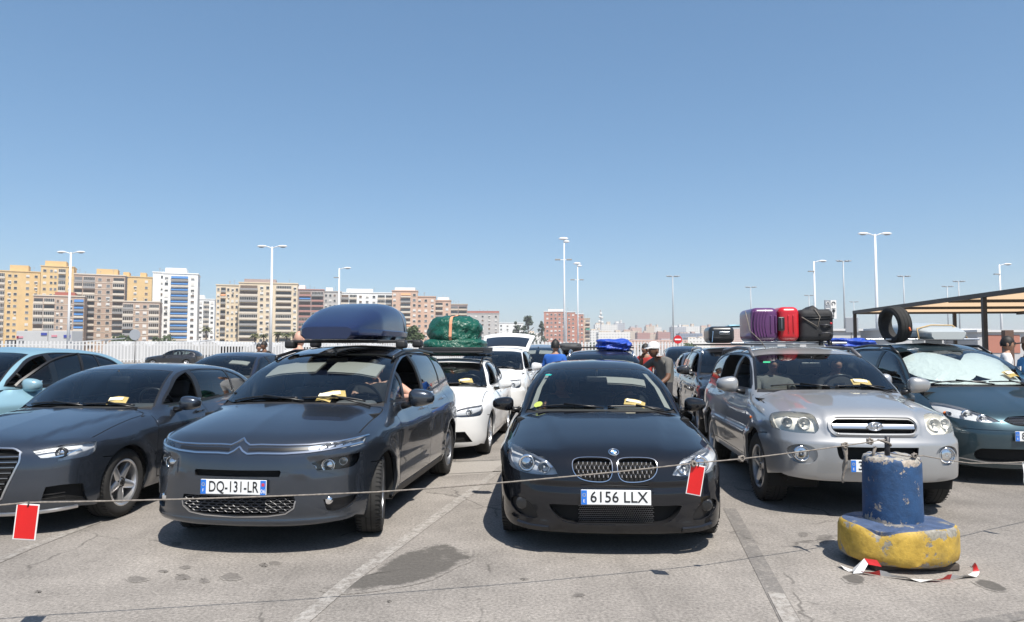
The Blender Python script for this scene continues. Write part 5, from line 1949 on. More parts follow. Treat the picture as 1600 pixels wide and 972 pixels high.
# ------------------------------------------------------------------ ground: worn asphalt of the waiting area
def asphalt_nodes(nt, b, paintmask=None):
    N = nt.nodes.new
    Lk = nt.links.new
    tc = N('ShaderNodeTexCoord')
    geo = N('ShaderNodeNewGeometry')

    def noise(scale, det=4, rough=.6, vec=None):
        n = N('ShaderNodeTexNoise')
        n.inputs['Scale'].default_value = scale
        n.inputs['Detail'].default_value = det
        n.inputs['Roughness'].default_value = rough
        Lk(vec or geo.outputs['Position'], n.inputs['Vector'])
        return n.outputs[0]

    def ramp(v, a, b_, lo, hi):
        r = N('ShaderNodeMapRange')
        r.inputs[1].default_value, r.inputs[2].default_value = a, b_
        r.inputs[3].default_value, r.inputs[4].default_value = lo, hi
        Lk(v, r.inputs[0])
        return r.outputs[0]

    def mul(a, c):
        m = N('ShaderNodeMath')
        m.operation = 'MULTIPLY'
        Lk(a, m.inputs[0])
        if isinstance(c, float):
            m.inputs[1].default_value = c
        else:
            Lk(c, m.inputs[1])
        return m.outputs[0]
    big = ramp(noise(.22, 4, .6), .35, .68, .80, 1.16)
    mid = ramp(noise(1.6, 6, .7), .32, .70, .80, 1.14)
    fine = ramp(noise(46, 3, .7), .30, .72, .60, 1.38)
    grit = ramp(noise(160, 2, .6), .30, .72, .80, 1.22)
    k = mul(mul(big, mid), mul(fine, grit))
    # small dark oil drips
    vor = N('ShaderNodeTexVoronoi')
    vor.inputs['Scale'].default_value = 1.35
    vor.inputs['Randomness'].default_value = 1.0
    wob = N('ShaderNodeVectorMath')
    wob.operation = 'ADD'
    Lk(geo.outputs['Position'], wob.inputs[0])
    nz = N('ShaderNodeTexNoise')
    nz.inputs['Scale'].default_value = 5.0
    Lk(geo.outputs['Position'], nz.inputs['Vector'])
    sc = N('ShaderNodeVectorMath')
    sc.operation = 'SCALE'
    sc.inputs['Scale'].default_value = .16
    Lk(nz.outputs['Color'], sc.inputs[0])
    Lk(sc.outputs[0], wob.inputs[1])
    Lk(wob.outputs[0], vor.inputs['Vector'])
    drip = ramp(vor.outputs['Distance'], .05, .085, .62, 1.0)
    gate = ramp(noise(.6, 2), .47, .53, 0.0, 1.0)
    dm = N('ShaderNodeMix')
    dm.inputs['A'].default_value = 1.0
    Lk(gate, dm.inputs['Factor'])
    Lk(drip, dm.inputs['B'])
    k = mul(k, dm.outputs['Result'])
    # scattered coffee-coloured blotches
    v2 = N('ShaderNodeTexVoronoi')
    v2.inputs['Scale'].default_value = 3.1
    Lk(wob.outputs[0], v2.inputs['Vector'])
    d2 = ramp(v2.outputs['Distance'], .035, .07, .72, 1.0)
    k = mul(k, d2)
    # hairline cracks
    v3 = N('ShaderNodeTexVoronoi')
    v3.feature = 'DISTANCE_TO_EDGE'
    v3.inputs['Scale'].default_value = .42
    Lk(wob.outputs[0], v3.inputs['Vector'])
    ck = ramp(v3.outputs['Distance'], .0015, .006, .55, 1.0)
    cg = N('ShaderNodeMix')
    cg.inputs['A'].default_value = 1.0
    Lk(ramp(noise(.9, 3), .50, .56, 0.0, 1.0), cg.inputs['Factor'])
    Lk(ck, cg.inputs['B'])
    k = mul(k, cg.outputs['Result'])
    # long scuffs left by tyres
    st = N('ShaderNodeMapping')
    st.inputs['Scale'].default_value = (3.0, .22, 1.0)
    st.inputs['Rotation'].default_value = (0, 0, .16)
    Lk(geo.outputs['Position'], st.inputs[0])
    k = mul(k, ramp(noise(1.0, 5, .6, st.outputs[0]), .55, .75, 1.0, .84))
    col = N('ShaderNodeVectorMath')
    col.operation = 'SCALE'
    col.inputs[0].default_value = (0.270, 0.247, 0.223)
    Lk(k, col.inputs['Scale'])
    bp = N('ShaderNodeBump')
    bp.inputs['Strength'].default_value = .35
    bp.inputs['Distance'].default_value = .006
    Lk(noise(90, 3, .7), bp.inputs['Height'])
    Lk(bp.outputs[0], b.inputs['Normal'])
    b.inputs['Roughness'].default_value = .9
    b.inputs['Specular IOR Level'].default_value = .25
    return col.outputs[0], noise, ramp, mul


def mat_asphalt():
    m, nt, b = _new('asphalt_worn')
    c, noise, ramp, mul = asphalt_nodes(nt, b)
    nt.links.new(c, b.inputs['Base Color'])
    return m


def mat_worn(name, colr, keep, streak=1.0, soft=.12, amt=1.0, fade=False):
    """paint or stain worn into the asphalt: the film breaks up with noise and the asphalt shows through"""
    m, nt, b = _new(name)
    c, noise, ramp, mul = asphalt_nodes(nt, b)
    a = ramp(noise(9 * streak, 8, .75), keep, keep + soft, amt, 0.0)
    if fade:
        at = nt.nodes.new('ShaderNodeAttribute')
        at.attribute_name = 'fade'
        ad = nt.nodes.new('ShaderNodeMath')
        ad.operation = 'MULTIPLY_ADD'
        ad.inputs[1].default_value = 1.5
        nt.links.new(at.outputs['Fac'], ad.inputs[0])
        nt.links.new(ramp(noise(7, 6, .7), .3, .7, .35, -.75), ad.inputs[2])
        cl = ramp(ad.outputs[0], 0.0, .45, 0.0, 1.0)
        a = mul(a, cl)
    mx = nt.nodes.new('ShaderNodeMix')
    mx.data_type = 'RGBA'
    nt.links.new(a, mx.inputs['Factor'])
    nt.links.new(c, mx.inputs['A'])
    sc = nt.nodes.new('ShaderNodeVectorMath')
    sc.operation = 'SCALE'
    sc.inputs[0].default_value = colr
    nt.links.new(ramp(noise(40, 3), .3, .7, .8, 1.15), sc.inputs['Scale'])
    nt.links.new(sc.outputs[0], mx.inputs['B'])
    nt.links.new(mx.outputs['Result'], b.inputs['Base Color'])
    return m


M_ASPH = mat_asphalt()
g = MB()
n = 24
vs = [(-2400, -60, 0), (2400, -60, 0), (2400, 2600, 0), (-2400, 2600, 0)]
g.add(vs, [(0, 1, 2, 3)])
go = g.build('ground', M_ASPH)
go['kind'] = 'structure'
go['label'] = 'pale worn asphalt of the waiting area'


def ground_sheet(name, pts, m, z=.004, label=None):
    if m.name.startswith('oil'):
        # fan of rings whose fade runs out towards the rim
        c = np.mean(np.array([p[:2] for p in pts]), 0)
        n_ = len(pts)
        vs, fd = [], []
        for k in (0.0, .5, .8, 1.12):
            vs += [(c[0] + (p[0] - c[0]) * k, c[1] + (p[1] - c[1]) * k, z) for p in pts]
            fd += [(1.0, .9, .55, 0.0)[(0.0, .5, .8, 1.12).index(k)]] * n_
        o = MB().add(vs, [(r * n_ + i, r * n_ + (i + 1) % n_, (r + 1) * n_ + (i + 1) % n_, (r + 1) * n_ + i) for r in range(3) for i in range(n_)]).build(name, m)
        o.data.attributes.new('fade', 'FLOAT', 'POINT').data.foreach_set('value', fd)
    else:
        o = MB().add([(p[0], p[1], z) for p in pts], [tuple(range(len(pts)))]).build(name, m)
    o['kind'] = 'structure'
    if label:
        o['label'] = label
    return o


def band(pts, w):
    """outline of a band of width w along ground points"""
    return [tuple(p) for p in strip_poly([(p[0], p[1]) for p in pts], w)]


M_LINE = mat_worn('lane_paint_worn', (.45, .43, .40), .42, 1.6, .14, .5)
M_LINE2 = mat_worn('lane_paint_faded', (.37, .355, .33), .40, 1.6, .14, .5)
M_DARKB = mat_worn('tar_band', (.125, .118, .112), .48, 1.0, .2, .6)
M_OIL = mat_worn('oil_stain', (.085, .078, .07), .60, .5, .2, .85, True)
M_OIL2 = mat_worn('oil_stain_light', (.11, .10, .092), .56, .7, .25, .6, True)
G = lambda px, py: on_ground(px, py)
ground_sheet('lane_line', band([G(466, 975), G(540, 912), G(640, 838), G(745, 762)], .11), M_LINE, .004, 'worn white lane line left of the black saloon')
ground_sheet('lane_line', band([G(745, 762), G(775, 738), G(805, 712)], .10), M_LINE2, .004, 'faded far end of the lane line')
ground_sheet('lane_line', band([G(-40, 893), G(40, 858), G(160, 812)], .10), M_LINE2, .004, 'faded white line by the grey hatchback')
ground_sheet('lane_line', band([G(1237, 975), G(1205, 915), G(1170, 850), G(1140, 795)], .12), M_DARKB, .004, 'dark tarred band right of the black saloon')
ground_sheet('lane_line', band([G(1238, 976), G(1212, 928)], .10), M_LINE, .008, 'remnant of white paint on the dark band')
ground_sheet('lane_line', band([G(1470, 985), G(1600, 962), G(1700, 945)], .10), M_DARKB, .004, 'dark band in the near right corner')
ground_sheet('pavement_joint', band([G(600, 750), G(700, 741), G(860, 733), G(1100, 723)], .05), M_DARKB, .004, 'dark joint across the lanes')
ground_sheet('pavement_joint', band([G(560, 727), G(700, 722), G(860, 716), G(1100, 708)], .08), M_DARKB, .004, 'second dark joint across the lanes')


def blob(cx, cy, pts, seed=0):
    r = random.Random(seed)
    out = smooth_poly([G(cx + p[0], cy + p[1])[:2] for p in pts], 5)
    return [(p[0] + r.uniform(-.006, .006), p[1] + r.uniform(-.006, .006)) for p in out]


ground_sheet('oil_stain', blob(0, 0, [(515, 920), (545, 905), (590, 895), (600, 880), (640, 862), (690, 853), (728, 862), (735, 874), (700, 890), (670, 905), (620, 916), (560, 924)], 1), M_OIL, .003, 'large dark oil stain by the lane line')
ground_sheet('oil_stain', blob(0, 0, [(1316, 902), (1335, 898), (1352, 905), (1345, 912), (1325, 911)], 2), M_OIL, .003, 'small oval stain before the bollard')
ground_sheet('oil_stain', blob(0, 0, [(1520, 908), (1545, 907), (1572, 920), (1560, 925), (1535, 918)], 3), M_OIL, .003, 'dark smear right of the bollard')
for k, (sx, sy, rx, ry) in enumerate([(360, 902, 20, 6), (285, 902, 12, 5), (320, 908, 8, 4), (275, 850, 9, 3), (412, 883, 6, 3), (255, 893, 8, 2), (290, 887, 9, 3), (215, 905, 18, 5), (60, 925, 5, 2), (608, 940, 4, 2), (1290, 842, 14, 6),
                                       (1440, 800, 18, 5), (430, 880, 10, 3), (1255, 835, 8, 3), (820, 905, 7, 2), (905, 930, 9, 3)]):
    pts = [(sx + rx * math.cos(a) * RNG.uniform(.75, 1.15), sy + ry * math.sin(a) * RNG.uniform(.75, 1.15)) for a in np.linspace(0, 2 * math.pi, 9)[:-1]]
    ground_sheet('oil_stain', blob(0, 0, pts, 10 + k), M_OIL2, .003, 'small drip stain on the asphalt')
# pale concrete strip between the first and second row
M_CONC = mat_worn('concrete_pale', (.33, .305, .275), .55, .4, .2, .8)
ground_sheet('concrete_strip', [G(560, 727)[:2], G(1100, 708)[:2], G(1100, 722)[:2], G(600, 749)[:2]], M_CONC, .002, 'paler concrete strip across the lanes')

# ------------------------------------------------------------------ bollard, rope, tags, luggage
def worn_paint(name, top, under, keep=.5, scale=6.0, dirt=(.16, .15, .13), edges=()):
    m, nt, b = _new(name)
    tc = nt.nodes.new('ShaderNodeTexCoord')

    def noise(s, d=8, r=.7):
        n = nt.nodes.new('ShaderNodeTexNoise')
        n.inputs['Scale'].default_value = s
        n.inputs['Detail'].default_value = d
        n.inputs['Roughness'].default_value = r
        nt.links.new(tc.outputs['Object'], n.inputs['Vector'])
        return n.outputs[0]

    def ramp(v, a, c, lo, hi):
        r = nt.nodes.new('ShaderNodeMapRange')
        r.inputs[1].default_value, r.inputs[2].default_value, r.inputs[3].default_value, r.inputs[4].default_value = a, c, lo, hi
        nt.links.new(v, r.inputs[0])
        return r.outputs[0]

    def mix(f, a, c):
        x = nt.nodes.new('ShaderNodeMix')
        x.data_type = 'RGBA'
        nt.links.new(f, x.inputs['Factor'])
        for s, v in (('A', a), ('B', c)):
            if isinstance(v, tuple):
                x.inputs[s].default_value = (*v, 1)
            else:
                nt.links.new(v, x.inputs[s])
        return x.outputs['Result']
    shade = mix(ramp(noise(14), .35, .65, 0., 1.), tuple(c * .75 for c in top), tuple(min(1, c * 1.2) for c in top))
    nz = noise(scale)
    sx = nt.nodes.new('ShaderNodeSeparateXYZ')
    nt.links.new(tc.outputs['Object'], sx.inputs[0])
    for ze in edges:
        # paint is knocked off more along the edges
        su = nt.nodes.new('ShaderNodeMath')
        su.operation = 'SUBTRACT'
        su.inputs[1].default_value = ze
        nt.links.new(sx.outputs['Z'], su.inputs[0])
        ab = nt.nodes.new('ShaderNodeMath')
        ab.operation = 'ABSOLUTE'
        nt.links.new(su.outputs[0], ab.inputs[0])
        ad = nt.nodes.new('ShaderNodeMath')
        ad.operation = 'ADD'
        nt.links.new(nz, ad.inputs[0])
        nt.links.new(ramp(ab.outputs[0], 0.0, .055, .13, 0.), ad.inputs[1])
        nz = ad.outputs[0]
    chips = ramp(nz, keep, keep + .025, 0., 1.)
    base = mix(chips, shade, mix(ramp(noise(40), .4, .6, 0., 1.), under, tuple(c * .6 for c in under)))
    grime = ramp(noise(3.0), .52, .75, 0., .7)
    nt.links.new(mix(grime, base, dirt), b.inputs['Base Color'])
    b.inputs['Roughness'].default_value = .62
    bp = nt.nodes.new('ShaderNodeBump')
    bp.inputs['Strength'].default_value = .5
    bp.inputs['Distance'].default_value = .01
    sm = nt.nodes.new('ShaderNodeMath')
    sm.operation = 'SUBTRACT'
    nt.links.new(noise(24, 4), sm.inputs[0])
    nt.links.new(chips, sm.inputs[1])
    nt.links.new(sm.outputs[0], bp.inputs['Height'])
    nt.links.new(bp.outputs[0], b.inputs['Normal'])
    return m


def vnoise(p, s=0.0):
    x, y, z = p
    return (math.sin(x * 1.7 + 1.3 * s) * math.cos(y * 2.3 - s) + math.sin(z * 2.9 + x * 1.1 + s * 2.1) * .6 + math.sin((x + y - z) * 4.7 + s) * .35 + math.sin((x * 1.3 - y * 1.9 + z * .7) * 9.1 + s * 3) * .15) / 1.6


def bollard():
    c = Vector((2.835, 5.36, 0))
    root = empty('mooring_bollard', c)
    tag(root, 'chipped blue bollard on a yellow block, rope tied to its top', 'bollard')
    # yellow block: flattened round, long to the left, with a broken edge
    n = 64
    prof = [(.0, .045), (.90, .045), (.985, .07), (1.0, .12), (1.0, .25), (.975, .29), (.93, .305), (.90, .307), (.5, .312), (0, .315)]
    vs, fs = [], []
    for j, (k, z) in enumerate(prof):
        for i in range(n):
            a = 2 * math.pi * i / n
            rx, ry = .405, .335
            ca, sa = math.cos(a), math.sin(a)
            # squarish-round plan
            q = (abs(ca) ** 2.15 + abs(sa) ** 2.15) ** (-1 / 2.15)
            x, y = rx * q * ca * k, ry * q * sa * k
            zz = z
            if j >= 4:
                # broken-away upper edge at the front left, top sloping to the left
                d = math.exp(-((a - 4.02) / .26) ** 2)
                zz -= (.05 * d + .010 * max(0, math.sin(a * 3 + 1))) * {4: .9, 5: 1, 6: 1, 7: .5}.get(j, 0)
                zz -= .03 * max(0, ca) * 0
                x *= 1 - .05 * d * (j in (4, 5, 6))
                y *= 1 - .05 * d * (j in (4, 5, 6))
            w = .012 * vnoise((x * 6, y * 6, z * 6), 1.0)
            vs.append((x * (1 + w), y * (1 + w), zz + .006 * vnoise((x * 9, y * 9, z * 3), 2.0)))
    for j in range(len(prof) - 1):
        for i in range(n):
            i2 = (i + 1) % n
            fs.append((j * n + i, j * n + i2, (j + 1) * n + i2, (j + 1) * n + i))
    m_yel = worn_paint('bollard_yellow', (.46, .30, .045), (.30, .28, .24), .60, 7.0, (.14, .12, .06), (.29, .05))
    m_top = worn_paint('bollard_block_top', (.055, .085, .16), (.30, .28, .25), .57, 6.0)
    base = mesh_obj('block', vs, fs, m_yel, root, smooth=True)
    base.data.materials.append(m_top)
    for p in base.data.polygons:
        if p.index >= 6 * 64:
            p.material_index = 1
    base.data.set_sharp_from_angle(angle=math.radians(48))
    # wooden bearer under it
    MB().rbox((0.02, 0, .028), (.60, .46, .05), .012).build('bearer', mat('bearer_wood', (.07, .055, .045), .9, noise=.3), root)
    # blue drum, slightly conical, rough cast top
    n = 48
    prof = [(.201, .30), (.202, .34), (.201, .50), (.200, .66), (.199, .74), (.190, .765), (.17, .775), (.10, .778), (0, .778)]
    vs, fs = [], []
    for j, (r, z) in enumerate(prof):
        for i in range(n):
            a = 2 * math.pi * i / n
            w = 1 + .010 * vnoise((math.cos(a) * 4, math.sin(a) * 4, z * 5), 3.0)
            vs.append((r * w * math.cos(a), r * w * math.sin(a), z + (.010 * vnoise((r * math.cos(a) * 30, r * math.sin(a) * 30, 0), 5) if j >= 5 else 0)))
    for j in range(len(prof) - 1):
        for i in range(n):
            i2 = (i + 1) % n
            fs.append((j * n + i, j * n + i2, (j + 1) * n + i2, (j + 1) * n + i))
    m_blue = worn_paint('bollard_blue', (.018, .062, .155), (.42, .36, .30), .60, 9.0, (.03, .05, .09), (.76, .31))
    m_crust = worn_paint('bollard_crust', (.04, .09, .2), (.40, .37, .32), .42, 16.0)
    drum = mesh_obj('drum', vs, fs, m_blue, root, smooth=True, loc=(-.015, .02, 0))
    drum.data.materials.append(m_crust)
    for p in drum.data.polygons:
        if p.center.z > .755:
            p.material_index = 1
    drum.data.set_sharp_from_angle(angle=math.radians(55))
    MB().tube([(-.055, .0, .76), (-.05, .0, .915)], .019, 10).build('steel_pin', mat('pin_steel', (.05, .05, .055), .5, metal=.6), root, smooth=True)
    return c


BC = bollard()
M_ROPE = mat('rope_fibre', (.21, .185, .16), .95, noise=.35, nscale=60)


def rope_tube(pts, r=.0065, name='rope', label=None, parent=None, sag=0.0):
    """twisted rope: a tube whose radius ripples along the lay"""
    P = []
    for a, b_ in zip(pts[:-1], pts[1:]):
        a, b_ = Vector(a), Vector(b_)
        k = max(2, int((b_ - a).length / .03))
        for i in range(k):
            u = i / k
            p = a.lerp(b_, u)
            p.z -= sag * 4 * u * (1 - u) * (b_ - a).length
            P.append(p)
    P.append(Vector(pts[-1]))
    q = MB().tube(P, [r * (1 + .16 * math.sin(i * 2.1)) for i in range(len(P))], 7)
    return q.build(name, M_ROPE, parent, smooth=True)


def knot(c, r, parent, seed=1):
    rr = random.Random(seed)
    pts = []
    for i in range(16):
        a = i * 1.35
        pts.append((c[0] + r * math.cos(a) * rr.uniform(.5, 1), c[1] + r * .6 * math.sin(a * 1.3) * rr.uniform(.5, 1), c[2] + r * math.sin(a) * rr.uniform(.5, 1)))
    o = MB().tube(pts, .007, 6).build('knot', M_ROPE, parent, smooth=True)
    return o


pin = BC + Vector((-.052, 0, .895))
rope_pts = [(-5.2, 3.30, .63), (-2.62, 3.93, .735), (-.80, 4.28, .722), (.30, 4.52, .765), (1.225, 4.76, .818), (1.60, 4.87, .832), tuple(pin)]
rp = rope_tube(rope_pts, .0046, sag=.004)
tag(rp, 'long rope stretched from the bollard in front of the cars', 'rope')
knot((1.19, 4.75, .812), .022, rp, 3)
knot((1.54, 4.855, .83), .024, rp, 4)
knot(tuple(pin + Vector((-.14, -.02, -.015))), .028, rp, 5)
# frayed ends hanging from the knot by the pin
for k, (dx, ln) in enumerate(((-.335, .26), (-.325, .20), (-.10, .10))):
    q0 = pin + Vector((dx, -.03 + .012 * k, -.055))
    MB().tube([tuple(q0 + Vector((.012 * math.sin(t * 5 + k), .008 * math.cos(t * 7), -ln * t))) for t in np.linspace(0, 1, 9)], [.013 * (1 - .4 * t) for t in np.linspace(0, 1, 9)], 6).build('frayed_end', M_ROPE, rp, smooth=True)
knot(tuple(pin + Vector((-.33, -.03, -.04))), .026, rp, 8)
loop = [tuple(pin + Vector((.045 * math.cos(t) - .02, .03 * math.sin(t), -.05 + .045 * math.sin(t * .5)))) for t in np.linspace(0, 6.3, 20)]
MB().tube(loop, .007, 6).build('knot', M_ROPE, rp, smooth=True)
r2 = [tuple(BC + Vector((-.06, -.05, .80))), tuple(BC + Vector((.02, -.16, .792))), tuple(BC + Vector((.13, -.14, .795))), (3.45, 5.45, .705), (4.20, 5.93, .640), (5.6, 6.75, .60)]
rp2 = rope_tube(r2, .0042, sag=.006)
tag(rp2, 'thin rope running right from the top of the bollard', 'rope')
knot(tuple(BC + Vector((.06, -.155, .797))), .022, rp2, 11)

M_TAGR = mat('tag_red', (.62, .012, .012), .45, noise=.06)
M_TAGW = mat('tag_white', (.75, .74, .72), .5)


def red_tag(p, w, h, lean, yaw, label):
    n = 4
    o = MB().rbox((0, 0, -h / 2), (w, .004, h), .0018, n=1).build('red_tag', M_TAGW, None, loc=p)
    o.rotation_euler = (0, lean, yaw)
    MB().box((0, -.0026, -h / 2), (w * .88, .001, h * .93)).build('red_face', M_TAGR, o)
    MB().tube([(0, 0, .016), (.004, -.008, 0), (0, -.004, -.014)], .0035, 6).build('tie', M_TRIM, o)
    tag(o, label, 'tag', 'red tags hung on the rope')


red_tag((-2.615, 3.925, .729), .118, .192, math.radians(5), .10, 'red tag hanging from the rope before the slate hatchback')
red_tag((1.222, 4.755, .803), .098, .198, math.radians(10), -.1, 'red tag hanging from the rope before the black saloon')
wt = MB()
vs = []
for i in range(9):
    t = i / 8
    vs += [(-.022 + .02 * t + .006 * math.sin(t * 6), .004 * math.sin(t * 8), -.19 * t), (.022 + .028 * t + .006 * math.sin(t * 6), .006 * math.cos(t * 7), -.19 * t)]
wt.add(vs, [(2 * i, 2 * i + 1, 2 * i + 3, 2 * i + 2) for i in range(8)])
wo = wt.build('white_ribbon', M_TAGW, None, smooth=True, loc=(4.20, 5.93, .638))
tag(wo, 'white plastic strip hanging from the thin rope at the right edge', 'ribbon')

# red and white tape lying round the foot of the block
def tape():
    root = empty('barrier_tape', (BC.x, BC.y, 0))
    tag(root, 'red and white barrier tape lying round the foot of the bollard block', 'barrier tape')
    pts = []
    for t in np.linspace(0, 1, 34):
        a = math.radians(196 + 150 * t)
        pts.append(Vector((.475 * math.cos(a) * (1 + .03 * math.sin(9 * t)), .425 * math.sin(a) * (1 + .02 * math.sin(13 * t)), 0)))
    red = mat('tape_red', (.62, .03, .03), .35)
    wht = mat('tape_white', (.74, .73, .71), .35)
    seg = 4
    for s0 in range(0, 33, seg):
        q = MB()
        vs = []
        ids = list(range(s0, min(s0 + seg, 33) + 1))
        for i in ids:
            p = pts[i]
            tl = .5 + .5 * math.sin(i * .55)
            out = Vector((p.x, p.y, 0)).normalized()
            vs += [tuple(p + Vector((0, 0, .006))), tuple(p + out * (.015 + .04 * tl) + Vector((0, 0, .010 + .03 * (1 - tl) + .008 * math.sin(i * 1.7))))]
        q.add(vs, [(2 * k, 2 * k + 1, 2 * k + 3, 2 * k + 2) for k in range(len(ids) - 1)])
        q.build('tape_band', red if (s0 // seg) % 3 == 1 else wht, root, smooth=True)
    q = MB().add([(-.43, -.22, .02), (-.37, -.26, .10), (-.33, -.27, .095), (-.40, -.30, .012), (-.47, -.30, .008)], [(0, 1, 2, 3, 4)])
    q.build('tape_band', wht, root)
    q = MB().add([(-.37, -.262, .102), (-.30, -.30, .10), (-.28, -.32, .06), (-.35, -.285, .065)], [(0, 1, 2, 3)])
    q.build('tape_band', red, root)


tape()


# ---------- loads on the roofs
def to_world(b, root, p):
    s_ = root.scale
    return b.M @ Vector((p[0] * s_[0], p[1] * s_[1], p[2] * s_[2]))


def roof_box(b, root, c, size, m, name, label, yaw=0.0, nose='x'):
    """roof box: long shell with a pointed nose and a flat tail, lid seam and base tray; long axis along local x"""
    L, W, H = size
    n, mm = 36, 18
    vs, fs = [], []
    def sect(u):
        # width and height along the length, u from tip to tail
        w = min(1, .60 + .40 * (u / .34) ** .6) if u < .34 else 1.0
        h = .10 + .90 * math.sin(min(1, u / .72) * math.pi / 2) ** .85
        if u > .72:
            h *= 1 - .10 * ((u - .72) / .28) ** 1.5
            w *= 1 - .06 * ((u - .72) / .28) ** 2
        if u > .975:
            h *= 1 - (u - .975) / .025 * .25
            w *= 1 - (u - .975) / .025 * .08
        return max(w, .22), h
    for i in range(n + 1):
        u = i / n
        w, h = sect(u)
        for j in range(mm + 1):
            a = math.pi * j / mm
            ca, sa = math.cos(a), math.sin(a)
            x = math.copysign(abs(ca) ** .45, ca) * W / 2 * w
            z = abs(sa) ** .62 * (H - .09) * h + .09
            vs.append(((u - .5) * L, x, z))
    k = mm + 1
    for i in range(n):
        for j in range(mm):
            fs.append((i * k + j, i * k + j + 1, (i + 1) * k + j + 1, (i + 1) * k + j))
    fs.append(tuple(range(k)))
    fs.append(tuple(n * k + j for j in range(k))[::-1])
    o = mesh_obj(name, vs, fs, m, None, smooth=True)
    o.data.set_sharp_from_angle(angle=math.radians(60))
    # base tray with an outstanding lip
    vs2, fs2 = [], []
    for i in range(n + 1):
        u = i / n
        w, h = sect(u)
        for (kx, z) in ((1.012, .105), (1.03, .095), (1.02, .04), (.86, .0), (-.86, .0), (-1.02, .04), (-1.03, .095), (-1.012, .105)):
            vs2.append(((u - .5) * L * 1.006, kx * W / 2 * w, z))
    for i in range(n):
        for j in range(7):
            fs2.append((i * 8 + j, (i + 1) * 8 + j, (i + 1) * 8 + j + 1, i * 8 + j + 1))
    fs2.append(tuple(range(8))[::-1])
    fs2.append(tuple(n * 8 + j for j in range(8)))
    t = mesh_obj('tray', vs2, fs2, m, o, smooth=True)
    t.data.set_sharp_from_angle(angle=math.radians(40))
    o.matrix_world = Matrix.Translation(to_world(b, root, c)) @ Matrix.Rotation(b.yaw + yaw, 4, 'Z')
    tag(o, label, 'roof box')
    return o


M_NAVYBOX = mat('navy_abs', (.010, .018, .060), .22, coat=.4, noise=.12, nscale=3, croughn=.15)
M_BOXSEAM = mat('seal_grey', (.30, .32, .36), .5)
rb_ = roof_box(B_CIT, R_CIT, (-.02, 2.72, 1.665), (1.70, .84, .43), M_NAVYBOX, 'navy_roof_box', 'glossy navy roof box on the grey people carrier', yaw=math.radians(90))
# grey seal line near the tail, badge and rivets
pts = []
for j in range(19):
    a = math.pi * j / 18
    ca, sa = math.cos(a), math.sin(a)
    pts.append((.66 - .12 * abs(sa) ** .62, math.copysign(abs(ca) ** .45, ca) * .42 * .985, abs(sa) ** .62 * .34 * .95 + .098))
MB().tube(pts, .006, 6).build('seal', M_BOXSEAM, rb_, smooth=True)
bd = MB().sphere((0, 0, 0), (.07, .010, .045), 16, 8).build('badge', mat('badge_silver', (.42, .44, .48), .35, metal=.6), rb_, smooth=True, loc=(.46, .405, .27))
bd.rotation_euler = (-.35, 0, 0)
for yy in (-.19, -.15, .15, .19):
    MB().sphere((-.812, yy, .07), .008, 8, 6).build('rivet', M_CHROME, rb_, smooth=True)


def lump(name, c, size, m, label, cat, b=None, root=None, seed=0, amp=.10, yaw=0.0, pw=.55, nn=(64, 40), flat=.0, group=None):
    """wrapped bundle: a rounded box with folds"""
    n, mm = nn
    sx, sy, sz = (d / 2 for d in size)
    vs, fs = [], []
    for i in range(mm + 1):
        ph = math.pi * i / mm
        for j in range(n):
            t = 2 * math.pi * j / n
            q = lambda v, p: math.copysign(abs(v) ** p, v)
            d = (math.sin(ph) * math.cos(t), math.sin(ph) * math.sin(t), math.cos(ph))
            x, y, z = q(d[0], pw), q(d[1], pw), q(d[2], pw)
            f1 = vnoise((x * 2.2, y * 2.2, z * 2.2), seed)
            # sharp folds: ridged noise running mostly downwards
            f2 = abs(math.sin((x * 5.1 + y * 3.7 + 1.6 * math.sin(z * 2.3 + seed)) + seed)) ** .5 - .6
            f3 = abs(math.sin(x * 9 - z * 7.5 + 3 * math.sin(y * 3 + seed))) ** .6 - .6
            k = 1 + amp * (f1 * .8 + f2 * .28 + f3 * .16)
            k2 = k if z > -.8 else 1
            vs.append((x * sx * k, y * sy * k, max(-sz, z * sz * (k2 if z > 0 else 1))))
    for i in range(mm):
        for j in range(n):
            j2 = (j + 1) % n
            fs.append((i * n + j, (i + 1) * n + j, (i + 1) * n + j2, i * n + j2))
    o = mesh_obj(name, vs, fs, m, None, smooth=True)
    o.data.set_sharp_from_angle(angle=math.radians(70))
    w = to_world(b, root, c) if b else Vector(c)
    o.matrix_world = Matrix.Translation(w) @ Matrix.Rotation((b.yaw if b else 0) + yaw, 4, 'Z')
    tag(o, label, cat, group)
    return o


def plastic_film(name, col, rough=.3):
    m, nt, b = _new(name)
    tc = nt.nodes.new('ShaderNodeTexCoord')
    n = nt.nodes.new('ShaderNodeTexNoise')
    n.inputs['Scale'].default_value = 7
    n.inputs['Detail'].default_value = 5
    n.inputs['Distortion'].default_value = 1.6
    nt.links.new(tc.outputs['Object'], n.inputs['Vector'])
    bp = nt.nodes.new('ShaderNodeBump')
    bp.inputs['Strength'].default_value = .9
    bp.inputs['Distance'].default_value = .05
    nt.links.new(n.outputs[0], bp.inputs['Height'])
    nt.links.new(bp.outputs[0], b.inputs['Normal'])
    b.inputs['Base Color'].default_value = (*col, 1)
    b.inputs['Roughness'].default_value = rough
    return m


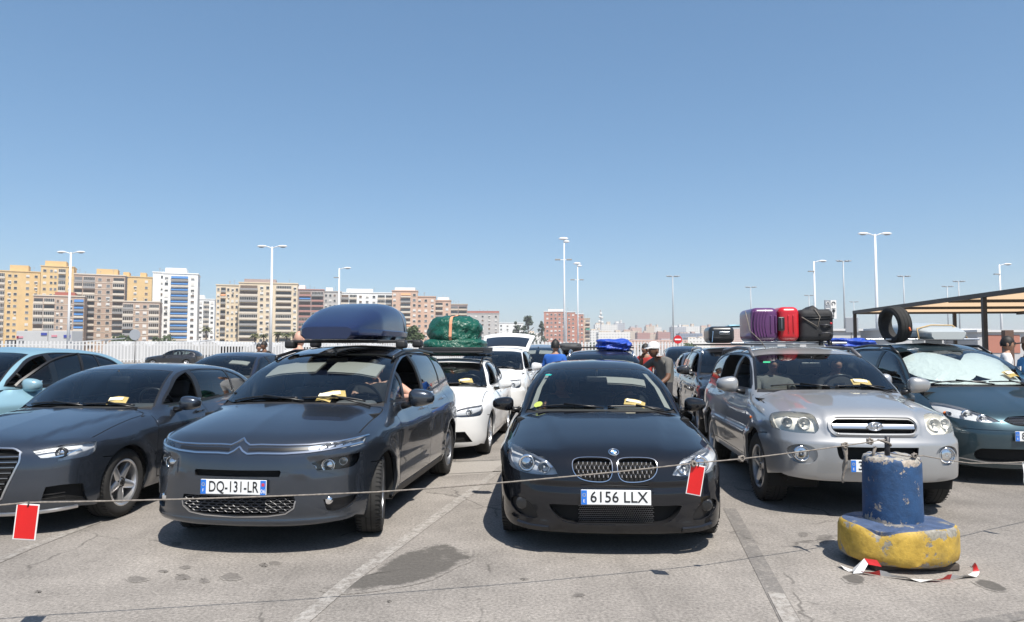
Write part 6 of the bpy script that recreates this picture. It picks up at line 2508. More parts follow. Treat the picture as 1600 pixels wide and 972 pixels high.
M_GREEN = plastic_film('green_tarpaulin', (.008, .085, .055), .30)
M_BLUET = plastic_film('blue_tarpaulin', (.02, .07, .42), .38)
M_STRAP = mat('strap_orange', (.62, .28, .16), .8)
zr = float(b_seat.croof(2.9))
gb = lump('green_bundle', (.0, 2.75, zr + .45), (.92, 1.05, .60), M_GREEN, 'green plastic wrapped bundle strapped on the white hatchback', 'bundle', b_seat, r_seat, 1.7, .12, pw=.74)
g2 = lump('bundle_foot', (0, 0, 0), (1.06, 1.15, .30), M_GREEN, 'x', 'bundle', None, None, 4.1, .05)
for k_ in ('label', 'category'):
    del g2[k_]
g2.parent = gb
g2.location = (.0, 0, -.24)
tr = MB()
tr.rbox((0, 0, 0), (1.10, 1.25, .035), .012)
for sy_ in (-.6, .6):
    tr.rbox((0, sy_, .05), (1.12, .03, .07), .012)
for sx_ in (-.54, .54):
    tr.rbox((sx_, 0, .05), (.03, 1.22, .07), .012)
to_ = tr.build('roof_tray', M_BLACK, None, smooth=True)
to_.matrix_world = Matrix.Translation(to_world(b_seat, r_seat, (.02, 2.75, zr + .11))) @ Matrix.Rotation(b_seat.yaw, 4, 'Z')
tag(to_, 'black roof tray under the green bundle', 'roof rack')
st = MB()
V_ = [v.co for v in gb.data.vertices]
ps = [V_[i * 64 + 48] for i in range(34, 0, -3)] + [V_[0]] + [V_[i * 64 + 16] for i in range(2, 34, 4)]
ps = [Vector((0, -.585, -.36))] + [Vector((0, p.y * 1.02, p.z * 1.03 + .004)) for p in ps]
for a_, b__ in zip(ps[:-1], ps[1:]):
    st.add([(-.024, a_.y, a_.z), (.024, a_.y, a_.z), (.024, b__.y, b__.z), (-.024, b__.y, b__.z)], [(0, 1, 2, 3)])
st.build('strap', M_STRAP, gb)

lump('blue_tarpaulin', (.26, 2.75, 1.60 + .08), (.66, .80, .25), M_BLUET, 'crumpled blue tarpaulin bundle on the navy crossover roof', 'tarpaulin', b_dsuv, r_dsuv, 2.4, .22, group='blue tarpaulins')
lump('blue_tarpaulin', (-.22, 2.5, 1.60 + .15), (.85, .9, .24), M_BLUET, 'low blue tarpaulin heap on the silver car behind the suitcases', 'tarpaulin', b_tarp, r_tarp, 5.2, .25, group='blue tarpaulins')
lump('roof_bag', (0, 2.4, 1.53), (1.0, 1.4, .40), mat('bag_charcoal', (.05, .052, .055), .7, noise=.3), 'dark grey roof bag on a distant car', 'roof bag', b_far, r_far, 3.3, .04)


def suitcase(b, root, c, size, m, label, yaw=0.0, style='hard', tilt=0.0, ribs=5):
    """case lying on its back: shell halves, zip seam, ribs, handle, wheels. x = thickness direction shown to the viewer"""
    w, d, h = size
    o = MB().rbox((0, 0, 0), (w, d, h), min(.075, h * .22), n=5).build('suitcase', m, None, smooth=True)
    o.matrix_world = Matrix.Translation(to_world(b, root, c)) @ Matrix.Rotation(b.yaw + yaw, 4, 'Z') @ Matrix.Rotation(tilt, 4, 'Y')
    tag(o, label, 'suitcase', 'suitcases on the silver off-roader')
    return o


zh = float(B_HYU.croof(2.7)) + .075
M_PURP = mat('case_purple', (.10, .030, .115), .30, coat=.3, noise=.1)
M_RED = mat('case_red', (.52, .010, .018), .28, coat=.4, noise=.08)
M_CBLK = mat('case_black_nylon', (.018, .018, .020), .75, noise=.25, nscale=40)
sp = suitcase(B_HYU, R_HYU, (-.40, 2.72, zh + .20), (.33, .74, .42), M_PURP, 'purple hard suitcase, leftmost on the silver off-roader')
sr = suitcase(B_HYU, R_HYU, (-.105, 2.72, zh + .205), (.258, .74, .43), M_RED, 'red hard suitcase between the purple and the black one')
sk = suitcase(B_HYU, R_HYU, (.235, 2.74, zh + .19), (.42, .74, .40), M_CBLK, 'black fabric suitcase, rightmost on the silver off-roader')
for k in range(6):
    xx = -.14 + k * .034
    pts = [(xx + .02 * math.sin(t), -.372 + .012 * abs(math.cos(t)) * 0, .185 * math.cos(t)) for t in np.linspace(.25, math.pi - .25, 12)]
    MB().tube([(xx - .03 * math.sin(t) ** 2, -.371, .17 * math.cos(t)) for t in np.linspace(.2, math.pi - .2, 12)], .008, 6).build('rib', M_PURP, sp, smooth=True)
for case, xx, m_ in ((sp, .10, M_PURP), (sr, .02, M_RED)):
    for dx in (-.03, .03):
        MB().rbox((xx + dx, -.372, 0), (.018, .02, .22), .006).build('rib', m_, case, smooth=True)
hb = MB()
hb.rbox((-.105, -.385, 0), (.085, .035, .175), .03)
hb.build('handle', M_TRIM, sr, smooth=True)
MB().rbox((-.105, -.402, 0), (.022, .02, .13), .008).build('handle_gap', mat('handle_grey', (.08, .09, .10), .4), sr, smooth=True)
MB().tube([(-.2, -.376, .075), (.2, -.376, .085)], .007, 6).build('zip', M_TRIM, sk, smooth=True)
MB().tube([(-.2, -.376, .105), (.2, -.376, .112)], .006, 6).build('zip', M_BLACK, sk, smooth=True)
hq = MB()
hq.tube([(.02, -.37, -.12), (.06, -.41, -.10), (.14, -.41, -.10), (.18, -.37, -.12)], .012, 8)
hq.tube([(.04, -.375, -.005), (.10, -.40, .0), (.17, -.375, -.01)], .012, 8)
hq.build('handle', mat('handle_dark', (.04, .04, .045), .45), sk, smooth=True)
MB().sphere((.165, -.377, .02), (.016, .006, .014), 10, 6).build('badge', mat('badge_red', (.5, .02, .03), .5), sk, smooth=True)
MB().add([(-.07, -.25, .20), (.06, -.25, .20), (-.0, -.22, .255), (-.07, .1, .20), (.06, .1, .20), (.0, .08, .245)], [(0, 1, 2), (1, 4, 5, 2), (4, 3, 5), (3, 0, 2, 5)]).build('flap', M_CBLK, sk)
cord = MB().tube([(-.19, -.380, .10), (.0, -.385, -.02), (.03, -.385, .10), (-.02, -.36, .195), (-.05, 0, .215)], .006, 6)
cord.build('cord', M_ROPE, sk, smooth=True)
cord = MB().tube([(-.20, -.20, .17), (-.205, -.33, .05), (-.19, -.38, -.08), (-.06, -.39, -.21), (-.01, -.42, -.30)], .006, 6)
cord.build('cord', M_ROPE, sp, smooth=True)
# net of wheels under the black case
for xx in (.05, .16):
    MB().lathe([(.0, -.02), (.03, -.02), (.03, .02), (0, .02)], 14, 'x', (xx, -.33, -.225)).build('castor', M_TRIM, sk, smooth=True)

# black hard case on the charcoal off-roader
zc_ = float(b_csuv.croof(2.7)) + .075
bs = MB().rbox((0, 0, 0), (.50, .78, .33), .10, n=5).build('suitcase', mat('case_black_hard', (.016, .017, .019), .3, coat=.3), None, smooth=True)
bs.matrix_world = Matrix.Translation(to_world(b_csuv, r_csuv, (-.20, 2.62, zc_ + .17))) @ Matrix.Rotation(b_csuv.yaw, 4, 'Z')
tag(bs, 'black hard suitcase lying on the charcoal off-roader roof', 'suitcase')
MB().rbox((.05, -.39, .03), (.20, .02, .06), .009).build('handle_plate', M_SATIN, bs, smooth=True)
MB().tube([(-.04, -.405, .03), (.05, -.415, .03), (.14, -.405, .03)], .012, 8).build('handle', M_TRIM, bs, smooth=True)
MB().tube([(-.15, -.30, .17), (-.17, -.395, .05), (-.19, -.395, -.15)], .006, 6).build('strap', mat('strap_blue', (.25, .40, .60), .6), bs)
lump('folded_sheet', (.16, 2.75, zc_ + .35), (.34, .5, .05), mat('sheet_pale_blue', (.30, .52, .60), .6), 'pale blue sheet lying on the black suitcase', 'sheet', b_csuv, r_csuv, 1.1, .2, nn=(24, 12))

# spare tyre and silver roof box on the teal people carrier
zg = float(B_GAL.croof(2.6)) + .08
ty = MB()
R_, w_ = .27, .20
ty.lathe([(.185, -w_ * .40), (.20, -w_ * .47), (.235, -w_ * .5), (.254, -w_ * .46), (.266, -w_ * .38), (R_, -w_ * .2), (R_, w_ * .2), (.266, w_ * .38), (.254, w_ * .46), (.235, w_ * .5), (.20, w_ * .47), (.185, w_ * .40), (.19, 0)], 48, 'x', closed=True)
tyo = ty.build('spare_tyre', M_RUBBER, None, smooth=True)
tyo.matrix_world = Matrix.Translation(to_world(B_GAL, R_GAL, (-.52, 2.45, zg + .19))) @ Matrix.Rotation(B_GAL.yaw + .22, 4, 'Z') @ Matrix.Rotation(math.radians(-7), 4, 'Y')
tag(tyo, 'worn spare tyre standing on the teal people carrier roof', 'tyre')
gt = MB()
for xx in (-.4, -.13, .13, .4):
    gt.lathe([(R_ + .0015, xx * w_ - .004), (R_ + .0015, xx * w_ + .004)], 48, 'x')
gt.build('tread_groove', M_GAP, tyo)
MB().tube([(.02, -.30, -.10), (.06, -.20, .0), (.12, -.05, .05)], .014, 6).build('strap', mat('strap_red_orange', (.65, .14, .04), .7), tyo, smooth=True)
sb = roof_box(B_GAL, R_GAL, (.13, 2.95, zg - .03), (1.40, .74, .27), mat('silver_box', (.42, .45, .45), .35, coat=.2), 'silver_roof_box', 'silver grey roof box on the teal people carrier', yaw=math.radians(90))
MB().tube([(-.60, .36, .0), (-.50, .34, .16), (-.40, .10, .215), (-.40, -.2, .21), (-.5, -.36, .02)], .011, 6).build('strap', mat('strap_tan', (.45, .32, .16), .8), sb, smooth=True)

# silver folding shade behind the teal carrier's windshield
def shade():
    root = empty('windshield_shade', (0, 0, 0))
    root.matrix_world = B_GAL.M.copy()
    tag(root, 'crinkled silver sun shade behind the teal carrier windshield', 'sun shade')
    ms, nt, bb = _new('shade_foil')
    tc = nt.nodes.new('ShaderNodeTexCoord')
    nn_ = nt.nodes.new('ShaderNodeTexNoise')
    nn_.inputs['Scale'].default_value = 6
    nn_.inputs['Detail'].default_value = 3
    nn_.inputs['Distortion'].default_value = 2
    nt.links.new(tc.outputs['Object'], nn_.inputs['Vector'])
    bp = nt.nodes.new('ShaderNodeBump')
    bp.inputs['Strength'].default_value = .5
    bp.inputs['Distance'].default_value = .035
    nt.links.new(nn_.outputs[0], bp.inputs['Height'])
    nt.links.new(bp.outputs[0], bb.inputs['Normal'])
    bb.inputs['Base Color'].default_value = (.72, .76, .76, 1)
    bb.inputs['Metallic'].default_value = .1
    bb.inputs['Roughness'].default_value = .42
    for cx, rx, nm in ((-.32, .40, 'left_disc'), (.33, .34, 'right_disc')):
        n, m = 32, 8
        vs, fs = [], []
        for j in range(m + 1):
            for i in range(n):
                a = 2 * math.pi * i / n
                r = j / m
                x = cx + rx * r * math.cos(a)
                t = .50 + (.50 if cx < 0 else .44) * r * math.sin(a) * (1 + .06 * math.sin(a * 3 + cx * 9)) + .12 * x * (cx > 0)
                # lies parallel to the glass, a hand behind it
                z = 1.12 + (1.50 - 1.12) * t
                y = float(B_GAL.cws(z)) + float(B_GAL.cwsplan(abs(x))) + .10 + (.03 if cx > 0 else 0) + .016 * r * math.sin(a * 7 + j) + .008 * math.sin(x * 31 + j)
                vs.append((x, y, z))
        for j in range(m):
            for i in range(n):
                i2 = (i + 1) % n
                fs.append((j * n + i, j * n + i2, (j + 1) * n + i2, (j + 1) * n + i))
        mesh_obj('shade_panel', vs, fs, ms, root, smooth=True)
    vs = []
    for i in range(9):
        u = i / 8
        x = -.62 + 1.24 * u
        for t in (.0, .20 + .10 * math.sin(u * 9)):
            z = 1.10 + .38 * t
            vs.append((x, float(B_GAL.cws(z)) + float(B_GAL.cwsplan(abs(x))) + .12 + .02 * math.sin(u * 14), z))
    mesh_obj('shade_fold', vs, [(2 * i, 2 * i + 2, 2 * i + 3, 2 * i + 1) for i in range(8)], ms, root, smooth=True)


shade()


# yellow slips lying behind the windshields
def slip(b, root, px, py, w, h, rz, label, lift=.014):
    py, h = py - 8, h * 1.3
    X = b.pix([(px, py)])[0]
    N = b.normal(X[None])[0]
    p = b.M @ Vector(X - N * lift)
    o = paper(p, w, h, b.yaw + rz, 0, label)
    nw = (b.M.to_3x3() @ Vector(N))
    o.rotation_euler = (nw.to_track_quat('Z', 'Y').to_matrix() @ Matrix.Rotation(rz, 3, 'Z')).to_euler()
    return o


slip(B_AUD, R_AUD, 183, 632, .19, .085, .05, 'yellow slip behind the slate hatchback windshield')
slip(B_CIT, R_CIT, 521, 624, .22, .10, .25, 'yellow slip behind the grey people carrier windshield')
slip(B_CIT, R_CIT, 507, 627, .14, .09, -.15, 'smaller yellow slip under the first one on the people carrier')
slip(B_BMW, R_BMW, 992, 636, .20, .07, -.35, 'yellow slip behind the black saloon windshield')
slip(B_HYU, R_HYU, 1347, 604, .21, .085, -.15, 'cream slip behind the silver off-roader windshield')
slip(B_GAL, R_GAL, 1580, 591, .20, .10, .1, 'yellow slip beside the silver sun shade')
slip(b_seat, r_seat, 728, 602, .22, .09, .15, 'yellow slip behind the white hatchback windshield')
# round and square stickers in the windshields
def sticker(b, root, px, py, r, m, name='sticker', square=False, rz=0):
    X = b.pix([(px, py)])[0]
    N = b.normal(X[None])[0]
    q = Vector(N).to_track_quat('Z', 'Y').to_matrix()
    pts = [(r * math.cos(a), r * math.sin(a)) for a in np.linspace(0, 2 * math.pi, 17)[:-1]] if not square else [(-r, -r * .5), (r, -r * .5), (r, r * .5), (-r, r * .5)]
    MB().add([tuple(Vector(X) + q @ Vector((p[0], p[1], .002))) for p in pts], [tuple(range(len(pts)))]).build(name, m, root)


M_STG = mat('sticker_green', (.04, .42, .20), .5)
M_STY = mat('sticker_lime', (.42, .50, .10), .5)
M_STW = mat('sticker_white', (.7, .7, .66), .5)
sticker(B_BMW, R_BMW, 857, 586, .035, mat('sticker_teal', (.02, .38, .34), .5), square=True)
sticker(B_BMW, R_BMW, 841, 632, .045, M_STY)
sticker(B_HYU, R_HYU, 1198, 566, .04, M_STG, square=True)
sticker(B_CIT, R_CIT, 364, 609, .03, M_STW, square=True)

# ------------------------------------------------------------------ apartment blocks behind the port fence
M_PANE = mat('pane_dark', (.045, .05, .055), .25)
M_PANE2 = mat('pane_grey', (.16, .17, .18), .3)
M_SHUT = mat('shutter_white', (.66, .64, .60), .7)
M_SHUTB = mat('shutter_brown', (.16, .11, .08), .7)
M_RAIL = mat('railing_grey', (.30, .29, .28), .6)
M_AWB = mat('awning_blue', (.04, .15, .36), .8)
M_AWG = mat('awning_green', (.04, .26, .20), .8)
M_AWO = mat('awning_orange', (.60, .28, .14), .8)
M_SLAB = mat('slab_cream', (.62, .55, .46), .8)
WALLS = {}


def wall_mat(name, col):
    return mat('render_' + name, col, .9, noise=.10, nscale=.15)


PIECE = {}


def piece(kind, w, h, m, d=.12):
    """shared mesh of a facade piece, origin at its centre on the wall, facing -y"""
    key = (kind, round(w, 2), round(h, 2), m.name)
    if key in PIECE:
        return PIECE[key]
    q = MB()
    if kind == 'window':
        q.bbox(-w / 2, w / 2, -d * .4, .02, -h / 2, h / 2)
    elif kind == 'frame':
        t = .09
        q.bbox(-w / 2 - t, w / 2 + t, -d, .02, h / 2, h / 2 + t)
        q.bbox(-w / 2 - t, w / 2 + t, -d * 1.6, .02, -h / 2 - t, -h / 2)
        q.bbox(-w / 2 - t, -w / 2, -d, .02, -h / 2, h / 2)
        q.bbox(w / 2, w / 2 + t, -d, .02, -h / 2, h / 2)
    elif kind == 'shutter':
        q.bbox(-w / 2, w / 2, -d * .7, .02, -h / 2, h / 2)
    elif kind == 'balcony':
        # floor slab, parapet with railing, dark opening behind
        q.bbox(-w / 2, w / 2, -1.1, .02, -h / 2 - .1, -h / 2 + .08)
        q.bbox(-w / 2, w / 2, -1.12, -1.04, -h / 2 + .08, -h / 2 + .95)
    elif kind == 'glazed':
        nn = max(2, int(w / .8))
        for i in range(nn + 1):
            x = -w / 2 + w * i / nn
            q.bbox(x - .05, x + .05, -1.05, -.95, -h / 2, h / 2)
        q.bbox(-w / 2, w / 2, -1.08, -.96, -h / 2, -h / 2 + .85)
        q.bbox(-w / 2, w / 2, -1.08, -.96, h / 2 - .12, h / 2)
    elif kind == 'awning':
        q.add([(-w / 2, -.05, h / 2), (w / 2, -.05, h / 2), (w / 2, -1.35, -h / 2), (-w / 2, -1.35, -h / 2), (-w / 2, -.05, h / 2 - .05), (w / 2, -.05, h / 2 - .05), (w / 2, -1.33, -h / 2 - .05), (-w / 2, -1.33, -h / 2 - .05)],
              [(0, 3, 2, 1), (4, 5, 6, 7), (0, 1, 5, 4), (1, 2, 6, 5), (2, 3, 7, 6), (3, 0, 4, 7)])
    me = bpy.data.meshes.new(kind)
    me.from_pydata(q.v, [], q.f)
    me.materials.append(m)
    PIECE[key] = me
    return me


def put_piece(nm, me, parent, x, y, z, rz=0.0, sub=None):
    o = bpy.data.objects.new(nm, me)
    o.location = (x, y, z)
    o.rotation_euler = (0, 0, rz)
    return link(o, sub or parent)


def block(px0, px1, ytop, D, cols, floor, label, wall, yaw=0.0, depth=14.0, roof=(), side_cols=None, seed=1, base=0.0, nmax=14, trim=None, name='apartment_block', xoff=0.0, slabs=False):
    """apartment block whose front spans the given pixels at distance D.
    cols: list of (kind, width share); kinds: w window, ww pair of windows, b balcony, g glazed balcony, a awning balcony, s solid"""
    r = random.Random(seed)
    A, Bp = at_depth(px0, HORIZON, D), at_depth(px1, HORIZON, D)
    tn = (A.x + Bp.x) / 2 / D
    yaw = -math.atan(tn) * .8 + yaw            # the fronts look towards the port
    W = (Bp.x - A.x) / (math.cos(yaw) - tn * math.sin(yaw))
    H = at_depth(800, ytop, D).z - base
    root = empty(name, ((A.x + Bp.x) / 2 + xoff, D, base), yaw)
    tag(root, label, 'building', 'apartment blocks beyond the fence')
    MB().bbox(-W / 2, W / 2, 0, depth, 0, H).build('wall', wall, root)
    MB().bbox(-W / 2 - .3, W / 2 + .3, -.3, depth + .3, H, H + .5).build('parapet', trim or wall, root)
    for (u0, u1, hh, mm) in roof:
        MB().bbox(-W / 2 + W * u0, -W / 2 + W * u1, 2.0, depth - 2, H + .5, H + .5 + hh).build('roof_house', mm or wall, root)
    for k in range(3):
        ax_, hh = W * r.uniform(-.42, .42), r.uniform(2.0, 3.6)
        q = MB().tube([(ax_, 4, H), (ax_, 4, H + hh)], .05, 5)
        for z in (.7, .85, 1.0):
            q.box((ax_, 4, H + hh * z), (1.1 * z, .06, .06))
        q.build('aerial', M_RAIL, root)
    nf = min(nmax, int((H - .8) / floor))
    tot = sum(c[1] for c in cols)

    def face(colset, width, ox, oy, rz, tot):
        u = 0.0
        c_, s_ = math.cos(rz), math.sin(rz)
        for kind, sh in colset:
            w = width * sh / tot
            xc = -width / 2 + u + w / 2
            u += w
            if kind == 's':
                continue
            for k in range(nf):
                z = H - .7 - floor * (k + .5)
                if z < 2.0:
                    continue
                def P(x, y=0.0):
                    return (ox + x * c_ - y * s_, oy + x * s_ + y * c_)
                if kind in ('w', 'ww'):
                    for dx in ((0,) if kind == 'w' else (-w * .22, w * .22)):
                        ww = min(1.5, w * (.5 if kind == 'w' else .26))
                        x, y = P(xc + dx)
                        wo_ = put_piece('window', piece('window', ww, 1.35, r.choice((M_PANE, M_PANE, M_PANE2))), root, x, y, z, rz)
                        put_piece('window_frame', piece('frame', ww, 1.35, M_SHUT), None, 0, 0, 0, 0, wo_)
                        if r.random() < .55:
                            hh = r.choice((.45, .7, 1.0, 1.3))
                            if hh < .5 and r.random() < .6:
                                put_piece('air_conditioner', piece('shutter', .8, .55, M_SHUT, .6), None, .3, 0, -1.15, 0, wo_)
                            put_piece('shutter', piece('shutter', ww, hh, M_SHUT if r.random() < .8 else M_SHUTB), None, 0, -.03, .675 - hh / 2, 0, wo_)
                else:
                    ww = w * .92
                    x, y = P(xc)
                    t = kind if kind != 'm' else r.choice('bgba')
                    if r.random() < .16 and t in 'bg':
                        t = 'g' if t == 'b' else 'b'
                    bo = put_piece('balcony', piece('balcony', ww, floor * .92, r.choice((trim or M_SLAB, trim or M_SLAB, M_RAIL))), root, x, y, z, rz)
                    put_piece('balcony_door', piece('window', ww * .94, floor * .72, r.choice((M_PANE, M_PANE, M_PANE2, M_SHUTB))), None, 0, 0, -.05, 0, bo)
                    if t == 'g':
                        put_piece('glazing', piece('glazed', ww, floor * .84, M_SHUT), None, 0, 0, 0, 0, bo)
                    elif t == 'a' or r.random() < .05:
                        put_piece('awning', piece('awning', ww * .96, 1.2, {'a': M_AWB}.get(t, r.choice((M_AWG, M_AWO)))), None, 0, 0, floor * .12, 0, bo)
    face(cols, W, 0, 0, 0, tot)
    if side_cols:
        sc = side_cols[1]
        if side_cols[0] == 'left':
            face(sc, depth, -W / 2, depth / 2, -math.pi / 2, sum(c[1] for c in sc))
        else:
            face(sc, depth, W / 2, depth / 2, math.pi / 2, sum(c[1] for c in sc))
    if slabs:
        for k in range(1, nf + 1):
            MB().bbox(-W / 2 - .12, W / 2 + .12, -.14, .3, H - .62 - floor * k - .14, H - .62 - floor * k + .14).build('floor_band', trim or M_SLAB, root)
    return root


W_YEL = wall_mat('ochre', (.66, .46, .22))
W_BRN = wall_mat('brown_brick', (.44, .32, .245))
W_WHT = wall_mat('white', (.80, .80, .78))
W_CRM = wall_mat('cream', (.66, .55, .40))
W_PNK = wall_mat('salmon', (.56, .385, .29))
W_RED = wall_mat('red_brick', (.47, .225, .17))
W_GRY = wall_mat('grey', (.46, .44, .42))
W_DRK = wall_mat('dark_brick', (.36, .28, .26))
W_TAN = wall_mat('sand', (.58, .49, .38))

# left group
block(-40, 60, 424, 410, [('w', 1), ('g', 2.4), ('ww', 1.6), ('s', .5), ('w', 1), ('w', 1)], 3.5, 'tall ochre block with a column of white balconies, at the left edge', W_YEL, roof=[(.5, .8, 3.5, None)], seed=2)
block(60, 112, 417, 412, [('w', 1), ('ww', 1.2), ('g', 1), ('w', 1)], 3.5, 'ochre block with roof house, second from the left edge', W_YEL, roof=[(.1, .75, 3.0, None)], seed=3)
block(112, 236, 432, 430, [('w', 1), ('s', .5), ('w', 1), ('w', 1), ('s', .4), ('w', 1), ('w', 1), ('w', 1)], 3.7, 'long ochre block behind the brown one', W_YEL, roof=[(.28, .55, 4.0, None), (.62, .70, 2.6, None), (.84, .92, 2.6, None)], seed=4)
block(50, 130, 463, 330, [('g', 1.3), ('g', 1.5), ('ww', 1.2), ('s', .5), ('w', .7), ('a', 1.4)], 3.05, 'low brown brick block with blue awnings beside the first lamp post', W_BRN, trim=M_SLAB, seed=5, slabs=True, roof=[(.4, .8, 1.6, mat('red_tile', (.34, .10, .07), .8))])
block(113, 193, 430, 352, [('b', 1), ('b', 1.5), ('w', 1), ('w', 1), ('b', 1.5)], 3.05, 'tall brown brick block with cream floor bands', W_BRN, trim=M_SLAB, seed=6, slabs=True)
block(190, 248, 472, 340, [('b', 1.5), ('w', 1), ('w', 1), ('g', 1.5)], 3.05, 'low brown brick block left of the white tower', W_BRN, trim=M_SLAB, seed=7, slabs=True)
block(252, 307, 428, 360, [('w', .9), ('a', 2.4), ('w', .9), ('s', .2)], 3.0, 'white tower with a column of blue awnings', W_WHT, yaw=.0, roof=[(.05, .65, 2.6, W_WHT)], seed=8, nmax=13, depth=16)
block(236, 254, 426, 366, [('s', 1), ('w', .6)], 3.0, 'plain white stair wing of the awning tower', W_WHT, seed=81, nmax=13)
block(300, 334, 468, 470, [('w', 1), ('w', 1), ('g', 1.2), ('w', 1)], 3.2, 'white terraced houses between the two towers', W_WHT, seed=9, roof=[(.1, .5, 2.5, None)])
block(336, 372, 446, 372, [('w', .8), ('b', 1.0), ('w', .8), ('w', .8), ('w', .8)], 3.0, 'cream left wing of the wide balcony tower', W_CRM, seed=10, nmax=13)
block(372, 464, 443, 366, [('b', 2.6), ('w', .8), ('w', .8), ('s', .6), ('b', 2.3), ('w', .7)], 3.0, 'wide cream tower with two columns of dark balconies', W_CRM, seed=11, nmax=13, roof=[(.08, .62, 1.8, W_DRK)])
block(462, 505, 453, 420, [('w', .35), ('m', 2), ('m', 2)], 3.1, 'dark block with orange awnings right of the cream tower', W_DRK, seed=12, trim=mat('slab_red', (.42, .22, .19), .8), roof=[(.05, .3, 2.4, W_WHT)])
block(505, 532, 456, 424, [('w', 1), ('w', 1), ('w', 1), ('w', 1)], 3.1, 'grey block behind the single lamp post', W_GRY, seed=13, roof=[(.1, .5, 2.2, W_WHT)])
block(532, 614, 458, 430, [('b', 1.2), ('b', 1.2), ('w', 1), ('w', 1), ('w', 1), ('b', 1.2), ('b', 1.2)], 3.1, 'white block with rounded balconies behind the roof box', W_WHT, seed=14, roof=[(.1, .6, 2.2, W_WHT)])
block(612, 652, 455, 415, [('w', .6), ('s', .4), ('b', 1.3), ('w', .8)], 3.0, 'salmon block with tall roof parapet', W_PNK, seed=15, roof=[(.1, .9, 1.8, W_WHT)])
block(650, 680, 464, 422, [('w', 1), ('w', 1), ('w', 1)], 3.0, 'salmon block with plain windows left of the green bundle', W_PNK, seed=16)
block(678, 704, 470, 430, [('b', 1.2), ('w', 1)], 3.0, 'salmon and white block above the white hatchback', W_PNK, seed=17, roof=[(.2, .9, 1.8, W_WHT)])
block(702, 730, 476, 470, [('b', 1), ('b', 1)], 3.1, 'brown block with teal awnings behind the green bundle', W_DRK, seed=18, trim=W_TAN)
block(728, 780, 490, 560, [('w', 1), ('w', 1), ('w', 1), ('w', 1), ('w', 1)], 3.2, 'long pale block with red tiled roof right of the bundle', W_GRY, seed=19, roof=[(.0, 1.0, 1.6, mat('red_tile', (.34, .10, .07), .8))])
block(778, 818, 505, 640, [('w', 1), ('w', 1), ('w', 1), ('w', 1)], 3.3, 'low white block left of the conifers', W_WHT, seed=20)
# red brick towers
block(850, 884, 487, 560, [('s', .35), ('w', 1), ('w', 1), ('w', 1), ('w', 1), ('w', 1)], 3.2, 'red brick tower left of the tall mast', W_RED, seed=21, roof=[(.2, .9, 1.6, W_WHT)], trim=W_WHT)
block(886, 899, 488, 566, [('w', 1), ('w', 1)], 3.2, 'red brick tower between the two masts', W_RED, seed=22, trim=W_WHT)
block(898, 912, 491, 572, [('s', .6), ('w', 1), ('w', 1)], 3.2, 'red brick tower right of the second mast', W_RED, seed=23, trim=W_WHT)
block(911, 922, 498, 580, [('s', .5), ('b', 1)], 3.2, 'narrow sand coloured block beside the red towers', W_TAN, seed=24)

# far skyline: the pieces are too small to tell apart, so their windows are in the material
def far_mat(name, col):
    m, nt, b = _new('far_' + name)
    tc = nt.nodes.new('ShaderNodeTexCoord')
    br = nt.nodes.new('ShaderNodeTexBrick')
    br.offset = 0
    br.inputs['Color1'].default_value = (*[c * .42 for c in col], 1)
    br.inputs['Color2'].default_value = (*[c * .6 for c in col], 1)
    br.inputs['Mortar'].default_value = (*col, 1)
    br.inputs['Scale'].default_value = 1
    br.inputs['Mortar Size'].default_value = 1.0
    br.inputs['Brick Width'].default_value = 3.4
    br.inputs['Row Height'].default_value = 3.2
    mp = nt.nodes.new('ShaderNodeMapping')
    mp.inputs['Rotation'].default_value = (math.pi / 2, 0, 0)
    nt.links.new(tc.outputs['Object'], mp.inputs[0])
    nt.links.new(mp.outputs[0], br.inputs[0])
    nt.links.new(br.outputs[0], b.inputs['Base Color'])
    b.inputs['Roughness'].default_value = .9
    return m


FM = [far_mat('white', (.74, .72, .68)), far_mat('sand', (.62, .52, .42)), far_mat('pink', (.58, .40, .33)), far_mat('grey', (.42, .43, .46)), far_mat('brick', (.42, .22, .19)), far_mat('dark', (.22, .25, .32))]
SKY = [(923, 945, 516, 900, 0, 'low white hall right of the red towers'), (935, 985, 519, 840, 0, 'white hall with a blue sign behind the tarpaulin'), (930, 965, 507, 1100, 0, 'broad white block under the mast with dishes'),
       (962, 977, 505, 1120, 3, 'grey block right of the dish mast'), (975, 1000, 517, 1050, 1, 'sand coloured block in the skyline'), (985, 1003, 512, 1200, 2, 'pale pink block in the skyline'),
       (996, 1016, 520, 1000, 4, 'dull red block in the skyline, left one'), (1010, 1023, 510, 1300, 1, 'sand coloured twin tower in the skyline'), (1018, 1034, 511, 1350, 0, 'white tower in the skyline'),
       (1015, 1032, 522, 1020, 1, 'low sand block before the skyline tower'), (1028, 1048, 519, 1010, 4, 'dull red block in the skyline, right one'), (1050, 1072, 511, 1250, 3, 'grey tower block behind the no entry sign'),
       (1066, 1094, 510, 1260, 0, 'wide pale block right of the no entry sign'), (1062, 1098, 521, 900, 5, 'long dark glass building by the no entry sign'), (1096, 1118, 511, 1300, 1, 'sand block behind the black suitcase'),
       (1118, 1160, 514, 1350, 2, 'pink block behind the roof luggage'), (985, 1075, 531, 700, 2, 'long low salmon hall behind the fence'), (1075, 1110, 528, 720, 0, 'low pale hall right of the salmon hall'),
       (940, 985, 532, 690, 1, 'low sand coloured hall behind the fence'), (800, 850, 520, 800, 0, 'low white houses under the conifers')]
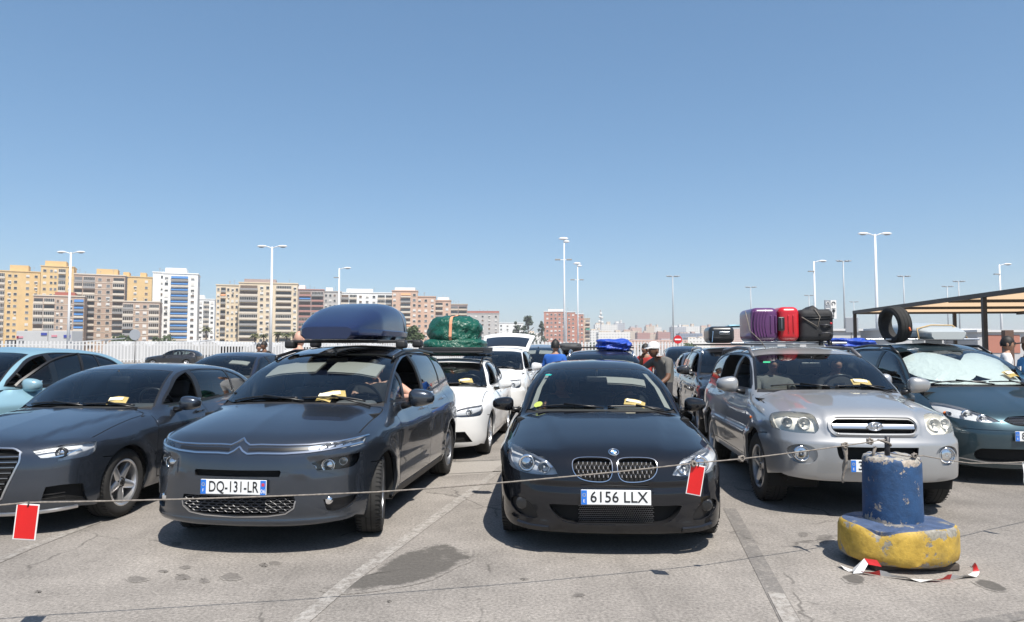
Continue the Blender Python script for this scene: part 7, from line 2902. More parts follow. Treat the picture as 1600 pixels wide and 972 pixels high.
for i, (a, c, yt, D, k, lab) in enumerate(SKY):
    A, Bq = at_depth(a, HORIZON, D), at_depth(c, HORIZON, D)
    H = at_depth(800, yt, D).z
    root = empty('distant_building', ((A.x + Bq.x) / 2, D, 0))
    tag(root, lab, 'building', 'distant buildings on the skyline')
    w = Bq.x - A.x
    MB().bbox(-w / 2, w / 2, 0, 20, 0, H).build('wall', FM[k], root)
    q = MB().bbox(-w * .45, -w * .1, 3, 12, H, H + H * .07)
    q.bbox(w * .05, w * .2, 3, 12, H, H + H * .12)
    q.build('roof_house', FM[(k + 1) % 4], root)
# mast with dishes
p = at_depth(939, 544, 1000)
root = empty('transmitter_mast', (p.x, 1000, 0))
tag(root, 'thin transmitter mast with white dishes on the skyline', 'mast')
zt = at_depth(800, 484, 1000).z
MB().tube([(0, 0, 0), (0, 0, zt)], 1.1, 6).build('shaft', mat('mast_grey', (.45, .45, .46), .6), root)
for k, (dx, zz) in enumerate(((-1.5, .82), (1.6, .80), (-2.2, .70), (1.8, .68), (0, .9))):
    MB().sphere((dx, -1.5, zt * zz), (1.8, .8, 1.8), 10, 6).build('dish', M_SHUT, root, smooth=True)


# ------------------------------------------------------------------ fence, halls, truck, signs
def fence(A, Bv, h, gap, label, m, w=.10):
    A, Bv = Vector(A), Vector(Bv)
    d = (Bv - A)
    L = d.length
    root = empty('picket_fence', (A.x, A.y, 0), math.atan2(d.y, d.x))
    tag(root, label, 'fence')
    q = MB()
    n = int(L / gap)
    for i in range(n + 1):
        q.bbox(i * gap - w / 2, i * gap + w / 2, -.03, .03, .15, h)
    o = q.build('pickets', m, root)
    o['kind'] = 'stuff'
    for z in (.4, h - .35):
        MB().bbox(0, L, .04, .09, z - .05, z + .05).build('rail', m, root)
    k = 0
    while k * 8.0 <= L:
        MB().bbox(k * 8 - .06, k * 8 + .06, .04, .16, 0, h - .1).build('post', m, root)
        k += 1


M_FENCE = mat('fence_white', (.60, .60, .60), .6)
fence((-52, 66, 0), (-21, 82, 0), 2.25, .30, 'white picket fence before the brown blocks on the left', M_FENCE, .13)
fence((-21, 82, 0), (-3, 92, 0), 2.2, .30, 'white picket fence behind the people carrier', M_FENCE, .13)
fence((2, 96, 0), (27, 112, 0), 2.45, .62, 'spaced white fence behind the navy crossover', M_FENCE, .30)
M_HALL = mat('hall_white', (.50, .50, .50), .6, noise=.05, nscale=.3)


def vault(px0, px1, yt, D, n, label):
    """row of low white vaulted roofs"""
    A, Bq = at_depth(px0, HORIZON, D), at_depth(px1, HORIZON, D)
    H = at_depth(800, yt, D).z
    root = empty('vaulted_hall', ((A.x + Bq.x) / 2, D, 0))
    tag(root, label, 'hall')
    W = (Bq.x - A.x) / n
    for i in range(n):
        q = MB()
        x0 = -(Bq.x - A.x) / 2 + i * W
        pts = [(x0 + W * (j / 12), H * .72 + H * .28 * math.sin(math.pi * j / 12)) for j in range(13)]
        vs = [(x, 0, z) for x, z in pts] + [(x, 16, z) for x, z in pts] + [(x0, 0, 0), (x0 + W, 0, 0)]
        q.add(vs, [(j, j + 1, 14 + j, 13 + j) for j in range(12)] + [tuple(range(13))[::-1] + (26, 27)])
        q.build('vault', M_HALL, root, auto=40)


vault(160, 345, 533, 96, 5, 'low white vaulted roofs behind the left fence')
vault(345, 470, 535, 104, 3, 'low white vaulted roofs below the cream tower')
vault(470, 700, 536, 110, 4, 'low white roofs behind the people carrier')


def white_canopy(px0, px1, yt, D, label):
    A, Bq = at_depth(px0, HORIZON, D), at_depth(px1, HORIZON, D)
    H = at_depth(800, yt, D).z
    root = empty('shade_sail', ((A.x + Bq.x) / 2, D, 0))
    tag(root, label, 'awning')
    W = Bq.x - A.x
    vs = [(-W / 2, 0, H - .25), (W / 2, 0, H), (W / 2, 5, H + .3), (-W / 2, 5, H), (-W / 2, 0, H - .40), (W / 2, 0, H - .12), (W / 2, 5, H + .18), (-W / 2, 5, H - .15)]
    MB().add(vs, [(0, 1, 2, 3), (7, 6, 5, 4), (0, 4, 5, 1), (1, 5, 6, 2), (2, 6, 7, 3), (3, 7, 4, 0)]).build('roof_sheet', M_HALL, root)
    for sx in (-1, 1):
        MB().tube([(sx * W * .46, .3, 0), (sx * W * .46, .3, H - .1)], .06, 6).build('post', M_FENCE, root)


white_canopy(108, 157, 531, 80, 'flat white awning right of the white truck')
white_canopy(262, 312, 533, 90, 'flat white awning before the white tower')

# white truck with two boxes
D = 92
tk = empty('white_truck', (at_depth(60, 544, D).x, D, 0))
tag(tk, 'white box truck and trailer behind the light blue car', 'truck')
x0, x1, x2, x3 = (at_depth(p_, 544, D).x - tk.location.x for p_ in (8, 24, 74, 112))
zt = at_depth(800, 517, D).z
MB().rbox(((x1 + x2) / 2, 1.2, zt / 2 + .55), (x2 - x1 - .1, 2.4, zt - 1.1), .05).build('cargo_box', M_HALL, tk)
MB().rbox(((x2 + x3) / 2, 1.2, zt / 2 + .55), (x3 - x2 - .1, 2.4, zt - 1.1), .05).build('trailer_box', M_HALL, tk)
MB().rbox(((x0 + x1) / 2 - .2, 1.2, 1.55), (x1 - x0, 2.3, 2.2), .2).build('cab', mat('cab_dark', (.06, .06, .065), .4), tk)
MB().box(((x0 + x1) / 2 + .0, .02, 2.0), (.8, .08, .9)).build('cab_window', M_PANE2, tk)
M_LOGB = mat('logo_blue', (.05, .07, .32), .5)
M_LOGR = mat('logo_red', (.55, .05, .08), .5)
for (px_, py_, w_, h_, m_) in ((69, 522, .75, .33, M_LOGB), (105, 525.5, .85, .36, M_LOGB), (28, 527, .25, .3, M_LOGR), (32, 527, .7, .22, mat('logo_pink', (.6, .25, .3), .5)), (85, 525, .7, .24, mat('logo_pink', (.6, .25, .3), .5)), (34, 534, .6, .25, M_PANE2)):
    q = at_depth(px_, py_, D)
    MB().box((q.x - tk.location.x, -.04, q.z), (w_, .06, h_)).build('painted_mark', m_, tk)
MB().box((x2 + .9, -.05, .95), (3.0, .2, .5)).build('tail_lift', M_RAIL, tk)
for xx in (x0 + .5, x1 + 1.2, x2 - .8, x3 - .9):
    MB().lathe([(0, -.15), (.48, -.15), (.5, -.1), (.5, .1), (.48, .15), (0, .15)], 18, 'y', (xx, .3, .5)).build('wheel', M_RUBBER, tk, smooth=True)


def post_sign(px, py, d, D, name, label, m_face, bar=None, m_pole=None, thick=.04, squash=1.0):
    c = at_depth(px, py, D)
    root = empty(name, (c.x, D, 0))
    tag(root, label, 'sign')
    MB().tube([(0, .05, 0), (0, .05, c.z + d / 2)], .045, 8).build('pole', m_pole or M_RAIL, root, smooth=True)
    q = MB().lathe([(0, -thick), (d / 2, -thick), (d / 2, 0), (0, 0)], 28, 'y', (0, 0, c.z))
    o = q.build('disc', m_face, root)
    if bar:
        MB().box((0, -thick - .012, c.z), (d * .72, .02, d * .17)).build('white_bar', bar, o)
    return root


post_sign(1059, 530.5, .66, 56, 'no_entry_sign', 'round red no entry sign with white bar beyond the lanes', mat('sign_red', (.55, .015, .02), .4), M_TAGW)
post_sign(211, 523, .95, 62, 'round_sign', 'grey back of a round sign before the left fence', mat('sign_back', (.33, .35, .38), .5))
# information totem with two panels, grey board
c = at_depth(1298, 487, 52)
root = empty('sign_totem', (c.x, 52, 0))
tag(root, 'grey and white totem with pictograms behind the suitcases', 'sign')
zt = at_depth(800, 469, 52).z
zl = at_depth(800, 498, 52).z
MB().bbox(-.42, 0, 0, .1, zl + .3, zt).build('grey_panel', mat('panel_grey', (.28, .30, .33), .5), root)
wp = MB().bbox(.01, .42, 0, .1, zl, zt).build('white_panel', M_TAGW, root)
MB().tube([(-.2, .2, 0), (-.2, .2, zt - .2)], .06, 8).build('pole', M_RAIL, root)
for (x, z, m_) in ((-.21, zt - .25, M_TAGW), (.21, zt - .25, M_PANE)):
    MB().tube([(x + .12 * math.cos(a), -.02, z + .12 * math.sin(a)) for a in np.linspace(-.6, 4.2, 12)], .025, 5).build('pictogram', m_, root)
for z in (zt - .62, zt - .75):
    MB().box((.21, -.02, z), (.26, .02, .05)).build('text_line', M_PANE2, root)
    MB().box((-.21, -.02, z), (.26, .02, .05)).build('text_line', M_TAGW, root)
aw = MB().box((.21, -.02, zl + .35), (.05, .02, .45))
aw.add([(.09, -.03, zl + .5), (.33, -.03, zl + .5), (.21, -.03, zl + .72)], [(0, 1, 2)])
aw.build('arrow', M_PANE, root)
c = at_depth(1331, 508, 40)
root = empty('grey_board', (c.x, 40, 0))
tag(root, 'grey notice board on a post at the canopy corner', 'sign')
MB().rbox((0, 0, c.z), (.72, .06, .86), .03).build('board', mat('panel_grey', (.28, .30, .33), .5), root)
MB().tube([(0, .08, 0), (0, .08, c.z + .3)], .04, 8).build('pole', M_RAIL, root)

# low port buildings at the right
def hut(px0, px1, yt, D, label, doors=(), depth=6):
    A, Bq = at_depth(px0, HORIZON, D), at_depth(px1, HORIZON, D)
    H = at_depth(800, yt, D).z
    W = Bq.x - A.x
    root = empty('port_hut', ((A.x + Bq.x) / 2, D, 0))
    tag(root, label, 'hut', 'low white port huts')
    MB().bbox(-W / 2, W / 2, 0, depth, 0, H).build('wall', M_HALL, root)
    MB().bbox(-W / 2 - .15, W / 2 + .15, -.2, depth, H, H + .18).build('roof_edge', mat('roof_edge', (.62, .62, .62), .6), root)
    for (u, w, z0, z1, m_) in doors:
        MB().bbox(-W / 2 + W * u, -W / 2 + W * u + w, -.05, .02, z0, z1).build('window', m_, root)


hut(1215, 1345, 517, 62, 'long low white hut behind the suitcases', [(.1, 1.2, 1.0, 2.2, M_PANE2), (.35, 1.5, 1.0, 2.3, M_PANE2), (.72, 1.0, .2, 2.3, M_PANE)])
hut(1400, 1475, 515, 58, 'white hut behind the silver roof box', [(.35, .9, .2, 2.4, M_PANE2), (.62, 1.3, 1.1, 2.3, M_PANE)])
hut(1478, 1540, 517, 60, 'white hut with grey frame under the canopy', [(.1, 1.7, .3, 2.5, mat('panel_pale', (.55, .57, .60), .5))])
hut(1528, 1640, 519, 56, 'white hut with a poster, right edge', [(.12, 2.6, 1.2, 2.6, mat('poster_terracotta', (.42, .18, .13), .6))])
c = at_depth(1572, 527, 50)
MBq = MB().bbox(-.3, .3, -.2, .2, 0, at_depth(800, 516, 50).z)
o = MBq.build('dark_post', mat('post_brown', (.12, .07, .05), .7), None, loc=(at_depth(1575, 544, 50).x, 50, 0))
tag(o, 'dark brown post top behind the two men', 'post')


# steel canopy with tan cloth
def canopy():
    P0 = Vector((15.6, 32.6, 0))
    H0 = 3.2
    root = empty('shade_canopy', P0, -math.atan(.10))
    tag(root, 'black steel canopy with tan cloth roof at the right', 'canopy')
    M_STEEL = mat('canopy_steel', (.022, .022, .025), .45)
    M_CLOTH, nt, bb = _new('canopy_cloth')
    bb.inputs['Base Color'].default_value = (.55, .40, .23, 1)
    bb.inputs['Roughness'].default_value = .9
    tl = nt.nodes.new('ShaderNodeBsdfTranslucent')
    tl.inputs[0].default_value = (.66, .47, .30, 1)
    mx = nt.nodes.new('ShaderNodeMixShader')
    mx.inputs[0].default_value = .7
    nt.links.new(bb.outputs[0], mx.inputs[1])
    nt.links.new(tl.outputs[0], mx.inputs[2])
    nt.links.new(mx.outputs[0], nt.nodes['Material Output'].inputs[0])
    Ln, Wd = 17.0, 14.0     # along -y (towards the camera) and +x in local coordinates
    n = 4
    for i in range(n):
        y0, y1 = -Ln * i / n, -Ln * (i + 1) / n
        MB().add([(.06, y1 + .05, H0), (Wd, y1 + .05, H0), (Wd, y0 - .05, H0), (.06, y0 - .05, H0)], [(0, 1, 2, 3)]).build('cloth_panel', M_CLOTH, root)
        MB().bbox(0, Wd, y1 - .06, y1 + .06, H0 - .10, H0 + .04).build('beam', M_STEEL, root)
    MB().bbox(0, Wd, -.06, .06, H0 - .09, H0 + .04).build('beam', M_STEEL, root)
    MB().bbox(-.07, .07, -Ln, .06, H0 - .07, H0 + .07).build('beam', M_STEEL, root)
    MB().bbox(Wd / 2 - .06, Wd / 2 + .06, -Ln, .06, H0 - .14, H0 + .04).build('beam', M_STEEL, root)
    for (x, y) in ((0, 0), (0, -10.6), (4.3, 0), (9.2, 0), (Wd / 2, -10.6), (4.3 + 7, -10.6)):
        MB().bbox(x - .06, x + .06, y - .06, y + .06, 0, H0 - .05).build('post', M_STEEL, root)


canopy()


# ------------------------------------------------------------------ lamp posts
def lamp(px, ytop, H, style, label, m=None, lean=0.0):
    D = (H - CAM_H) * FPX / (HORIZON - ytop)
    D = D * 1.0
    x = (px - 800) / FPX * D
    root = empty('lamp_post', (x, D, 0))
    tag(root, label, 'lamp post', 'tall lamp posts of the port')
    m = m or mat('lamp_white', (.74, .75, .76), .4)
    MB().tube([(0, 0, 0), (0, 0, H * .5), (0, 0, H)], [.17, .13, .09], 10).build('shaft', m, root, smooth=True)
    if style in ('double', 'single'):
        for sg in ((-1, 1) if style == 'double' else (1,)):
            MB().tube([(0, 0, H - .15), (sg * .45, 0, H + .02), (sg * .8, 0, H + .08)], .05, 8).build('arm', m, root, smooth=True)
            h = MB().sphere((sg * 1.05, 0, H + .06), (.52, .20, .12), 14, 8)
            h.build('lamp_head', m, root, smooth=True)
            MB().sphere((sg * 1.1, 0, H - .01), (.32, .14, .09), 12, 6).build('lamp_glass', M_PANE2, root, smooth=True)
        if style == 'single':
            MB().box((-.35, 0, H - 1.2), (.7, .3, .10)).build('flood_lamp', M_RAIL, root)
    elif style == 'flood':
        MB().box((0, 0, H), (2.0, .12, .12)).build('cross_arm', m, root)
        for sx in (-1.0, -.45, .5, 1.05):
            MB().rbox((sx, -.12, H + .10), (.46, .36, .16), .04, Matrix.Rotation(.3, 3, 'X')).build('flood_lamp', m, root)
    elif style == 'mast':
        MB().sphere((-.1, 0, H + .1), (.75, .3, .22), 14, 8).build('lamp_head', m, root, smooth=True)
        MB().sphere((.35, 0, H - .35), (.5, .25, .18), 14, 8).build('lamp_head', m, root, smooth=True)
        for sx in (-1.0, .75):
            MB().rbox((sx, -.1, H - 3.1), (.8, .4, .2), .05).build('flood_lamp', M_RAIL, root)
        MB().box((0, 0, H - 3.1), (2.0, .1, .1)).build('cross_arm', m, root)


M_LG = mat('lamp_grey', (.36, .38, .40), .5, metal=.3)
lamp(107, 394, 12, 'double', 'white twin-arm lamp post before the ochre blocks')
lamp(423, 385, 12, 'double', 'white twin-arm lamp post before the cream tower')
lamp(529, 419, 12, 'single', 'white single-arm lamp post above the roof box')
lamp(882, 373, 18, 'mast', 'thick white mast, tallest in the middle')
lamp(903, 412, 18, 'mast', 'thinner white mast right of the tallest one')
lamp(1052, 432, 15, 'flood', 'grey floodlight post above the no entry sign', M_LG)
lamp(1174, 449, 15, 'flood', 'grey floodlight post above the purple suitcase', M_LG)
lamp(1274, 408, 12, 'single', 'white single-arm lamp post above the black suitcase')
lamp(1265, 462, 15, 'flood', 'small distant floodlight post left of the single-arm lamp', M_LG)
lamp(1320, 408, 16, 'flood', 'grey floodlight post left of the tall white lamp', M_LG)
lamp(1335, 472, 15, 'flood', 'smallest floodlight post, just left of the canopy corner', M_LG)
lamp(1371, 365, 12, 'double', 'white twin-arm lamp post by the canopy, tallest on the right')
lamp(1414, 432, 15, 'flood', 'grey floodlight post right of the tall white lamp', M_LG)
lamp(1482, 448, 15, 'flood', 'small floodlight post above the canopy edge', M_LG)
lamp(1500, 440, 15, 'flood', 'slim grey post with a camera above the canopy', M_LG)
lamp(1565, 413, 12, 'single', 'white single-arm lamp post at the right edge')


# ------------------------------------------------------------------ trees
def leaf_mat(name, col):
    m, nt, b = _new(name)
    geo = nt.nodes.new('ShaderNodeNewGeometry')
    n = nt.nodes.new('ShaderNodeTexNoise')
    n.inputs['Scale'].default_value = .9
    n.inputs['Detail'].default_value = 3
    nt.links.new(geo.outputs['Position'], n.inputs['Vector'])
    mx = nt.nodes.new('ShaderNodeMix')
    mx.data_type = 'RGBA'
    mx.inputs['A'].default_value = (*[c * .6 for c in col], 1)
    mx.inputs['B'].default_value = (*[c * 1.35 for c in col], 1)
    nt.links.new(n.outputs[0], mx.inputs['Factor'])
    nt.links.new(mx.outputs['Result'], b.inputs['Base Color'])
    b.inputs['Roughness'].default_value = .7
    return m


M_LEAF = leaf_mat('foliage_green', (.055, .085, .030))
M_CONI = leaf_mat('foliage_conifer', (.040, .060, .034))
M_PALM = leaf_mat('foliage_palm', (.11, .115, .045))
M_BARK = mat('bark', (.12, .09, .065), .9, noise=.3)


def tree(px, ytop, wpx, D, label, m, kind='round', seed=1, n=1100):
    r = random.Random(seed)
    x = (px - 800) / FPX * D
    H = at_depth(800, ytop, D).z
    W = wpx / FPX * D
    root = empty('pine_tree' if kind == 'cone' else 'palm_tree' if kind == 'palm' else 'leafy_tree', (x, D, 0))
    tag(root, label, 'tree', 'trees behind the fence')
    if kind == 'palm':
        MB().tube([(0, 0, 0), (.1, 0, H * .5), (0, 0, H * .82)], [.28, .22, .20], 8).build('trunk', M_BARK, root, smooth=True)
        q = MB()
        for k in range(34):
            a, el = r.uniform(0, 6.28), r.uniform(-.5, 1.2)
            L = W * .5 * r.uniform(.8, 1.1)
            p0 = Vector((0, 0, H * .82))
            prev = None
            for i in range(6):
                t = i / 5
                rad = L * t * math.cos(el * .6)
                z = p0.z + L * (math.sin(el) * t - .75 * t * t * (1 if el > 0 else .5))
                c = Vector((rad * math.cos(a), rad * math.sin(a), z))
                wd = L * .14 * math.sin(math.pi * min(1, t + .12))
                tn = Vector((-math.sin(a), math.cos(a), 0)) * wd
                cur = (c + tn - Vector((0, 0, wd * .6)), c, c - tn - Vector((0, 0, wd * .6)))
                if prev:
                    q.add([prev[0], prev[1], cur[1], cur[0]], [(0, 1, 2, 3)])
                    q.add([prev[1], prev[2], cur[2], cur[1]], [(0, 1, 2, 3)])
                prev = cur
        q.build('crown', m, root)
        return
    MB().tube([(0, 0, 0), (.1, 0, H * .4), (0, 0, H * .8)], [W * .05, W * .035, W * .012], 8).build('trunk', M_BARK, root, smooth=True)
    lb = MB()
    for k in range(7):
        a = r.uniform(0, 6.28)
        z = H * r.uniform(.25, .6)
        lb.tube([(0, 0, z), (W * .3 * math.cos(a), W * .3 * math.sin(a), z + H * .14)], W * .015, 5)
    lb.build('limb', M_BARK, root)
    q = MB()
    clumps = []
    for k in range(26):
        if kind == 'cone':
            t = r.uniform(.12, 1)
            rad = W * .5 * (1 - t) ** .7 * r.uniform(.5, 1.0) + .1
            a = r.uniform(0, 6.28)
            clumps.append((rad * math.cos(a), rad * math.sin(a), H * t, W * .17 * (1.15 - t * .6)))
        else:
            a, u, rr = r.uniform(0, 6.28), r.uniform(-1, 1), r.uniform(.5, 1) ** .5
            s_ = math.sqrt(1 - u * u)
            clumps.append((W * .36 * rr * s_ * math.cos(a), W * .36 * rr * s_ * math.sin(a), H * .60 + H * .30 * rr * u, W * r.uniform(.12, .2)))
    for k in range(n):
        cx, cy, cz, cr = r.choice(clumps)
        d = Vector((r.gauss(0, 1), r.gauss(0, 1), r.gauss(0, 1))).normalized() * cr * r.uniform(.55, 1.05)
        c = Vector((cx, cy, cz)) + d
        if c.z > H or c.z < .2:
            continue
        s_ = W * r.uniform(.04, .085)
        ax1 = Vector((r.gauss(0, 1), r.gauss(0, 1), r.gauss(0, 1))).normalized()
        ax2 = ax1.orthogonal().normalized()
        q.add([c + ax1 * s_, c + ax2 * s_ * .6, c - ax1 * s_, c - ax2 * s_ * .6], [(0, 1, 2, 3)])
    q.build('crown', m, root)


tree(648, 508, 36, 150, 'round green tree right of the navy roof box', M_LEAF, 'round', 3)
tree(825, 494, 34, 420, 'broad dark conifer left of the red towers', M_CONI, 'cone', 4, 1100)
tree(806, 502, 22, 430, 'smaller conifer at the left of its group', M_CONI, 'cone', 5)
tree(846, 502, 18, 425, 'slim conifer next to the red towers', M_CONI, 'cone', 6)
for k, (px_, yt, w_, D_, lab) in enumerate([(322, 505, 22, 210, 'tall palm left of the cream tower'), (398, 517, 20, 190, 'palm below the cream tower, left one'), (412, 518, 18, 186, 'palm below the cream tower, beside the left one'), (434, 514, 22, 180, 'palm right of the twin-arm lamp'), (448, 516, 20, 178, 'palm at the edge of the navy roof box'), (458, 513, 18, 182, 'palm just left of the navy roof box')]):
    tree(px_, yt, w_, D_, lab, M_PALM, 'palm', 20 + k)
for k, (px_, yt, w_, D_, lab) in enumerate([(187, 521, 26, 170, 'bushy tree behind the round sign'), (205, 522, 18, 172, 'small bushy tree right of the round sign'), (262, 520, 24, 168, 'bushy tree below the white tower'), (243, 524, 16, 170, 'small bush left of the white tower'),
                                            (930, 536, 30, 300, 'bush left of the blue tarpaulin'), (1010, 537, 36, 320, 'low bushes behind the fence'), (1075, 536, 26, 310, 'bush below the no entry sign')]):
    tree(px_, yt, w_, D_, lab, M_LEAF, 'round', 40 + k, 500)

# ------------------------------------------------------------------ people
SKIN = {'tan': mat('skin_tan', (.36, .20, .13), .55), 'dark': mat('skin_brown', (.17, .085, .05), .55), 'pale': mat('skin_pale', (.52, .30, .22), .55)}
M_HAIR = mat('hair_black', (.012, .010, .009), .6, noise=.3)
M_EYE = mat('eye_dark', (.02, .015, .012), .3)
STAND = dict(pelvis=(0, 0, .95), spine=(0, .01, 1.14), chest=(0, .0, 1.33), neck=(0, .0, 1.49), head=(0, -.025, 1.635),
             sh=(.18, 0, 1.42), el=(.24, .03, 1.14), wr=(.25, -.07, .90), hip=(.095, 0, .92), kn=(.105, -.02, .50), an=(.11, .03, .085), toe=(.12, -.14, .035))


def person(name, label, loc, yaw, skin, top, bottom, pose=None, hgt=1.75, hair=True, hat=None, sleeve=.62, look=0.0, extra=None, cat='person', group='people among the waiting cars', glasses=False, parent_only=None):
    """one continuous body grown from a posed skeleton; hair, hat and glasses are its parts"""
    J = {}
    for k, v in STAND.items():
        if k in ('sh', 'el', 'wr', 'hip', 'kn', 'an', 'toe'):
            J[k + '_r'] = Vector(v)
            J[k + '_l'] = Vector((-v[0], v[1], v[2]))
        else:
            J[k] = Vector(v)
    for k, v in (pose or {}).items():
        J[k] = Vector(v)
    V, E, Rd = [], [], []

    def add(p, r, prev=None):
        V.append(tuple(p))
        Rd.append(r)
        if prev is not None:
            E.append((prev, len(V) - 1))
        return len(V) - 1
    pv = add(J['pelvis'], (.155, .115))
    sp_ = add(J['spine'], (.145, .105), pv)
    ch = add(J['chest'], (.165, .115), sp_)
    nk = add(J['neck'], (.058, .058), ch)
    hb = add(J['neck'].lerp(J['head'], .55), (.052, .055), nk)
    spans = {}
    for s in ('_r', '_l'):
        a = add(J['sh' + s], (.075, .075), ch)
        b_ = add(J['sh' + s].lerp(J['el' + s], .5), (.056, .056), a)
        c = add(J['el' + s], (.045, .045), b_)
        d = add(J['el' + s].lerp(J['wr' + s], .4), (.044, .044), c)
        e = add(J['wr' + s], (.028, .034), d)
        h = add(J['hip' + s], (.098, .098), pv)
        i = add(J['hip' + s].lerp(J['kn' + s], .5), (.082, .082), h)
        j = add(J['kn' + s], (.060, .060), i)
        k = add(J['kn' + s].lerp(J['an' + s], .35), (.058, .060), j)
        l_ = add(J['an' + s], (.042, .045), k)
        add(J['toe' + s], (.042, .036), l_)
    me = bpy.data.meshes.new(name)
    me.from_pydata(V, E, [])
    o = bpy.data.objects.new(name, me)
    link(o)
    o.modifiers.new('Skin', 'SKIN')
    sv = me.skin_vertices[0].data
    for q, r in zip(sv, Rd):
        q.radius = r
    sv[pv].use_root = True
    o.modifiers.new('Sub', 'SUBSURF').levels = 1
    dg = bpy.context.evaluated_depsgraph_get()
    ev = bpy.data.meshes.new_from_object(o.evaluated_get(dg))
    o.modifiers.clear()
    # head with nose, ears and brow, and hands with five fingers, joined into the same mesh
    bm = bmesh.new()
    bm.from_mesh(ev)
    hc = J['head']
    hrot = Matrix.Rotation(look, 3, 'Z')
    g = MB()
    n, m = 20, 16
    for a in range(m + 1):
        ph = math.pi * a / m
        for b2 in range(n):
            t = 2 * math.pi * b2 / n
            x, y, z = .074 * math.sin(ph) * math.cos(t), .094 * math.sin(ph) * math.sin(t), .118 * math.cos(ph)
            if z < 0:
                x *= 1 + z * 2.2
                y = y * (1 + z * 1.2) - .012 * (-z / .118)
            # nose, brow and chin on the face side (-y)
            f = max(0, -math.sin(t)) ** 8 * max(0, math.sin(ph)) ** 3
            y -= f * (.020 * math.exp(-((z + .018) / .022) ** 2) + .006 * math.exp(-((z + .10) / .02) ** 2))
            f2 = max(0, -math.sin(t)) ** 2
            y += f2 * .008 * math.exp(-((z - .012) / .014) ** 2) * (1 if abs(x) > .015 else .2)
            g.v.append(tuple(hc + hrot @ Vector((x, y, z))))
    for a in range(m):
        for b2 in range(n):
            g.f.append((a * n + b2, (a + 1) * n + b2, (a + 1) * n + (b2 + 1) % n, a * n + (b2 + 1) % n))
    for sx in (-1, 1):
        g.sphere(tuple(hc + hrot @ Vector((sx * .075, .012, -.01))), (.010, .022, .034), 8, 6)
    for s in ('_r', '_l'):
        w, el = J['wr' + s], J['el' + s]
        d = (w - el).normalized()
        sd = 1 if s == '_r' else -1
        side = d.cross(Vector((sd, 0, 0.2))).normalized()
        nrm = d.cross(side).normalized()
        g.sphere(tuple(w + d * .045), (.020, .040, .040), 10, 6, Matrix((nrm, side, d)).transposed())
        for k in range(4):
            u = (k - 1.5) * .019
            ln = (.066, .078, .074, .058)[k]
            p0 = w + d * .078 + side * u
            g.tube([p0, p0 + d * ln * .5 - nrm * .004 * sd, p0 + d * ln * .9 - nrm * .018 * sd], [.0090, .0085, .0065], 6)
        p0 = w + d * .03 + side * .036
        g.tube([p0, p0 + side * .024 + d * .024, p0 + side * .030 + d * .056], [.011, .010, .008], 6)
    k0 = [bm.verts.new(v) for v in g.v]
    for f in g.f:
        try:
            bm.faces.new([k0[i] for i in f])
        except ValueError:
            pass
    bmesh.ops.recalc_face_normals(bm, faces=bm.faces)
    me2 = bpy.data.meshes.new(name)
    bm.to_mesh(me2)
    bm.free()
    for mm in (top, SKIN[skin], bottom, M_BLACK):
        me2.materials.append(mm)
    arm = [(J['sh' + s], J['el' + s], J['wr' + s]) for s in ('_r', '_l')]

    def seg(p, a, b_):
        t = max(0, min(1, (p - a).dot(b_ - a) / (b_ - a).length_squared))
        return (p - a.lerp(b_, t)).length, t
    legs = [(J['hip' + s], J['kn' + s], J['an' + s], J['toe' + s]) for s in ('_r', '_l')]
    for p in me2.polygons:
        c = p.center
        best = [(seg(c, J['pelvis'], J['chest'])[0] - .13, 0)]
        best.append((min(seg(c, J['neck'].lerp(J['head'], .25), J['head'])[0] - .07, (c - hc).length - .12), 1))
        for a, b_, w in arm:
            d1, t1 = seg(c, a, b_)
            d2, _ = seg(c, b_, w + (w - b_).normalized() * .1)
            best.append((d1 - .05, 0 if t1 < sleeve else 1))
            best.append((d2 - .035, 1 if sleeve < 1.2 else 0))
        for h, k, an, to in legs:
            best.append((seg(c, h, k)[0] - .085, 2))
            best.append((seg(c, k, an)[0] - .05, 2))
            best.append((seg(c, an, to)[0] - .04, 3))
        p.material_index = min(best)[1]
        p.use_smooth = True
    o.data = me2
    sc = hgt / 1.75
    o.scale = (sc, sc, sc)
    o.location = loc
    o.rotation_euler = (0, 0, yaw)
    tag(o, label, cat, group)
    # eyes, hair, hat
    for sx in (-1, 1):
        MB().sphere(tuple(hc + hrot @ Vector((sx * .030, -.080, .008))), (.013, .008, .008), 8, 6).build('eye', M_EYE, o, smooth=True)
    MB().box(tuple(hc + hrot @ Vector((0, -.089, -.052))), (.042, .012, .008), hrot).build('mouth', mat('lips', (.25, .10, .08), .5), o)
    if glasses:
        for sx in (-1, 1):
            MB().rbox(tuple(hc + hrot @ Vector((sx * .033, -.097, .008))), (.052, .010, .036), .004, hrot, n=1).build('sunglasses', M_TRIM, o)
    if hair:
        q = MB()
        for a in range(9):
            ph = math.pi * .60 * a / 8
            for b2 in range(20):
                t = 2 * math.pi * b2 / 20
                cut = 1.0 if math.sin(t) > -.45 else .72
                pp = min(ph, math.pi * .60 * cut)
                x, y, z = .083 * math.sin(pp) * math.cos(t), .103 * math.sin(pp) * math.sin(t) + .006, .128 * math.cos(pp)
                wv = 1 + .03 * math.sin(t * 9 + a * 2)
                q.v.append(tuple(hc + hrot @ Vector((x * wv, y * wv, z * wv))))
        q.f = [(a * 20 + b2, (a + 1) * 20 + b2, (a + 1) * 20 + (b2 + 1) % 20, a * 20 + (b2 + 1) % 20) for a in range(8) for b2 in range(20)]
        q.build('hair', M_HAIR, o, smooth=True)
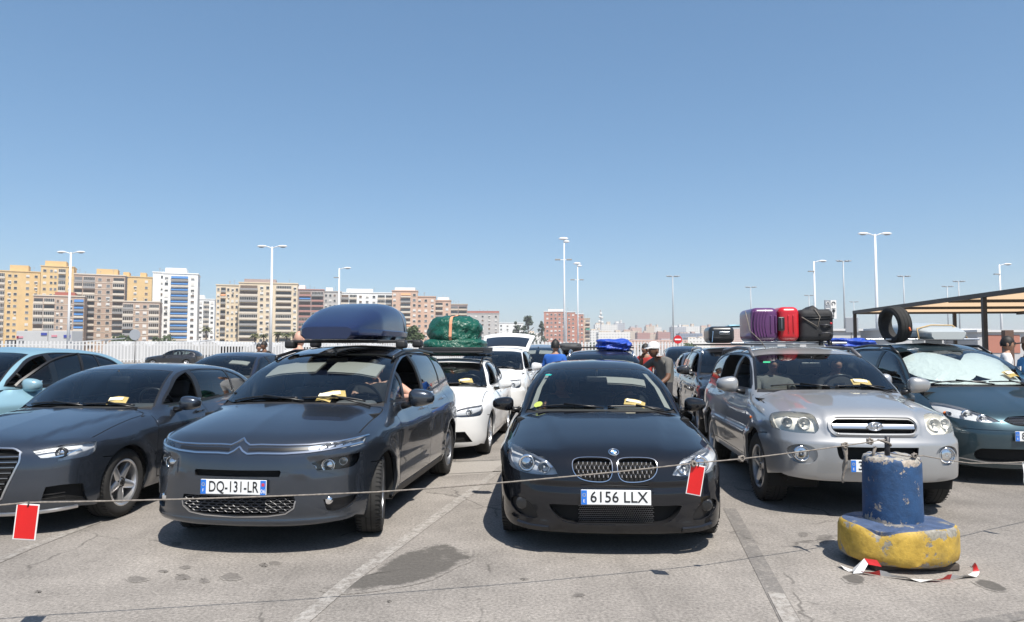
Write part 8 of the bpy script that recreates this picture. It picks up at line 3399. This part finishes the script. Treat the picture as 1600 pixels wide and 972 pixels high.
    if hat:
        kind, mh = hat
        q = MB()
        if kind == 'cap':
            q.lathe([(.090, .03), (.091, .06), (.080, .11), (.05, .138), (0, .146)], 24, 'z')
            q.v = [(x, y * 1.15, z) for x, y, z in q.v]
            q.add([(-.075, -.085, .036), (-.05, -.165, .022), (.05, -.165, .022), (.075, -.085, .036), (-.075, -.085, .046), (-.05, -.165, .030), (.05, -.165, .030), (.075, -.085, .046)],
                  [(0, 1, 2, 3), (7, 6, 5, 4), (0, 4, 5, 1), (1, 5, 6, 2), (2, 6, 7, 3)])
        else:
            q.lathe([(.165, .035), (.17, .045), (.10, .055), (.092, .06), (.086, .13), (.06, .150), (0, .145)], 28, 'z')
            q.v = [(x, y * 1.1, z + .02 * (abs(x) / .17) ** 2 * (1 if z < .06 else 0)) for x, y, z in q.v]
        q.v = [tuple(hc + hrot @ Vector(v)) for v in q.v]
        q.build('hat', mh, o, smooth=True)
    if extra:
        extra(o, J)
    return o


def at_px(px, D):
    return ((px - 800) / FPX * D, D, 0)


C_BLUE = mat('shirt_blue', (.02, .11, .42), .85)
C_GREY = mat('shirt_grey', (.13, .125, .115), .9, noise=.15)
C_RED = mat('shirt_red', (.50, .05, .04), .85)
C_WHITE = mat('shirt_white', (.74, .74, .74), .85)
C_SKYB = mat('shirt_sky_blue', (.16, .45, .75), .8)
C_DKT = mat('trousers_dark', (.03, .032, .04), .9)
C_JEAN = mat('trousers_jeans', (.06, .09, .15), .9)
C_BLK = mat('shirt_black', (.02, .02, .022), .9)
person('person', 'man in a blue shirt standing by the silver van, seen from behind', at_px(867, 13.2), math.radians(150), 'tan', C_BLUE, C_JEAN, hgt=1.72, look=.2)
person('person', 'man in grey with a white cap, hand raised to his face', at_px(1036, 11.8), math.radians(-62), 'dark', C_GREY, C_DKT, hgt=1.74, hair=False, hat=('cap', M_TAGW), sleeve=.75,
       pose=dict(pelvis=(0, .12, .93), spine=(0, .08, 1.12), chest=(0, -.02, 1.29), neck=(0, -.12, 1.42), head=(0, -.20, 1.545), sh_r=(.18, -.05, 1.37), sh_l=(-.18, -.05, 1.37),
                 el_l=(-.27, -.30, 1.20), wr_l=(-.10, -.36, 1.41), el_r=(.26, -.12, 1.10), wr_r=(.22, -.30, .98)))
person('person', 'man in a red shirt behind the man with the white cap', at_px(1009, 15.5), math.radians(-40), 'tan', C_RED, C_DKT, hgt=1.66, look=-.4)
person('person', 'man in a white shirt with sunglasses by the teal carrier', at_px(1571, 11.6), math.radians(62), 'tan', C_WHITE, C_DKT, hgt=1.755, glasses=True)


def stripes(o, J):
    for sx in (-.075, .0, .075):
        MB().tube([(sx, -.125, 1.00), (sx, -.130, 1.18), (sx * .9, -.122, 1.36)], .016, 6).build('shirt_stripe', C_WHITE, o)
        MB().tube([(sx, .125, 1.00), (sx, .128, 1.18), (sx * .9, .122, 1.36)], .016, 6).build('shirt_stripe', C_WHITE, o)


person('person', 'man in a sky blue striped shirt and brown hat, right edge', at_px(1604, 9.9), math.radians(75), 'dark', C_SKYB, C_DKT, hgt=1.70, hair=False, hat=('brim', mat('hat_brown', (.07, .045, .035), .8)), extra=stripes)
person('person', 'left one of two dark haired people behind the navy saloon', at_px(405, 21.5), math.radians(20), 'tan', C_BLK, C_DKT, hgt=1.70)
person('person', 'right one of two dark haired people behind the navy saloon', at_px(414, 20.5), math.radians(-30), 'dark', C_BLK, C_DKT, hgt=1.76)
person('person', 'bald man in white behind the people carrier roof bars', at_px(467, 10.6), math.radians(170), 'pale', C_WHITE, C_JEAN, hgt=1.82, hair=False)


def vest(o, J):
    q = MB()
    n = 20
    for z, rx, ry in ((.95, .185, .145), (1.10, .18, .14), (1.25, .19, .145), (1.36, .185, .13), (1.43, .13, .10)):
        q.v += [(rx * math.cos(2 * math.pi * k / n), ry * math.sin(2 * math.pi * k / n), z) for k in range(n)]
    q.f = [(a * n + k, a * n + (k + 1) % n, (a + 1) * n + (k + 1) % n, (a + 1) * n + k) for a in range(4) for k in range(n)]
    v = q.build('safety_vest', mat('vest_lime', (.48, .80, .06), .7), o, smooth=True)
    MB().lathe([(.19, 1.12), (.191, 1.165)], n, 'z').build('reflective_band', mat('vest_band', (.7, .72, .74), .3), v)


person('person', 'child in a lime safety vest behind the slate hatchback', at_px(338, 12.0), math.radians(40), 'dark', C_GREY, C_JEAN, hgt=1.22, extra=vest)

SEATED = dict(pelvis=(0, 0, .10), spine=(0, .06, .28), chest=(0, .09, .47), neck=(0, .10, .63), head=(0, .065, .775), sh_r=(.18, .09, .56), sh_l=(-.18, .09, .56),
              el_r=(.24, -.05, .34), wr_r=(.17, -.30, .38), el_l=(-.24, -.05, .34), wr_l=(-.17, -.30, .38),
              hip_r=(.10, -.02, .10), kn_r=(.13, -.46, .16), an_r=(.13, -.62, -.22), toe_r=(.13, -.80, -.24), hip_l=(-.10, -.02, .10), kn_l=(-.13, -.46, .16), an_l=(-.13, -.62, -.22), toe_l=(-.13, -.80, -.24))


def occupant(b, S, sx, label, skin, top, pose=None, hair=True, dz=0.0, hgt=1.72, sleeve=.62):
    p = dict(SEATED)
    p.update(pose or {})
    w = b.M @ Vector((sx, S.get('seat_y', S['cowl_y'] + 1.25) + .02, S.get('seat_z', .30) + .13 + dz))
    return person('person', label, w, b.yaw, skin, top, C_DKT, pose=p, hgt=hgt, hair=hair, sleeve=sleeve, group='people sitting in the cars')


occupant(B_BMW, S_BMW, .37, 'driver behind the wheel of the black saloon', 'tan', C_BLK)
occupant(B_BMW, S_BMW, -.37, 'passenger in the black saloon resting an arm on the dashboard', 'tan', C_GREY,
         dict(el_l=(-.22, -.22, .42), wr_l=(-.20, -.50, .52)))
occupant(B_CIT, S_CIT, .38, 'driver of the grey people carrier with an elbow out of the window', 'pale', C_BLK,
         dict(sh_r=(.21, .08, .61), el_r=(.50, -.03, .46), wr_r=(.36, -.25, .50)), dz=.04, sleeve=.3)
occupant(B_HYU, S_HYU, .37, 'driver of the silver off-roader', 'tan', C_BLK)
occupant(B_HYU, S_HYU, -.37, 'passenger in the silver off-roader', 'tan', C_GREY)


# ------------------------------------------------------------------ sea haze over the port
hz = MB().bbox(-2500, 2500, -70, 2700, -1.0, 75).build('haze', None)
hz['kind'] = 'stuff'
hm = bpy.data.materials.new('haze')
hm.use_nodes = True
hm.node_tree.nodes.clear()
ho = hm.node_tree.nodes.new('ShaderNodeOutputMaterial')
hv = hm.node_tree.nodes.new('ShaderNodeVolumePrincipled')
hv.inputs['Color'].default_value = (.97, .98, 1, 1)
hv.inputs['Density'].default_value = .00030
hv.inputs['Anisotropy'].default_value = 0.0
hm.node_tree.links.new(hv.outputs[0], ho.inputs['Volume'])
hz.data.materials.append(hm)
